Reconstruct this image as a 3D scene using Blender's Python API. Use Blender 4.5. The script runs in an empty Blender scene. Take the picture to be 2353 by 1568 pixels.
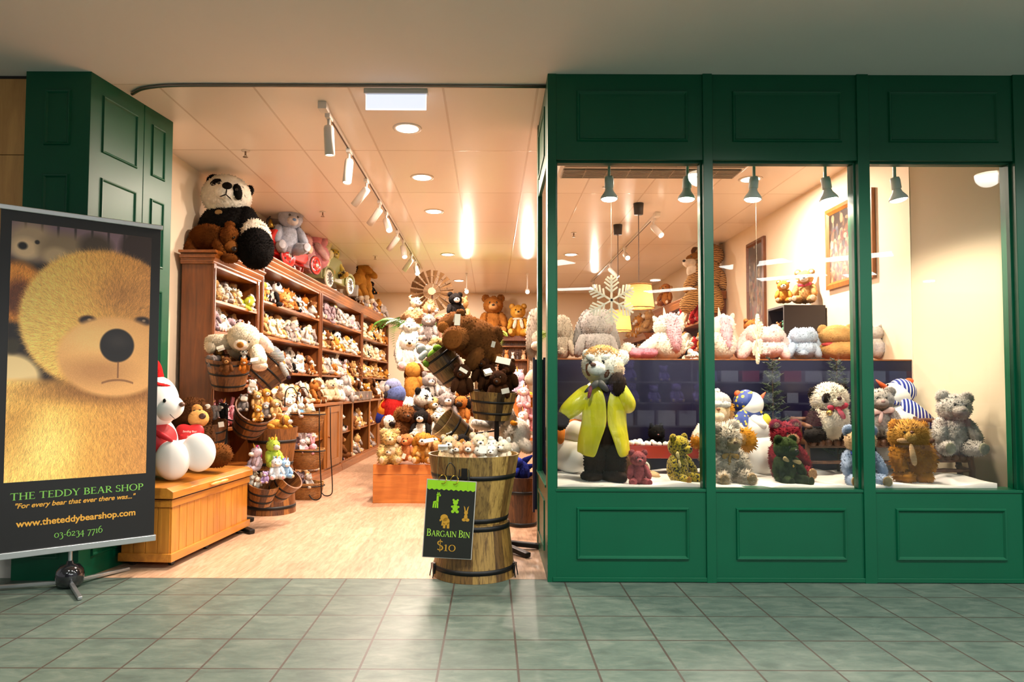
import bpy, bmesh, math, random
import numpy as np
from mathutils import Vector, Matrix, Euler

SC = bpy.context.scene
COL = SC.collection
PI = math.pi
R = math.radians

# ------------------------------------------------------------------ camera
cam_d = bpy.data.cameras.new('camera')
cam = bpy.data.objects.new('camera', cam_d)
COL.objects.link(cam)
cam.location = (0, 0, 1.19)
cam.matrix_world = Matrix.Translation((0, 0, 1.19)) @ Matrix.Rotation(R(92.3), 4, 'X') @ Matrix.Rotation(R(0.2), 4, 'Z')
cam_d.sensor_width = 36
cam_d.lens = 1565 * 36 / 2353
cam_d.shift_x = 0.0206
cam_d.shift_y = 0.01664
cam_d.clip_start = 0.05
SC.camera = cam

# ------------------------------------------------------------------ world, exposure
W = bpy.data.worlds.new('world')
SC.world = W
W.use_nodes = True
W.node_tree.nodes['Background'].inputs[0].default_value = (0.98, 0.95, 0.97, 1)
W.node_tree.nodes['Background'].inputs[1].default_value = 0.36
SC.view_settings.view_transform = 'Standard'
SC.view_settings.look = 'None'
SC.view_settings.gamma = 1
SC.view_settings.exposure = 0.16
SC.view_settings.use_curve_mapping = False
SC.cycles.use_denoising = True
SC.cycles.max_bounces = 7
SC.cycles.diffuse_bounces = 4
SC.cycles.glossy_bounces = 3
SC.cycles.transparent_max_bounces = 12
SC.cycles.sample_clamp_indirect = 6
SC.cycles.caustics_reflective = False
SC.cycles.caustics_refractive = False

WARM = (1.0, 0.74, 0.50)
WARM2 = (1.0, 0.80, 0.67)
COOL = (1.0, 0.98, 0.91)
DOWN_W, SPOT_W, PEND_W, MALL_W = 92.0, 98.0, 56.0, 150.0

def srgb(h):
    h = h.lstrip('#')
    v = [int(h[i:i + 2], 16) / 255 for i in (0, 2, 4)]
    return tuple(c / 12.92 if c <= 0.04045 else ((c + 0.055) / 1.055) ** 2.4 for c in v) + (1.0,)

# ------------------------------------------------------------------ materials
MATS = {}
def _new(name):
    m = bpy.data.materials.new(name)
    m.use_nodes = True
    nt = m.node_tree
    return m, nt, nt.nodes['Principled BSDF']

def N(nt, t, **kw):
    n = nt.nodes.new(t)
    for k, v in kw.items():
        if k.startswith('i_'):
            n.inputs[k[2:].replace('_', ' ')].default_value = v
        else:
            setattr(n, k, v)
    return n

def ramp(nt, fac, stops):
    r = nt.nodes.new('ShaderNodeValToRGB')
    e = r.color_ramp.elements
    while len(e) < len(stops):
        e.new(0.5)
    for i, (p, c) in enumerate(stops):
        e[i].position = p
        e[i].color = c
    nt.links.new(fac, r.inputs[0])
    return r.outputs[0]

def coords(nt, kind='Object', scale=(1, 1, 1)):
    tc = nt.nodes.new('ShaderNodeTexCoord')
    mp = nt.nodes.new('ShaderNodeMapping')
    mp.inputs['Scale'].default_value = scale
    nt.links.new(tc.outputs[kind], mp.inputs[0])
    return mp.outputs[0]

def noise(nt, vec, scale, detail=3, rough=0.5, dist=0.0):
    n = nt.nodes.new('ShaderNodeTexNoise')
    n.inputs['Scale'].default_value = scale
    n.inputs['Detail'].default_value = detail
    n.inputs['Roughness'].default_value = rough
    n.inputs['Distortion'].default_value = dist
    if vec is not None:
        nt.links.new(vec, n.inputs['Vector'])
    return n.outputs['Fac']

def bump(nt, b, fac, strength=0.2, dist=0.01):
    n = nt.nodes.new('ShaderNodeBump')
    n.inputs['Strength'].default_value = strength
    n.inputs['Distance'].default_value = dist
    nt.links.new(fac, n.inputs['Height'])
    nt.links.new(n.outputs[0], b.inputs['Normal'])

def shade(c, k):
    return tuple(min(1, max(0, x * k)) for x in c[:3]) + (1,)

def plain(hexc, rough=0.5, metal=0.0, coat=0.0, var=0.0, nscale=8.0, emit=None, estr=0.0):
    key = ('plain', hexc, rough, metal, coat, var, nscale, emit, estr)
    if key in MATS:
        return MATS[key]
    m, nt, b = _new('paint_' + hexc.strip('#'))
    c = srgb(hexc)
    b.inputs['Base Color'].default_value = c
    b.inputs['Roughness'].default_value = rough
    b.inputs['Metallic'].default_value = metal
    b.inputs['Coat Weight'].default_value = coat
    if var > 0:
        f = noise(nt, coords(nt), nscale, 4)
        nt.links.new(ramp(nt, f, [(0.3, shade(c, 1 - var)), (0.7, shade(c, 1 + var))]), b.inputs['Base Color'])
    if emit:
        b.inputs['Emission Color'].default_value = srgb(emit) if isinstance(emit, str) else tuple(emit) + (1,)
        b.inputs['Emission Strength'].default_value = estr
    MATS[key] = m
    return m

def fur(hexc, var=0.22, nscale=9.0, tip=None):
    """plush pile: soft, matte, slightly sheeny, mottled"""
    key = ('fur', hexc, var, nscale, tip)
    if key in MATS:
        return MATS[key]
    m, nt, b = _new('plush_' + hexc.strip('#'))
    c = srgb(hexc)
    v = coords(nt, 'Object')
    f = noise(nt, v, nscale, 5, 0.6)
    c2 = srgb(tip) if tip else shade(c, 1 + var)
    nt.links.new(ramp(nt, f, [(0.32, shade(c, 1 - var)), (0.68, c2)]), b.inputs['Base Color'])
    b.inputs['Roughness'].default_value = 0.95
    b.inputs['Specular IOR Level'].default_value = 0.15
    b.inputs['Sheen Weight'].default_value = 0.36
    b.inputs['Sheen Roughness'].default_value = 0.5
    b.inputs['Sheen Tint'].default_value = c2
    MATS[key] = m
    return m

def spots(c_base, c_spot, scale=7.0, thr=0.45, stretch=(1, 1, 1)):
    key = ('spots', c_base, c_spot, scale, thr, stretch)
    if key in MATS:
        return MATS[key]
    m, nt, b = _new('spotted_plush')
    v = coords(nt, 'Object', stretch)
    f = noise(nt, v, scale, 2, 0.5, 0.4)
    nt.links.new(ramp(nt, f, [(thr, srgb(c_base)), (thr + 0.05, srgb(c_spot))]), b.inputs['Base Color'])
    b.inputs['Roughness'].default_value = 0.95
    b.inputs['Sheen Weight'].default_value = 0.2
    MATS[key] = m
    return m

def stripes(c_a, c_b, scale=8.0, axis='Z', dist=2.0, thr=0.5):
    key = ('stripes', c_a, c_b, scale, axis, dist, thr)
    if key in MATS:
        return MATS[key]
    m, nt, b = _new('striped_cloth')
    v = coords(nt, 'Object')
    w = nt.nodes.new('ShaderNodeTexWave')
    w.bands_direction = axis
    w.inputs['Scale'].default_value = scale
    w.inputs['Distortion'].default_value = dist
    w.inputs['Detail'].default_value = 2
    nt.links.new(v, w.inputs['Vector'])
    nt.links.new(ramp(nt, w.outputs['Fac'], [(thr, srgb(c_a)), (thr + 0.06, srgb(c_b))]), b.inputs['Base Color'])
    b.inputs['Roughness'].default_value = 0.9
    MATS[key] = m
    return m

def dots(c_base, c_dot, scale=9.0, rad=0.3):
    key = ('dots', c_base, c_dot, scale, rad)
    if key in MATS:
        return MATS[key]
    m, nt, b = _new('dotted_cloth')
    v = coords(nt, 'Object')
    w = nt.nodes.new('ShaderNodeTexVoronoi')
    w.inputs['Scale'].default_value = scale
    w.inputs['Randomness'].default_value = 0.55
    nt.links.new(v, w.inputs['Vector'])
    nt.links.new(ramp(nt, w.outputs['Distance'], [(rad, srgb(c_dot)), (rad + 0.04, srgb(c_base))]), b.inputs['Base Color'])
    b.inputs['Roughness'].default_value = 0.6
    MATS[key] = m
    return m

def wood(c_dark, c_light, axis='Z', scale=3.0, rough=0.4, coat=0.25, stretch=14.0, kind='Object', knots=True):
    key = ('wood', c_dark, c_light, axis, scale, rough, coat, stretch)
    if key in MATS:
        return MATS[key]
    m, nt, b = _new('wood_' + c_light.strip('#'))
    s = {'X': (1, stretch, stretch), 'Y': (stretch, 1, stretch), 'Z': (stretch, stretch, 1)}[axis]
    v = coords(nt, kind, s)
    f = noise(nt, v, scale, 6, 0.62, 0.6)
    f2 = noise(nt, coords(nt, kind), 2.2, 3)
    mx = N(nt, 'ShaderNodeMath', operation='MULTIPLY_ADD')
    nt.links.new(f2, mx.inputs[0]); mx.inputs[1].default_value = 0.5
    nt.links.new(f, mx.inputs[2])
    d, l = srgb(c_dark), srgb(c_light)
    mid = tuple((a + c) / 2 for a, c in zip(d, l))
    nt.links.new(ramp(nt, mx.outputs[0], [(0.45, d), (0.72, mid), (0.95, l)]), b.inputs['Base Color'])
    b.inputs['Roughness'].default_value = rough
    b.inputs['Coat Weight'].default_value = coat
    b.inputs['Coat Roughness'].default_value = 0.36
    bump(nt, b, f, 0.12, 0.004)
    MATS[key] = m
    return m

def staves(cols, rough=0.5):
    """barrel staves: each stave its own tone; angle round the object's own axis picks the tone"""
    key = ('staves',) + tuple(cols)
    if key in MATS:
        return MATS[key]
    m, nt, b = _new('barrel_staves')
    at = N(nt, 'ShaderNodeAttribute', attribute_name='stave')
    rp = ramp(nt, at.outputs['Fac'], [(i / (len(cols) - 1), srgb(c)) for i, c in enumerate(cols)])
    f = noise(nt, coords(nt, 'Object', (22, 22, 2.0)), 3.0, 6, 0.65, 0.8)
    r2 = ramp(nt, f, [(0.36, (0.30, 0.25, 0.18, 1)), (0.52, (0.85, 0.82, 0.76, 1)), (0.75, (1.12, 1.1, 1.0, 1))])
    mix = N(nt, 'ShaderNodeMix', data_type='RGBA', blend_type='MULTIPLY')
    mix.inputs[0].default_value = 1.0
    nt.links.new(rp, mix.inputs[6]); nt.links.new(r2, mix.inputs[7])
    nt.links.new(mix.outputs[2], b.inputs['Base Color'])
    b.inputs['Roughness'].default_value = rough
    b.inputs['Coat Weight'].default_value = 0.15
    bump(nt, b, f, 0.2, 0.004)
    MATS[key] = m
    return m

def emitter(name, col, strength):
    key = ('emit', name, col, strength)
    if key in MATS:
        return MATS[key]
    m = bpy.data.materials.new(name)
    m.use_nodes = True
    nt = m.node_tree
    nt.nodes.clear()
    o = nt.nodes.new('ShaderNodeOutputMaterial')
    e = nt.nodes.new('ShaderNodeEmission')
    e.inputs[0].default_value = tuple(col) + (1,)
    e.inputs[1].default_value = strength
    nt.links.new(e.outputs[0], o.inputs[0])
    MATS[key] = m
    return m

def glass_mat():
    m = bpy.data.materials.new('window_glass')
    m.use_nodes = True
    nt = m.node_tree
    nt.nodes.clear()
    o = nt.nodes.new('ShaderNodeOutputMaterial')
    t = nt.nodes.new('ShaderNodeBsdfTransparent')
    t.inputs[0].default_value = (0.97, 0.985, 0.98, 1)
    g = nt.nodes.new('ShaderNodeBsdfGlossy')
    g.inputs['Roughness'].default_value = 0.0
    fr = nt.nodes.new('ShaderNodeFresnel')
    fr.inputs[0].default_value = 1.38
    mx = nt.nodes.new('ShaderNodeMixShader')
    nt.links.new(fr.outputs[0], mx.inputs[0])
    nt.links.new(t.outputs[0], mx.inputs[1])
    nt.links.new(g.outputs[0], mx.inputs[2])
    nt.links.new(mx.outputs[0], o.inputs[0])
    return m
GLASS = glass_mat()

# ------------------------------------------------------------------ object helpers
def tag(o, label=None, cat=None, group=None, kind=None):
    if label: o['label'] = label
    if cat: o['category'] = cat
    if group: o['group'] = group
    if kind: o['kind'] = kind
    return o

def empty(name, loc=(0, 0, 0), rot=(0, 0, 0), scale=1.0):
    o = bpy.data.objects.new(name, None)
    COL.objects.link(o)
    o.location = loc
    o.rotation_euler = rot
    o.scale = (scale,) * 3 if not hasattr(scale, '__len__') else scale
    o.empty_display_size = 0.05
    return o

class MB:
    """collects shapes for ONE mesh"""
    def __init__(s):
        s.v, s.f, s.sm, s.at = [], [], [], []
    def add(s, verts, faces, smooth=False, at=None):
        k = len(s.v)
        s.v += [tuple(p) for p in verts]
        s.f += [tuple(i + k for i in f) for f in faces]
        s.sm += [smooth] * len(faces)
        s.at += (at if at is not None else [0.0] * len(faces))
        return s
    def box(s, x0, x1, y0, y1, z0, z1, M=None):
        vs = [(x0, y0, z0), (x1, y0, z0), (x1, y1, z0), (x0, y1, z0), (x0, y0, z1), (x1, y0, z1), (x1, y1, z1), (x0, y1, z1)]
        if M is not None:
            vs = [M @ Vector(p) for p in vs]
        return s.add(vs, [(0, 3, 2, 1), (4, 5, 6, 7), (0, 1, 5, 4), (1, 2, 6, 5), (2, 3, 7, 6), (3, 0, 4, 7)])
    def bar(s, p0, p1, w, h, up=(0, 0, 1)):
        p0, p1 = Vector(p0), Vector(p1)
        d = (p1 - p0).normalized()
        u = Vector(up)
        if abs(d.dot(u)) > 0.98:
            u = Vector((0, 1, 0))
        a = d.cross(u).normalized() * (w / 2)
        b = a.cross(d).normalized() * (h / 2)
        vs = [p + i * a + j * b for p in (p0, p1) for i, j in ((-1, -1), (1, -1), (1, 1), (-1, 1))]
        return s.add(vs, [(0, 1, 2, 3), (7, 6, 5, 4), (0, 4, 5, 1), (1, 5, 6, 2), (2, 6, 7, 3), (3, 7, 4, 0)])
    def cyl(s, p0, p1, r0, r1=None, n=16, caps=True, smooth=True):
        r1 = r0 if r1 is None else r1
        p0, p1 = Vector(p0), Vector(p1)
        d = (p1 - p0).normalized()
        a = d.orthogonal().normalized()
        b = d.cross(a)
        ring = lambda p, r: [p + (a * math.cos(2 * PI * i / n) + b * math.sin(2 * PI * i / n)) * r for i in range(n)]
        vs = ring(p0, r0) + ring(p1, r1)
        s.add(vs, [(i, (i + 1) % n, n + (i + 1) % n, n + i) for i in range(n)], smooth)
        if caps:
            s.add(ring(p0, r0), [tuple(range(n))[::-1]])
            s.add(ring(p1, r1), [tuple(range(n))])
        return s
    def lathe(s, prof, n=24, smooth=True, M=None, at=None, close=False):
        """prof: list of (r, z)"""
        vs = []
        for r, z in prof:
            for i in range(n):
                t = 2 * PI * i / n
                p = Vector((r * math.cos(t), r * math.sin(t), z))
                vs.append(M @ p if M is not None else p)
        fs, av = [], []
        rows = len(prof)
        for j in range(rows - 1 if not close else rows):
            j2 = (j + 1) % rows
            for i in range(n):
                fs.append((j * n + i, j * n + (i + 1) % n, j2 * n + (i + 1) % n, j2 * n + i))
                av.append(at[i] if at else 0.0)
        return s.add(vs, fs, smooth, av)
    def tube(s, pts, r, n=8, closed=False, caps=True):
        pts = [Vector(p) for p in pts]
        m = len(pts)
        rs = r if hasattr(r, '__len__') else [r] * m
        vs = []
        prev = None
        for i, p in enumerate(pts):
            a = pts[(i - 1) % m] if (closed or i > 0) else p
            c = pts[(i + 1) % m] if (closed or i < m - 1) else p
            d = (c - a)
            d = d.normalized() if d.length > 1e-9 else Vector((0, 0, 1))
            if prev is None:
                u = d.orthogonal().normalized()
            else:
                u = (prev - d * prev.dot(d))
                u = u.normalized() if u.length > 1e-6 else d.orthogonal().normalized()
            prev = u
            w = d.cross(u)
            vs += [p + (u * math.cos(2 * PI * k / n) + w * math.sin(2 * PI * k / n)) * rs[i] for k in range(n)]
        fs = []
        for i in range(m if closed else m - 1):
            j = (i + 1) % m
            fs += [(i * n + k, i * n + (k + 1) % n, j * n + (k + 1) % n, j * n + k) for k in range(n)]
        if caps and not closed:
            fs += [tuple(range(n))[::-1], tuple((m - 1) * n + k for k in range(n))]
        return s.add(vs, fs, True)
    def prism(s, poly, depth, M=None):
        """poly in the xz plane at y=0, extruded to y=depth"""
        n = len(poly)
        vs = [Vector((x, 0, z)) for x, z in poly] + [Vector((x, depth, z)) for x, z in poly]
        if M is not None:
            vs = [M @ p for p in vs]
        return s.add(vs, [tuple(range(n)), tuple(range(2 * n - 1, n - 1, -1))] + [(i, n + i, n + (i + 1) % n, (i + 1) % n) for i in range(n)])
    def ball(s, c, r, M=None, nu=16, nv=10):
        rx, ry, rz = r if hasattr(r, '__len__') else (r, r, r)
        vs = [(0, 0, rz)]
        for j in range(1, nv):
            t = PI * j / nv
            vs += [(rx * math.sin(t) * math.cos(2 * PI * i / nu), ry * math.sin(t) * math.sin(2 * PI * i / nu), rz * math.cos(t)) for i in range(nu)]
        vs.append((0, 0, -rz))
        fs = [(0, 1 + i, 1 + (i + 1) % nu) for i in range(nu)]
        for j in range(nv - 2):
            a = 1 + j * nu
            fs += [(a + i, a + nu + i, a + nu + (i + 1) % nu, a + (i + 1) % nu) for i in range(nu)]
        a = 1 + (nv - 2) * nu
        fs += [(a + (i + 1) % nu, a + i, len(vs) - 1) for i in range(nu)]
        cv = Vector(c)
        vs = [((M @ Vector(p)) if M is not None else Vector(p)) + cv for p in vs]
        return s.add(vs, fs, True)
    def mesh(s, name):
        me = bpy.data.meshes.new(name)
        me.from_pydata(s.v, [], s.f)
        me.polygons.foreach_set('use_smooth', s.sm)
        if any(s.at):
            a = me.attributes.new('stave', 'FLOAT', 'FACE')
            a.data.foreach_set('value', s.at)
        me.update()
        return me
    def build(s, name, mat, parent=None, bevel=0.0, kind=None, loc=None):
        o = bpy.data.objects.new(name, s.mesh(name))
        COL.objects.link(o)
        if mat is not None:
            o.data.materials.append(mat)
        if parent is not None:
            o.parent = parent
        if loc is not None:
            o.location = loc
        if bevel:
            b = o.modifiers.new('bevel', 'BEVEL')
            b.width = bevel
            b.segments = 2
            b.limit_method = 'ANGLE'
        if kind:
            o['kind'] = kind
        return o

def boxo(name, mat, x0, x1, y0, y1, z0, z1, parent=None, bevel=0.0, kind=None):
    return MB().box(x0, x1, y0, y1, z0, z1).build(name, mat, parent, bevel, kind)

def curve_pts(ctrl, n=12):
    """Catmull-Rom through control points"""
    c = [Vector(p) for p in ctrl]
    c = [c[0] * 2 - c[1]] + c + [c[-1] * 2 - c[-2]]
    out = []
    for i in range(1, len(c) - 2):
        for k in range(n):
            t = k / n
            a, b, d, e = c[i - 1], c[i], c[i + 1], c[i + 2]
            out.append(0.5 * ((2 * b) + (d - a) * t + (2 * a - 5 * b + 4 * d - e) * t * t + (3 * b - a - 3 * d + e) * t ** 3))
    out.append(c[-2])
    return out

ORD = ['first', 'second', 'third', 'fourth', 'fifth', 'sixth', 'seventh', 'eighth', 'ninth', 'tenth', 'eleventh', 'twelfth', 'thirteenth',
       'fourteenth', 'fifteenth', 'sixteenth', 'seventeenth', 'eighteenth', 'nineteenth', 'twentieth', 'twenty-first', 'twenty-second',
       'twenty-third', 'twenty-fourth', 'twenty-fifth', 'twenty-sixth', 'twenty-seventh', 'twenty-eighth', 'twenty-ninth', 'thirtieth']
# ================================================================== SETTING
GREEN = None
def green_paint():
    m, nt, b = _new('green_gloss_paint')
    c = srgb('#005236')
    f = noise(nt, coords(nt), 3.0, 3)
    nt.links.new(ramp(nt, f, [(0.3, shade(c, 0.95)), (0.7, shade(c, 1.05))]), b.inputs['Base Color'])
    b.inputs['Roughness'].default_value = 0.38
    b.inputs['Specular IOR Level'].default_value = 0.35
    return m
GREEN = green_paint()
CREAM = plain('#ead9bd', 0.8, var=0.015, nscale=1.5)
PLASTER = plain('#ebe6df', 0.9, var=0.02, nscale=1.0)

def mall_tiles():
    m, nt, b = _new('slate_green_tiles')
    v = coords(nt)
    br = nt.nodes.new('ShaderNodeTexBrick')
    br.offset = 0.0
    br.squash = 1.0
    br.inputs['Scale'].default_value = 1.0
    br.inputs['Mortar Size'].default_value = 0.0052
    br.inputs['Mortar Smooth'].default_value = 0.1
    br.inputs['Bias'].default_value = 0.0
    br.inputs['Brick Width'].default_value = 0.333
    br.inputs['Row Height'].default_value = 0.333
    br.inputs['Color1'].default_value = (0, 0, 0, 1)
    br.inputs['Color2'].default_value = (1, 1, 1, 1)
    br.inputs['Mortar'].default_value = (0.5, 0.5, 0.5, 1)
    nt.links.new(v, br.inputs['Vector'])
    n1 = noise(nt, coords(nt, 'Object', (1, 2.2, 1)), 7.0, 6, 0.62, 0.5)
    n2 = noise(nt, coords(nt, 'Object', (1, 1.6, 1)), 22.0, 4, 0.6)
    c = ramp(nt, n1, [(0.28, srgb('#46544d')), (0.5, srgb('#57675d')), (0.7, srgb('#6a756a'))])
    mx = N(nt, 'ShaderNodeMix', data_type='RGBA', blend_type='MULTIPLY')
    mx.inputs[0].default_value = 0.3
    nt.links.new(c, mx.inputs[6])
    nt.links.new(ramp(nt, n2, [(0.3, (0.72, 0.75, 0.72, 1)), (0.6, (1.1, 1.1, 1.08, 1))]), mx.inputs[7])
    tone = N(nt, 'ShaderNodeMix', data_type='RGBA', blend_type='MULTIPLY')
    tone.inputs[0].default_value = 0.14
    nt.links.new(mx.outputs[2], tone.inputs[6]); nt.links.new(br.outputs['Color'], tone.inputs[7])
    gr = N(nt, 'ShaderNodeMix', data_type='RGBA')
    nt.links.new(br.outputs['Fac'], gr.inputs[0])
    nt.links.new(tone.outputs[2], gr.inputs[6])
    gr.inputs[7].default_value = srgb('#443c36')
    nt.links.new(gr.outputs[2], b.inputs['Base Color'])
    b.inputs['Roughness'].default_value = 0.42
    b.inputs['Specular IOR Level'].default_value = 0.4
    inv = N(nt, 'ShaderNodeMath', operation='MULTIPLY_ADD')
    nt.links.new(br.outputs['Fac'], inv.inputs[0]); inv.inputs[1].default_value = -1.0
    nt.links.new(n1, inv.inputs[2])
    bump(nt, b, inv.outputs[0], 0.25, 0.004)
    return m

def vinyl_planks():
    m, nt, b = _new('pale_oak_planks')
    v = coords(nt)
    f = noise(nt, coords(nt, 'Object', (9, 1.2, 1)), 5.0, 6, 0.62, 0.7)
    br = nt.nodes.new('ShaderNodeTexBrick')
    br.offset = 0.37
    br.inputs['Scale'].default_value = 1.0
    br.inputs['Mortar Size'].default_value = 0.0008
    br.inputs['Brick Width'].default_value = 1.1
    br.inputs['Row Height'].default_value = 0.15
    br.inputs['Color1'].default_value = (0.86, 0.86, 0.86, 1)
    br.inputs['Color2'].default_value = (1.05, 1.05, 1.05, 1)
    br.inputs['Mortar'].default_value = (0.7, 0.7, 0.7, 1)
    mp = nt.nodes.new('ShaderNodeMapping')
    mp.inputs['Rotation'].default_value = (0, 0, PI / 2)
    nt.links.new(v, mp.inputs[0]); nt.links.new(mp.outputs[0], br.inputs['Vector'])
    mx = N(nt, 'ShaderNodeMix', data_type='RGBA', blend_type='MULTIPLY')
    mx.inputs[0].default_value = 1.0
    nt.links.new(ramp(nt, f, [(0.3, srgb('#9a7a5e')), (0.5, srgb('#b39073')), (0.7, srgb('#c4a488'))]), mx.inputs[6])
    nt.links.new(br.outputs['Color'], mx.inputs[7])
    nt.links.new(mx.outputs[2], b.inputs['Base Color'])
    b.inputs['Roughness'].default_value = 0.42
    bump(nt, b, f, 0.08, 0.003)
    return m

def ceiling_grid():
    m, nt, b = _new('ceiling_tiles')
    v = coords(nt)
    mp = nt.nodes.new('ShaderNodeMapping')
    mp.inputs['Rotation'].default_value = (0, 0, PI / 2)
    mp.inputs['Location'].default_value = (0, 0, 0)
    nt.links.new(v, mp.inputs[0])
    br = nt.nodes.new('ShaderNodeTexBrick')
    br.offset = 0.0
    br.inputs['Scale'].default_value = 1.0
    br.inputs['Mortar Size'].default_value = 0.009
    br.inputs['Mortar Smooth'].default_value = 0.3
    br.inputs['Brick Width'].default_value = 1.237
    br.inputs['Row Height'].default_value = 0.62
    br.inputs['Color1'].default_value = srgb('#efe6da')
    br.inputs['Color2'].default_value = srgb('#e6dccf')
    br.inputs['Mortar'].default_value = srgb('#d2c3b2')
    nt.links.new(mp.outputs[0], br.inputs['Vector'])
    nt.links.new(br.outputs['Color'], b.inputs['Base Color'])
    b.inputs['Roughness'].default_value = 0.22
    b.inputs['Specular IOR Level'].default_value = 0.16
    bump(nt, b, br.outputs['Fac'], 0.3, 0.002)
    return m

def slab(name, mat, x0, x1, y0, y1, z0, z1, kind='structure'):
    """a box whose object origin sits at its own corner (x0,y0,z0)"""
    return MB().box(0, x1 - x0, 0, y1 - y0, 0, z1 - z0).build(name, mat, None, 0, kind, (x0, y0, z0))

CEIL = 3.137
# mall floor: grout lines at x = 0.10 + k*.333 ; row line at y = 4.235
slab('floor', mall_tiles(), 0.118 - 0.333 * 24, 0.118 + 0.333 * 24, 4.235 - 0.333 * 36, 4.235, -0.1, 0.0)
slab('floor_shop', vinyl_planks(), -3.2, 3.7, 4.235, 14.5, -0.1, 0.001)
slab('ceiling', PLASTER, -6.5, 6.5, -7.7, 4.345, CEIL, CEIL + 0.1)
slab('ceiling_shop', ceiling_grid(), -0.94 - 0.62 * 4, -0.94 + 0.62 * 8, 4.435 - 1.237 + 1.1, 14.5, CEIL, CEIL + 0.1).location.y = 4.345
bpy.data.objects['ceiling_shop'].data.transform(Matrix.Translation((0, 0, 0)))

# walls of the shop; the shelf wall runs a degree and a half off square
SK = 0.027
def skew_x(y, x0=-2.378):
    return x0 + SK * (y - 5.788)
w = MB().prism([(-2.69 - 0.3, 0), (-2.69, 0), (-2.69, CEIL), (-2.99, CEIL)], 9.6)
w = w.build('wall_left', CREAM, None, 0, 'structure', (0, 4.95, 0))
for v in w.data.vertices:
    v.co.x += SK * (v.co.y + 4.95 - 5.788)
slab('wall_right', CREAM, 3.155, 3.35, 4.30, 14.5, 0, CEIL)
slab('wall_back', CREAM, -2.9, 3.4, 14.29, 14.5, 0, CEIL)

# ---- green shopfront
D0, D1 = 4.18, 4.30
front = empty('wall_front', (0.35, D0, 0)); front['kind'] = 'structure'
def fpart(name, x0, x1, z0, z1, y0=D0, y1=D1, parent=front, mat=None, bevel=0.002):
    return MB().box(x0 - 0.35, x1 - 0.35, y0 - D0, y1 - D0, z0, z1).build(name, mat or GREEN, parent, bevel)
def moulding(parent, x0, x1, z0, z1, w=0.022, h=0.012, mat=None):
    """raised picture-frame bead on a panel: one continuous ring with a sloped profile"""
    m = MB()
    pr = [(0, 0), (0.25, -h), (0.6, -h * 0.9), (1, 0)]
    rings = []
    for t, y in pr:
        i = t * w
        rings.append([(x0 + i, y, z0 + i), (x1 - i, y, z0 + i), (x1 - i, y, z1 - i), (x0 + i, y, z1 - i)])
    vs = [p for r in rings for p in r]
    fs = []
    for a in range(len(pr) - 1):
        for k in range(4):
            fs.append((a * 4 + k, a * 4 + (k + 1) % 4, a * 4 + 4 + (k + 1) % 4, a * 4 + 4 + k))
    m.add(vs, fs)
    return m.build('moulding', mat or GREEN, parent)
bays = [(0.40, 1.315, 1), (1.369, 2.273, 2), (2.341, 3.245, 3)]
for i, (a, b, k) in enumerate(bays):
    hp = fpart('header_panel', a - 0.02, b + 0.02, 2.595, CEIL)
    moulding(hp, a - 0.35 + 0.128, b - 0.35 - 0.093, 2.708, 3.03)
    rp = fpart('riser_panel', a - 0.02, b + 0.02, 0.0, 0.545)
    moulding(rp, a - 0.35 + 0.124, b - 0.35 - 0.106, 0.136, 0.45)
    fpart('sill', a - 0.005, b + 0.005, 0.545, 0.562, D0 - 0.006, D1 + 0.03)
    fpart('kick_strip', a - 0.02, b + 0.02, 0.004, 0.03, D0 - 0.01, D0)
    gl = slab('window_%d' % k, GLASS, a, b, D0 + 0.055, D0 + 0.061, 0.562, 2.595)
    fpart('glazing_bead', a - 0.002, a + 0.012, 0.562, 2.595, D0 + 0.03, D0 + 0.085)
    fpart('glazing_bead', b - 0.012, b + 0.002, 0.562, 2.595, D0 + 0.03, D0 + 0.085)
    fpart('glazing_bead', a + 0.012, b - 0.012, 2.583, 2.597, D0 + 0.03, D0 + 0.085)
fpart('mullion', 0.348, 0.402, 0, CEIL, D0 - 0.004, D1)
fpart('mullion', 1.313, 1.371, 0, CEIL, D0 - 0.012, D1)
fpart('mullion', 2.271, 2.343, 0, CEIL, D0 - 0.012, D1)
fpart('mullion', 3.243, 3.40, 0, CEIL, D0 - 0.012, D1)
fpart('end_panel', 3.40, 4.6, 0, CEIL)

# ---- return of the shopfront beside the doorway
ret = empty('wall_return', (0.348, D1, 0)); ret['kind'] = 'structure'
def rpart(name, x0, x1, y0, y1, z0, z1):
    return MB().box(x0 - 0.348, x1 - 0.348, y0 - D1, y1 - D1, z0, z1).build(name, GREEN, ret, 0.002)
rpart('header_panel', 0.350, 0.38, D1, 5.12, 2.595, CEIL)
rpart('riser_panel', 0.350, 0.38, D1, 5.12, 0, 0.55)
rpart('sill', 0.340, 0.40, D1, 5.12, 0.55, 0.566)
rpart('rear_post', 0.345, 0.395, 5.02, 5.10, 0.0, CEIL)
slab('window_4', GLASS, 0.362, 0.368, D1, 5.02, 0.566, 2.595)
for z0, z1 in ((2.70, 3.03), (0.13, 0.45)):
    m = MB()
    for a, b, c, d in ((4.42, 4.44, z0, z1), (4.93, 4.95, z0, z1), (4.44, 4.93, z0, z0 + 0.02), (4.44, 4.93, z1 - 0.02, z1)):
        m.box(-0.006, 0.003, a - D1, b - D1, c, d)
    m.build('moulding', GREEN, ret)

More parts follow.
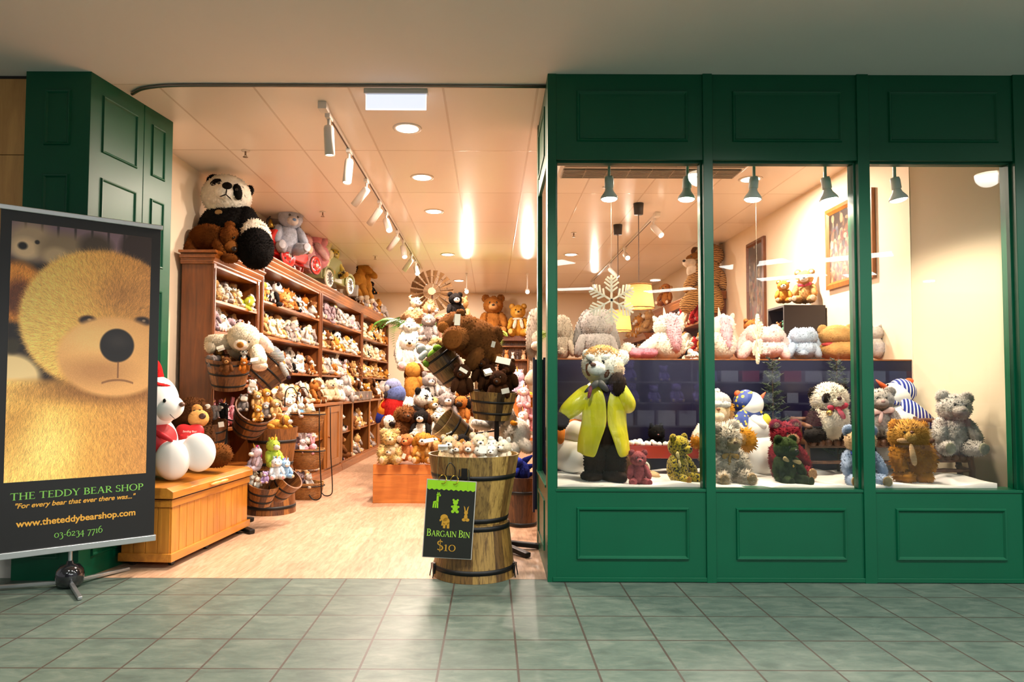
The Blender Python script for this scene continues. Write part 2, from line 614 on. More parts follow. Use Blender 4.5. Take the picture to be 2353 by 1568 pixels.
# ---- green pillar on the other side of the doorway: front face and splayed return
pil = empty('pillar', (0, 0, 0)); pil['kind'] = 'structure'
P0, P1, P2 = Vector((-2.495, 4.17, 0)), Vector((-2.415, 4.67, 0)), Vector((-2.365, 4.985, 0))
m = MB()
m.prism([(-2.90, 0), (-2.495, 0), (-2.495, CEIL), (-2.90, CEIL)], 0.05, Matrix.Translation((0, 4.17, 0)))
fp = m.build('front_panel', GREEN, pil)
def face_strip(a, b, z0, z1, off=0.0, th=0.03):
    d = (b - a).normalized(); n = Vector((d.y, -d.x, 0))
    q = [a + n * off, b + n * off, b + n * (off - th), a + n * (off - th)]
    vs = [(p.x, p.y, z) for z in (z0, z1) for p in q]
    return vs, [(0, 1, 5, 4), (1, 2, 6, 5), (2, 3, 7, 6), (3, 0, 4, 7), (4, 5, 6, 7), (3, 2, 1, 0)]
def pil_part(name, a, b):
    p = MB().add(*face_strip(a, b, 0, CEIL)).build(name, GREEN, pil, 0.003)
    return p
pa = pil_part('return_panel', P0, P1 - (P1 - P0).normalized() * 0.004)
pb = pil_part('return_panel', P1, P2)
def pil_mould(part, a, b, f0, f1, z0, z1):
    d = (b - a); e = d.normalized(); n = Vector((e.y, -e.x, 0))
    m = MB(); w = 0.02
    s0, s1 = a + d * f0, a + d * f1
    prof = [(0, 0.0), (0.25, 0.011), (0.6, 0.010), (1, 0.0)]
    rings = []
    for t, h in prof:
        i = t * w
        q0, q1 = s0 + e * i + n * h, s1 - e * i + n * h
        rings += [(q0.x, q0.y, z0 + i), (q1.x, q1.y, z0 + i), (q1.x, q1.y, z1 - i), (q0.x, q0.y, z1 - i)]
    fs = [(k * 4 + j, k * 4 + (j + 1) % 4, k * 4 + 4 + (j + 1) % 4, k * 4 + 4 + j) for k in range(3) for j in range(4)]
    o = m.add(rings, fs).build('moulding', GREEN, part)
    return o
zs = [(2.68, 3.03), (2.04, 2.50), (1.28, 1.86), (0.62, 1.12), (0.14, 0.48)]
for z0, z1 in zs:
    pil_mould(pa, P0, P1, 0.2, 0.86, z0 - 0.02, z1)
    pil_mould(pb, P1, P2, 0.25, 0.72, z0 - 0.02, z1)
for z0, z1 in zs:
    o = moulding(fp, -2.78, -2.615, z0 - 0.01, z1 - 0.01)
    o.location = (0, 4.17, 0)

# ---- timber cladding beyond the pillar
pine = wood('#b98447', '#d9a561', 'Z', 2.0, 0.5, 0.1, 9)
wc = empty('wall_cladding', (-4.9, 4.24, 0)); wc['kind'] = 'structure'
for z0, z1 in ((0.0, 0.92), (0.925, 1.77), (1.775, 2.63), (2.635, 3.12)):
    MB().box(0, 1.995, 0, 0.1, z0, z1).build('cladding_panel', pine, wc)
MB().box(0, 1.995, -0.004, 0.02, 3.12, CEIL).build('shadow_gap', plain('#2a2119', 0.8), wc)
boxo('baseboard_front', plain('#a7a49c', 0.6), -4.9, -2.905, 4.222, 4.24, 0.0, 0.17, kind='structure')

# ---- roller-door track under the ceiling edge, curved at its pillar end
tr = MB()
pts = [(0.36, 4.335, CEIL - 0.012)] + [(-x, 4.335, CEIL - 0.012) for x in (0.3, 0.9, 1.5, 1.9)]
pts += curve_pts([(-1.9, 4.335, CEIL - 0.012), (-2.12, 4.345, CEIL - 0.012), (-2.29, 4.39, CEIL - 0.012), (-2.40, 4.47, CEIL - 0.012)], 5)[1:]
tr.tube(pts, 0.011, 8)
o = tr.build('door_track', plain('#8d8378', 0.3, metal=0.8))
tag(o, 'curved metal roller door track along the ceiling above the shop entrance', 'track')
# ================================================================== LAMPS
def light(name, kind, loc, power, col, parent=None, rot=(0, 0, 0), size=0.1, spot=None, blend=0.4):
    d = bpy.data.lights.new(name, kind)
    d.energy = power
    d.color = col
    if kind == 'AREA':
        d.shape = 'DISK'
        d.size = size
    else:
        d.shadow_soft_size = size
    if kind == 'SPOT':
        d.spot_size = spot or R(70)
        d.spot_blend = blend
    o = bpy.data.objects.new(name, d)
    COL.objects.link(o)
    o.location = loc
    o.rotation_euler = rot
    if parent:
        o.parent = parent
    return o

WHITE_MET = plain('#dcd6cc', 0.45)
BULB = emitter('lamp_glow', (1.0, 0.86, 0.66), 14.0)
TUBE = emitter('tube_glow', (0.93, 1.0, 0.97), 18.0)

def downlight(x, y, label, power=DOWN_W, col=WARM2, r=0.085, cone=142, group='round downlights in the shop ceiling'):
    e = empty('downlight', (x, y, CEIL))
    tag(e, label, 'ceiling light', group)
    MB().lathe([(r, 0.0), (r, -0.006), (r + 0.022, -0.008), (r + 0.026, 0.0)], 28, close=True).build('trim_ring', WHITE_MET, e)
    MB().lathe([(0.0001, -0.004), (r, -0.004)], 28).build('lens', BULB, e)
    if r > .1: light('lamp', 'SPOT', (0, 0, -0.02), power * 2.2, col, e, size=r, spot=R(cone), blend=.5)
    else: light('lamp', 'AREA', (0, 0, -0.02), power, col, e, size=r * 1.8)
    return e
for x, y, s in ((-0.64, 5.09, 'round downlight in the shop ceiling just behind the exit sign'),
                (-0.65, 6.31, 'second round downlight behind the exit sign'),
                (-0.645, 7.56, 'third round downlight behind the exit sign'),
                (-0.65, 10.07, 'fourth round downlight behind the exit sign'),
                (-0.6, 12.6, 'round downlight beside the windmill wheel near the back wall'),
                (1.183, 10.04, 'round downlight beyond the paper snowflake'),
                (2.434, 6.33, 'round downlight behind the display window pendants')):
    downlight(x, y, s)
downlight(1.9, 2.34, 'round recessed mall ceiling light in front of the display windows', MALL_W, COOL, 0.105, 156, 'round mall ceiling lights')
downlight(4.53, 2.34, 'round recessed mall ceiling light beyond the last display window', MALL_W, COOL, 0.105, 156, 'round mall ceiling lights')
downlight(0.1, 2.2, 'added round mall ceiling light brightening the price sign barrel', MALL_W * .9, COOL, 0.105, 142, 'round mall ceiling lights')  # added lamp out of view, brightens the fronts of the bargain bin toys
downlight(-1.6, 1.7, 'round recessed mall ceiling light over the shop entrance', MALL_W * 0.9, COOL, 0.105, 122, 'round mall ceiling lights')

# strip lights on the mall ceiling (mirrored in the display glass)
strips = []
def strip(px0, py0, px1, py1, w):
    pass
for i, (a, b, wd, s) in enumerate([((3.75, -2.45), (4.47, -1.72), 0.14, 'long diagonal'), ((4.85, -1.85), (5.75, -1.2), 0.14, 'outer diagonal'),
                                ((4.78, -3.65), (5.68, -3.0), 0.13, 'middle diagonal'), ((6.1, -3.2), (6.45, -2.9), 0.13, 'short diagonal'),
                                ((1.3, -5.0), (2.0, -4.8), 0.12, 'small far'), ((3.15, -5.3), (3.95, -4.7), 0.13, 'rear diagonal'),
                                ((-2.2, -1.9), (-1.4, -1.2), 0.14, 'entrance-side diagonal'), ((0.4, -2.6), (1.2, -1.9), 0.14, 'central diagonal')]):
    e = empty('strip_light', ((a[0] + b[0]) / 2, (a[1] + b[1]) / 2, CEIL))
    tag(e, s + ' white strip light on the mall ceiling', 'ceiling light', 'strip lights on the mall ceiling')
    dx, dy = (b[0] - a[0]) / 2, (b[1] - a[1]) / 2
    MB().bar((-dx, -dy, -0.02), (dx, dy, -0.02), wd * 2.6 + 0.03, 0.035).build('housing', WHITE_MET, e)
    MB().bar((-dx * 0.98, -dy * 0.98, -0.042), (dx * 0.98, dy * 0.98, -0.042), wd * 2.6, 0.008).build('diffuser', TUBE, e)
# ================================================================== LETTERING
TK, TN = 0.135, 0.06
def _arc(cx, cy, rx, ry, t0, t1, wv=TK, wh=TN, n=18):
    pts, ws = [], []
    for i in range(n + 1):
        t = R(t0 + (t1 - t0) * i / n)
        pts.append((cx + rx * math.cos(t), cy + ry * math.sin(t)))
        ws.append(wh + (wv - wh) * abs(math.cos(t)) ** 1.5)
    return ('p', pts, ws)
def _s(x0, y0, x1, y1, w=TK, w1=None):
    return ('p', [(x0, y0), (x1, y1)], [w, w if w1 is None else w1])
def _f(x, y, w=0.3):
    return ('p', [(x - w / 2, y), (x + w / 2, y)], [0.05, 0.05])
GLY = {
 'T': (.86, [_s(.43, 0, .43, .97), _f(.43, .025), _s(.06, .965, .80, .965, .07), _s(.075, 1, .05, .78, .05, .02), _s(.785, 1, .81, .78, .05, .02)]),
 'H': (.95, [_s(.18, 0, .18, 1), _s(.76, 0, .76, 1), _s(.18, .52, .76, .52, TN), _f(.18, .025), _f(.18, .975), _f(.76, .025), _f(.76, .975)]),
 'E': (.70, [_s(.18, 0, .18, 1), _s(.18, .97, .58, .97, TN), _s(.18, .53, .5, .53, TN), _s(.18, .03, .62, .03, TN), _f(.15, .025, .24), _f(.15, .975, .24),
             _s(.575, 1, .6, .82, .05, .02), _s(.5, .62, .5, .44, .03), _s(.62, 0, .66, .2, .05, .02)]),
 'D': (.93, [_s(.18, 0, .18, 1), _arc(.32, .5, .5, .47, -90, 90), _s(.18, .03, .33, .03, TN), _s(.18, .97, .33, .97, TN), _f(.13, .025, .2), _f(.13, .975, .2)]),
 'Y': (.84, [_s(.42, 0, .42, .45), _s(.42, .45, .11, .98), _s(.42, .45, .72, .98, TN), _f(.42, .025), _f(.11, .975, .28), _f(.72, .975, .24)]),
 'B': (.74, [_s(.18, 0, .18, 1), _arc(.3, .745, .28, .225, -90, 90), _arc(.3, .275, .34, .245, -90, 90), _s(.18, .97, .32, .97, TN), _s(.18, .52, .32, .52, TN), _s(.18, .03, .32, .03, TN), _f(.13, .025, .2), _f(.13, .975, .2)]),
 'A': (.92, [_s(.14, 0, .46, 1, TN), _s(.78, 0, .46, 1), _s(.27, .36, .64, .36, TN), _f(.14, .025, .24), _f(.78, .025, .28)]),
 'R': (.80, [_s(.18, 0, .18, 1), _arc(.3, .735, .3, .235, -90, 90), _s(.18, .97, .32, .97, TN), _s(.18, .5, .32, .5, TN), _s(.34, .5, .74, .02), _f(.18, .025, .28), _f(.13, .975, .2), _f(.74, .025, .14)]),
 'S': (.62, [_arc(.31, .76, .2, .215, 30, 265, .11, .07), _arc(.31, .26, .23, .235, -150, 85, .12, .07), _s(.5, .98, .5, .78, .04), _s(.08, .24, .08, .02, .04)]),
 'O': (.98, [_arc(.49, .5, .4, .485, 0, 360, n=32)]),
 'P': (.70, [_s(.18, 0, .18, 1), _arc(.3, .72, .3, .25, -90, 90), _s(.18, .97, .32, .97, TN), _s(.18, .47, .32, .47, TN), _f(.18, .025, .3), _f(.13, .975, .2)]),
 'G': (.92, [_arc(.5, .5, .41, .485, 45, 325), _s(.8, 0.08, .8, .42), _f(.8, .42, .24), _s(.78, .98, .78, .76, .04)]),
 'I': (.40, [_s(.2, 0, .2, 1), _f(.2, .025), _f(.2, .975)]),
 'N': (.98, [_s(.16, 0, .16, 1, TN), _s(.82, 0, .82, 1, TN), _s(.16, .98, .82, .02), _f(.16, .025, .24), _f(.12, .975, .2), _f(.82, .975, .24)]),
 '0': (.66, [_arc(.33, .31, .26, .3, 0, 360, .10, .05, 28)]),
 '1': (.40, [_s(.2, 0, .2, .62, .11), _f(.2, .025, .28), _s(.2, .62, .06, .54, .04)]),
 '2': (.60, [_arc(.27, .43, .2, .18, 0, 150, .11, .05), _s(.47, .42, .08, .03, .05, .09), _s(.06, .04, .55, .04, .08)]),
 '3': (.56, [_arc(.25, .46, .18, .15, -70, 150, .1, .05), _arc(.22, .02, .26, .3, -120, 85, .12, .05)]),
 '4': (.64, [_s(.42, -.3, .42, .62, .11), _s(.42, .62, .04, .1, .05), _s(.03, .08, .6, .08, .07)]),
 '6': (.62, [_arc(.31, .3, .24, .28, 0, 360, .1, .05, 26), _arc(.52, .36, .46, .6, 100, 180, .1, .05)]),
 '7': (.56, [_s(.04, .56, .53, .56, .08), _s(.52, .56, .18, -.3, .06, .12)]),
 '-': (.42, [_s(.07, .28, .35, .28, .07)]),
 '$': (.62, [_arc(.31, .74, .2, .2, 30, 265, .11, .07), _arc(.31, .28, .22, .22, -150, 85, .12, .07), _s(.31, -.1, .31, 1.12, .05)]),
 ' ': (.36, []),
}
def serif_text(txt, height, width, parent, mat, loc, name='lettering', small=None, rot=(PI / 2, 0, 0)):
    """serif capitals drawn stroke by stroke, scaled to a given cap height and total width"""
    m = MB()
    x = 0
    for i, ch in enumerate(txt):
        k = 1.0 if (small is None or i in small) else 0.8
        adv, items = GLY[ch.upper()]
        for _, pts, ws in items:
            P = [Vector(p) for p in pts]
            L, Rr = [], []
            for j, p in enumerate(P):
                a, c = P[max(0, j - 1)], P[min(len(P) - 1, j + 1)]
                d = (c - a).normalized()
                nn = Vector((-d.y, d.x)) * ws[j] / 2
                L.append(p + nn); Rr.append(p - nn)
            vs = [(x + q.x * k, q.y * k, 0) for q in L] + [(x + q.x * k, q.y * k, 0) for q in Rr]
            n = len(P)
            m.add(vs, [(j, n + j, n + j + 1, j + 1) for j in range(n - 1)])
        x += adv * k
    sx = width / x
    m.v = [((a - x / 2) * sx, b * height, c) for a, b, c in m.v]
    o = m.build(name, mat, parent)
    o.rotation_euler = rot
    o.location = loc
    return o
def sans_text(txt, width, parent, mat, loc, shear=0.0, bold=0.012, name='lettering', height=None, rot=(PI / 2, 0, 0)):
    cu = bpy.data.curves.new('text_curve', 'FONT')
    cu.body = txt
    cu.align_x = 'CENTER'
    cu.shear = shear
    cu.offset = bold
    t = bpy.data.objects.new('text_tmp', cu)
    COL.objects.link(t)
    bpy.context.view_layer.update()
    me = bpy.data.meshes.new_from_object(t.evaluated_get(bpy.context.evaluated_depsgraph_get()))
    bpy.data.objects.remove(t)
    xs = [v.co.x for v in me.vertices]; ys = [v.co.y for v in me.vertices]
    k = width / (max(xs) - min(xs)); cxm = (max(xs) + min(xs)) / 2
    ky = k if height is None else height / max(ys)
    me.transform(Matrix.Diagonal((k, ky, 1, 1)) @ Matrix.Translation((-cxm, 0, 0)))
    me.materials.clear(); me.materials.append(mat)
    o = bpy.data.objects.new(name, me)
    COL.objects.link(o)
    o.parent = parent; o.location = loc; o.rotation_euler = rot
    return o

# ================================================================== BANNER STAND
rng = np.random.default_rng(7)
def paint_bear(w=440, h=900):
    """printed close-up of a golden plush bear, painted stroke by stroke"""
    S, T = np.meshgrid((np.arange(w) + .5) / w, (np.arange(h) + .5) / h)
    img = np.zeros((h, w, 3)); img[:] = (0.10, 0.085, 0.10)
    def hx(c): return np.array([int(c[i:i + 2], 16) / 255 for i in (1, 3, 5)])
    def ell(cx, cy, rx, ry, soft=0.15):
        d = np.sqrt(((S - cx) / rx) ** 2 + ((T - cy) / ry) ** 2)
        return np.clip((1 + soft - d) / (2 * soft), 0, 1)[..., None]
    def put(mask, col):
        img[:] = img * (1 - mask) + hx(col) * mask
    # blurred room behind
    put(np.clip((.16 - T) / .04, 0, 1)[..., None] * (S < .85)[..., None], '#6f6487')
    for i, x in enumerate((.09, .2, .31, .43, .55, .67, .79)):
        put((np.clip((.012 - abs(S - x)) / .008, 0, 1) * (T < .12))[..., None], '#2e2836')
    put(ell(.90, .06, .14, .09, .2), '#2c2429')
    put(ell(.13, .075, .16, .075, .3), '#9b9492'); put(ell(.09, .10, .09, .04, .3), '#c2bab4')
    put(ell(.36, .09, .17, .065, .3), '#7d7671'); put(ell(.30, .12, .09, .035, .3), '#a49d95'); put(ell(.58, .065, .12, .05, .3), '#3f3936')
    put(ell(.075, .092, .03, .014, .3), '#141214'); put(ell(.17, .072, .016, .008, .3), '#1c1818')
    put(ell(.04, .27, .21, .115, .12), '#c98c45'); put(ell(.07, .29, .10, .07, .3), '#5a3524')
    put(ell(.02, .60, .20, .09, .15), '#cfc6ad'); put(ell(.03, .48, .05, .03, .3), '#2f2c22')
    body = np.clip((T - .60) / .03 + (np.abs(S - .45) - .55) * 0, 0, 1)[..., None]
    put(body, '#c69d58')
    head = ell(.66, .365, .59, .285, .03)
    put(head, '#d3ad68')
    base = img.copy()
    # side the print shows as lighter, and its browner side (part of the printed photograph)
    lft = np.clip(1 - S / .75, 0, 1)[..., None]
    rgt = np.clip((S - .4) / .6, 0, 1)[..., None]
    furm = np.maximum(head, body)
    img[:] = img * (1 - .55 * lft * furm) + hx('#f0dc9d') * .55 * lft * furm
    img[:] = img * (1 - .75 * rgt * furm) + hx('#a37a55') * .75 * rgt * furm
    put(ell(.68, .645, .5, .05, .5) * .75, '#6b4a30')
    put(ell(.08, .80, .14, .12, .6) * .5, '#8a6432')
    put(ell(.27, .88, .18, .12, .6) * .6, '#efdf9e')
    put(ell(.76, .26, .12, .06, .7) * .4, '#7d5a3c')
    # fur strokes
    n = 60000
    x = rng.uniform(0, w, n); y = rng.uniform(0, h, n)
    hm = head[y.astype(int), x.astype(int), 0]; bm = body[y.astype(int), x.astype(int), 0]
    keep = (hm > .3) | (bm > .5) | (rng.uniform(0, 1, n) < 0)
    ear = (np.sqrt(((x / w - .04) / .21) ** 2 + ((y / h - .27) / .115) ** 2) < 1.0)
    keep |= ear
    x, y, hm = x[keep], y[keep], hm[keep]
    cx, cy = .72 * w, .46 * h
    ang = np.where(hm > .3, np.arctan2(y - cy, x - cx), np.arctan2(h * 1.0, (x - .55 * w) * .9) + 0) + rng.normal(0, .38, len(x))
    col = img[y.astype(int), x.astype(int)] * np.clip(rng.normal(1.0, .25, len(x)), .45, 1.55)[:, None]
    L = rng.integers(9, 26, len(x))
    for k in range(26):
        live = k < L
        xi = np.clip((x + np.cos(ang) * k).astype(int), 0, w - 1); yi = np.clip((y + np.sin(ang) * k).astype(int), 0, h - 1)
        a = .55 * (1 - k / 27)
        img[yi[live], xi[live]] = img[yi[live], xi[live]] * (1 - a) + col[live] * a
    # face
    for ex, ey in ((.535, .368), (.945, .360)):
        put(ell(ex, ey, .062, .020, .25), '#241a1a'); put(ell(ex + .01, ey - .004, .014, .005, .3), '#7c7270')
    mz = ell(.745, .512, .42, .165, .06)
    put(mz, '#cba67c')
    put(mz * ell(.60, .44, .26, .07, .6) * .7, '#e3c69a'); put(mz * ell(.62, .575, .22, .05, .6) * .5, '#8f6a50')
    nz = rng.normal(0, .022, (h, w, 1)); img += nz * mz
    put(ell(.755, .465, .128, .069, .05), '#17161b'); put(ell(.76, .447, .075, .028, .6) * .35, '#4a4752')
    put((np.clip((.008 - abs(S - .765)) / .005, 0, 1) * ((T > .53) & (T < .60)))[..., None] * .7, '#5a3c30')
    arc = np.clip((.006 - abs(T - (.608 + .9 * (S - .765) ** 2 - .03 * (abs(S - .765) < .0)))) / .004, 0, 1) * (abs(S - .765) < .12)
    put(arc[..., None] * .6, '#5a3c30')
    return np.clip(img * np.array([1.2, 1.09, .90]), 0, 1)
def image_mat(name, arr, rough=0.5):
    h, w, _ = arr.shape
    im = bpy.data.images.new(name, w, h)
    px = np.ones((h, w, 4), np.float32)
    px[..., :3] = arr[::-1]
    im.pixels.foreach_set(px.ravel())
    im.update()
    m, nt, b = _new(name)
    t = nt.nodes.new('ShaderNodeTexImage')
    t.image = im
    nt.links.new(t.outputs[0], b.inputs['Base Color'])
    b.inputs['Roughness'].default_value = rough
    return m
def picture_plane(name, mat, x0, x1, z0, z1, y, parent):
    me = bpy.data.meshes.new(name)
    me.from_pydata([(x0, y, z0), (x1, y, z0), (x1, y, z1), (x0, y, z1)], [], [(0, 1, 2, 3)])
    uv = me.uv_layers.new(name='UVMap')
    uv.data.foreach_set('uv', [0, 0, 1, 0, 1, 1, 0, 1])
    me.materials.append(mat)
    o = bpy.data.objects.new(name, me); COL.objects.link(o); o.parent = parent
    return o

ALU = plain('#b9bcbd', 0.3, metal=0.85)
BLACKV = plain('#0f0e0f', 0.45)
bn = empty('banner_stand', (-2.428, 4.043, 0.018), (0, 0, R(38.5)), .985)
tag(bn, 'tall black banner stand with a printed golden teddy bear photo before the green pillar', 'banner')
boxo('banner_sheet', BLACKV, -0.42, 0.42, -0.002, 0.002, 0.225, 2.195, bn)
MB().box(-0.43, 0.43, -0.013, 0.013, 2.185, 2.215).build('top_rail', ALU, bn, 0.004)
MB().box(-0.43, 0.43, -0.016, 0.016, 0.198, 0.236).build('bottom_rail', ALU, bn, 0.004)
picture_plane('printed_photo', image_mat('bear_print', paint_bear(), 0.45), -0.368, 0.365, 0.628, 2.125, -0.0035, bn)
LIME, GOLD = plain('#7fbf52', 0.5), plain('#d9a03a', 0.5)
serif_text('THE TEDDY BEAR SHOP', 0.040, 0.69, bn, LIME, (0.008, -0.0035, 0.526))
sans_text('"For every bear that ever there was..."', 0.62, bn, GOLD, (0.0, -0.0035, 0.478), 0.25, 0.02)
sans_text('www.theteddybearshop.com', 0.615, bn, GOLD, (0.003, -0.0035, 0.372), 0, 0.025)
serif_text('03-6234 7716', 0.042, 0.25, bn, LIME, (0.007, -0.0035, 0.288))
MB().cyl((-0.03, 0.02, 0.12), (-0.03, 0.02, 2.1), 0.011, n=14).build('pole', ALU, bn)
MB().lathe([(0.0, 0.14), (0.018, 0.138), (0.022, 0.12), (0.05, 0.115), (0.072, 0.085), (0.078, 0.05), (0.07, 0.005), (0.05, -0.012), (0, -0.0155)], 28,
           M=Matrix.Translation((-0.03, 0.02, 0))).build('base_hub', plain('#16161a', 0.12, coat=1.0), bn)
for a, ln in ((-88, 0.33), (152, 0.62), (28, 0.40)):
    c, s = math.cos(R(a)), math.sin(R(a))
    MB().bar((-0.03 + c * 0.05, 0.02 + s * 0.05, 0.012), (-0.03 + c * ln, 0.02 + s * ln, -0.006), 0.024, 0.020).build('foot', ALU, bn, 0.004)

# ================================================================== WOODEN CHEST
honey = wood('#935515', '#c5822b', 'Z', 2.4, 0.35, 0.4, 10)
honey_y = wood('#915314', '#c4812a', 'Y', 2.2, 0.35, 0.4, 10)
ch = empty('storage_chest', (-2.185, 5.015, 0), (0, 0, R(-4.7)))
tag(ch, 'honey pine storage chest with tongue and groove front on castors beside the banner', 'chest')
hx, hy = 0.175, 0.572
def slats(x, y0, y1, z0, z1, n, axis):
    m = MB(); st = (y1 - y0) / n
    for i in range(n):
        a, b = y0 + i * st + 0.0018, y0 + (i + 1) * st - 0.0018
        if axis == 'X': m.box(x - 0.012, x, a, b, z0, z1)
        else: m.box(a, b, x, x + 0.012, z0, z1)
    return m
boxo('carcass', honey, -hx + .01, hx - .014, -hy + .014, hy - .01, 0.06, 0.41, ch)
slats(hx - .004, -hy + .012, hy - .012, 0.07, 0.41, 12, 'X').build('front_boards', honey, ch, 0.0015)
slats(-hy + .004, -hx + .012, hx - .012, 0.07, 0.41, 4, 'Y').build('end_boards', honey, ch, 0.0015)
for nm, z0, z1, g in (('base_rail', 0.045, 0.098, 0.012), ('top_rail', 0.395, 0.442, 0.006)):
    m = MB()
    m.box(hx - 0.006, hx + g, -hy - g, hy + g, z0, z1); m.box(-hx, hx - 0.006, -hy - g, -hy + 0.006, z0, z1)
    m.build(nm, honey_y, ch, 0.003)
m = MB()
lp = [(-hx - .01, 0.452), (hx + .022, 0.452), (hx + .022, 0.497), (hx - 0.02, 0.522), (-hx + 0.02, 0.530), (-hx - .01, 0.526)]
m.prism(lp, 2 * hy + 0.05, Matrix.Translation((0, -hy - 0.025, 0)))
m.build('lid', honey_y, ch, 0.004)
hd = MB().tube([(hx + .034, -0.13, .479), (hx + .042, -0.10, .479), (hx + .042, -0.05, .479), (hx + .042, 0, .479), (hx + .042, 0.05, .479), (hx + .042, .10, .479), (hx + .034, .13, .479)],
               [.006, .011, .015, .010, .015, .011, .006], 12)
hd.build('handle', wood('#b8772a', '#e3a850', 'Y', 3, 0.25, 0.6, 6), ch)
boxo('lid_gap', plain('#140d07', 0.9), hx - 0.01, hx + 0.004, -hy + 0.12, hy - 0.12, 0.4415, 0.4525, ch)
for x, y in ((hx - .05, -hy + .10), (hx - .05, -0.02), (hx - .05, hy - .08), (-hx + .05, -hy + .08), (-hx + .05, hy - .08)):
    c = MB().cyl((x - .011, y, .025), (x + .011, y, .025), 0.024, n=20)
    cw = c.build('castor', plain('#101010', 0.35), ch, 0.003)
    MB().box(x - .016, x + .016, y - .012, y + .012, .035, .06).build('castor_fork', plain('#2a2a2a', 0.4, metal=.6), cw)

# ================================================================== BARRELS AND BUCKETS
OLIVE = ('#24170a', '#674a20', '#947236', '#3c2a11', '#b59450', '#785829', '#2f200d')
BROWN = ('#3a1f0e', '#7a4a22', '#9a6630', '#5b3417', '#b57c3e', '#6b3f1c', '#8a5728')
DARKB = ('#2a1609', '#4f2e14', '#65401f', '#3c220f', '#7a5129', '#452811', '#583619')
IRON = plain('#0e0d0c', 0.5, metal=0.3)
_st = random.Random(3)
def vessel(name, label, cat, loc, rot, r0, r1, h, hoops, tones, handles=(), n=44, group=None, hoop_w=0.028, bottom=True):
    """slatted wooden tub: r0 bottom radius, r1 top radius; hoops as fractions of height"""
    e = empty(name, loc, rot)
    tag(e, label, cat, group)
    at = []
    while len(at) < n:
        k = _st.choice((2, 3, 3, 4)); v = _st.random() * 0.98 + 0.01
        at += [v] * k
    at = at[:n]
    th = 0.012
    pr = [(r0, 0), (r1, h), (r1 - th, h), (r0 - th, 0.012)]
    m = MB().lathe(pr, n, False, at=at, close=False)
    if bottom:
        m.add([((r0 - th) * math.cos(2 * PI * i / n), (r0 - th) * math.sin(2 * PI * i / n), 0.012) for i in range(n)], [tuple(range(n))], False, [at[0]])
        m.add([(r0 * math.cos(2 * PI * i / n), r0 * math.sin(2 * PI * i / n), 0.0) for i in range(n)], [tuple(range(n))[::-1]], False, [at[0]])
    m.build('staves', staves(tones), e)
    for f in hoops:
        z = h * f; z2 = z + hoop_w
        ra, rb = r0 + (r1 - r0) * z / h, r0 + (r1 - r0) * z2 / h
        MB().lathe([(ra, z), (ra + .003, z), (rb + .003, z2), (rb, z2)], n, True, close=True).build('hoop', IRON, e)
    for a, z, drop in handles:
        r = r0 + (r1 - r0) * z / h
        ca, sa = math.cos(R(a)), math.sin(R(a)); tx, ty = -sa, ca
        b = MB().bar((ca * (r + .004), sa * (r + .004), z - .03), (ca * (r + .006), sa * (r + .006), z + .035), 0.035, 0.012, (ca, sa, 0)).build('handle_bracket', IRON, e)
        p = []
        for u, w_ in ((-.028, .03), (-.030, 0), (-.034, -drop * .6), (-.022, -drop), (.022, -drop), (.034, -drop * .6), (.030, 0), (.028, .03)):
            off = r + .014 + .012 * max(0, -w_) / max(drop, .01)
            p.append((ca * off + tx * u, sa * off + ty * u, z + w_))
        MB().tube(curve_pts(p, 4), 0.0035, 6).build('handle', IRON, b)
    return e

# front stack
vessel('barrel', 'upturned stave barrel standing on the floor under the bargain bin', 'barrel', (-0.104, 4.375, 0.001), (0, 0, 0), 0.262, 0.222, 0.335, (0.14, 0.90), OLIVE, ((200, .05, .07), (-15, .05, .07)), group='stacked stave barrels at the entrance', bottom=False)
vessel('barrel', 'tall stave barrel full of small plush toys, stacked above the price sign', 'barrel', (-0.108, 4.375, 0.337), (0, 0, 0), 0.215, 0.289, 0.42, (0.03, 0.66), OLIVE, ((-100, .32, .10), (80, .32, .10)), group='stacked stave barrels at the entrance')
# left stack
vessel('barrel', 'upturned brown barrel on the floor between the chest and the wire basket stand', 'barrel', (-2.05, 6.42, 0.001), (0, 0, 0.4), 0.225, 0.19, 0.42, (0.12, 0.9), BROWN, bottom=False, group='stacked brown barrels by the counter')
vessel('barrel', 'brown barrel of dark plush toys, upper one beside the wire basket stand', 'barrel', (-2.05, 6.42, 0.422), (0, 0, 1.4), 0.185, 0.232, 0.37, (0.06, 0.62), BROWN, group='stacked brown barrels by the counter')
# right rear tub
vessel('barrel', 'dark tub holding a blue plush dragon behind the bargain bin', 'barrel', (0.268, 5.86, 0.001), (0, 0, 0.2), 0.125, 0.165, 0.415, (0.02, 0.66), DARKB, ((-20, .30, .06),))

# ---- price sign
sg = empty('price_sign', (-0.228, 4.045, 0.625), (R(4), R(3.5), R(2)))
tag(sg, 'black and lime bargain bin ten dollar sign hanging on the barrel', 'sign')
CARD = plain('#1c1b1a', 0.3, coat=0.3)
LIME2, OCH = plain('#8cc21f', 0.4), plain('#b98a2c', 0.4)
boxo('card', CARD, -0.142, 0.142, 0, 0.0025, -0.458, 0, sg)
MB().prism([(-0.147, -0.463), (0.147, -0.463), (0.147, 0.005), (-0.147, 0.005)], 0.0008, Matrix.Translation((0, 0.0026, 0))).build('laminate', plain('#b8b4ac', 0.15), sg)
pl = [(-0.142, 0), (-0.142, -0.052)]
for i in range(61):
    pl.append((-0.142 + 0.284 * i / 60, -0.054 + 0.0035 * math.cos(i / 60 * 2 * PI * 10)))
pl += [(0.142, 0)]
MB().prism(pl, 0.0008, Matrix.Translation((0, -0.0012, 0))).build('scalloped_band', LIME2, sg)
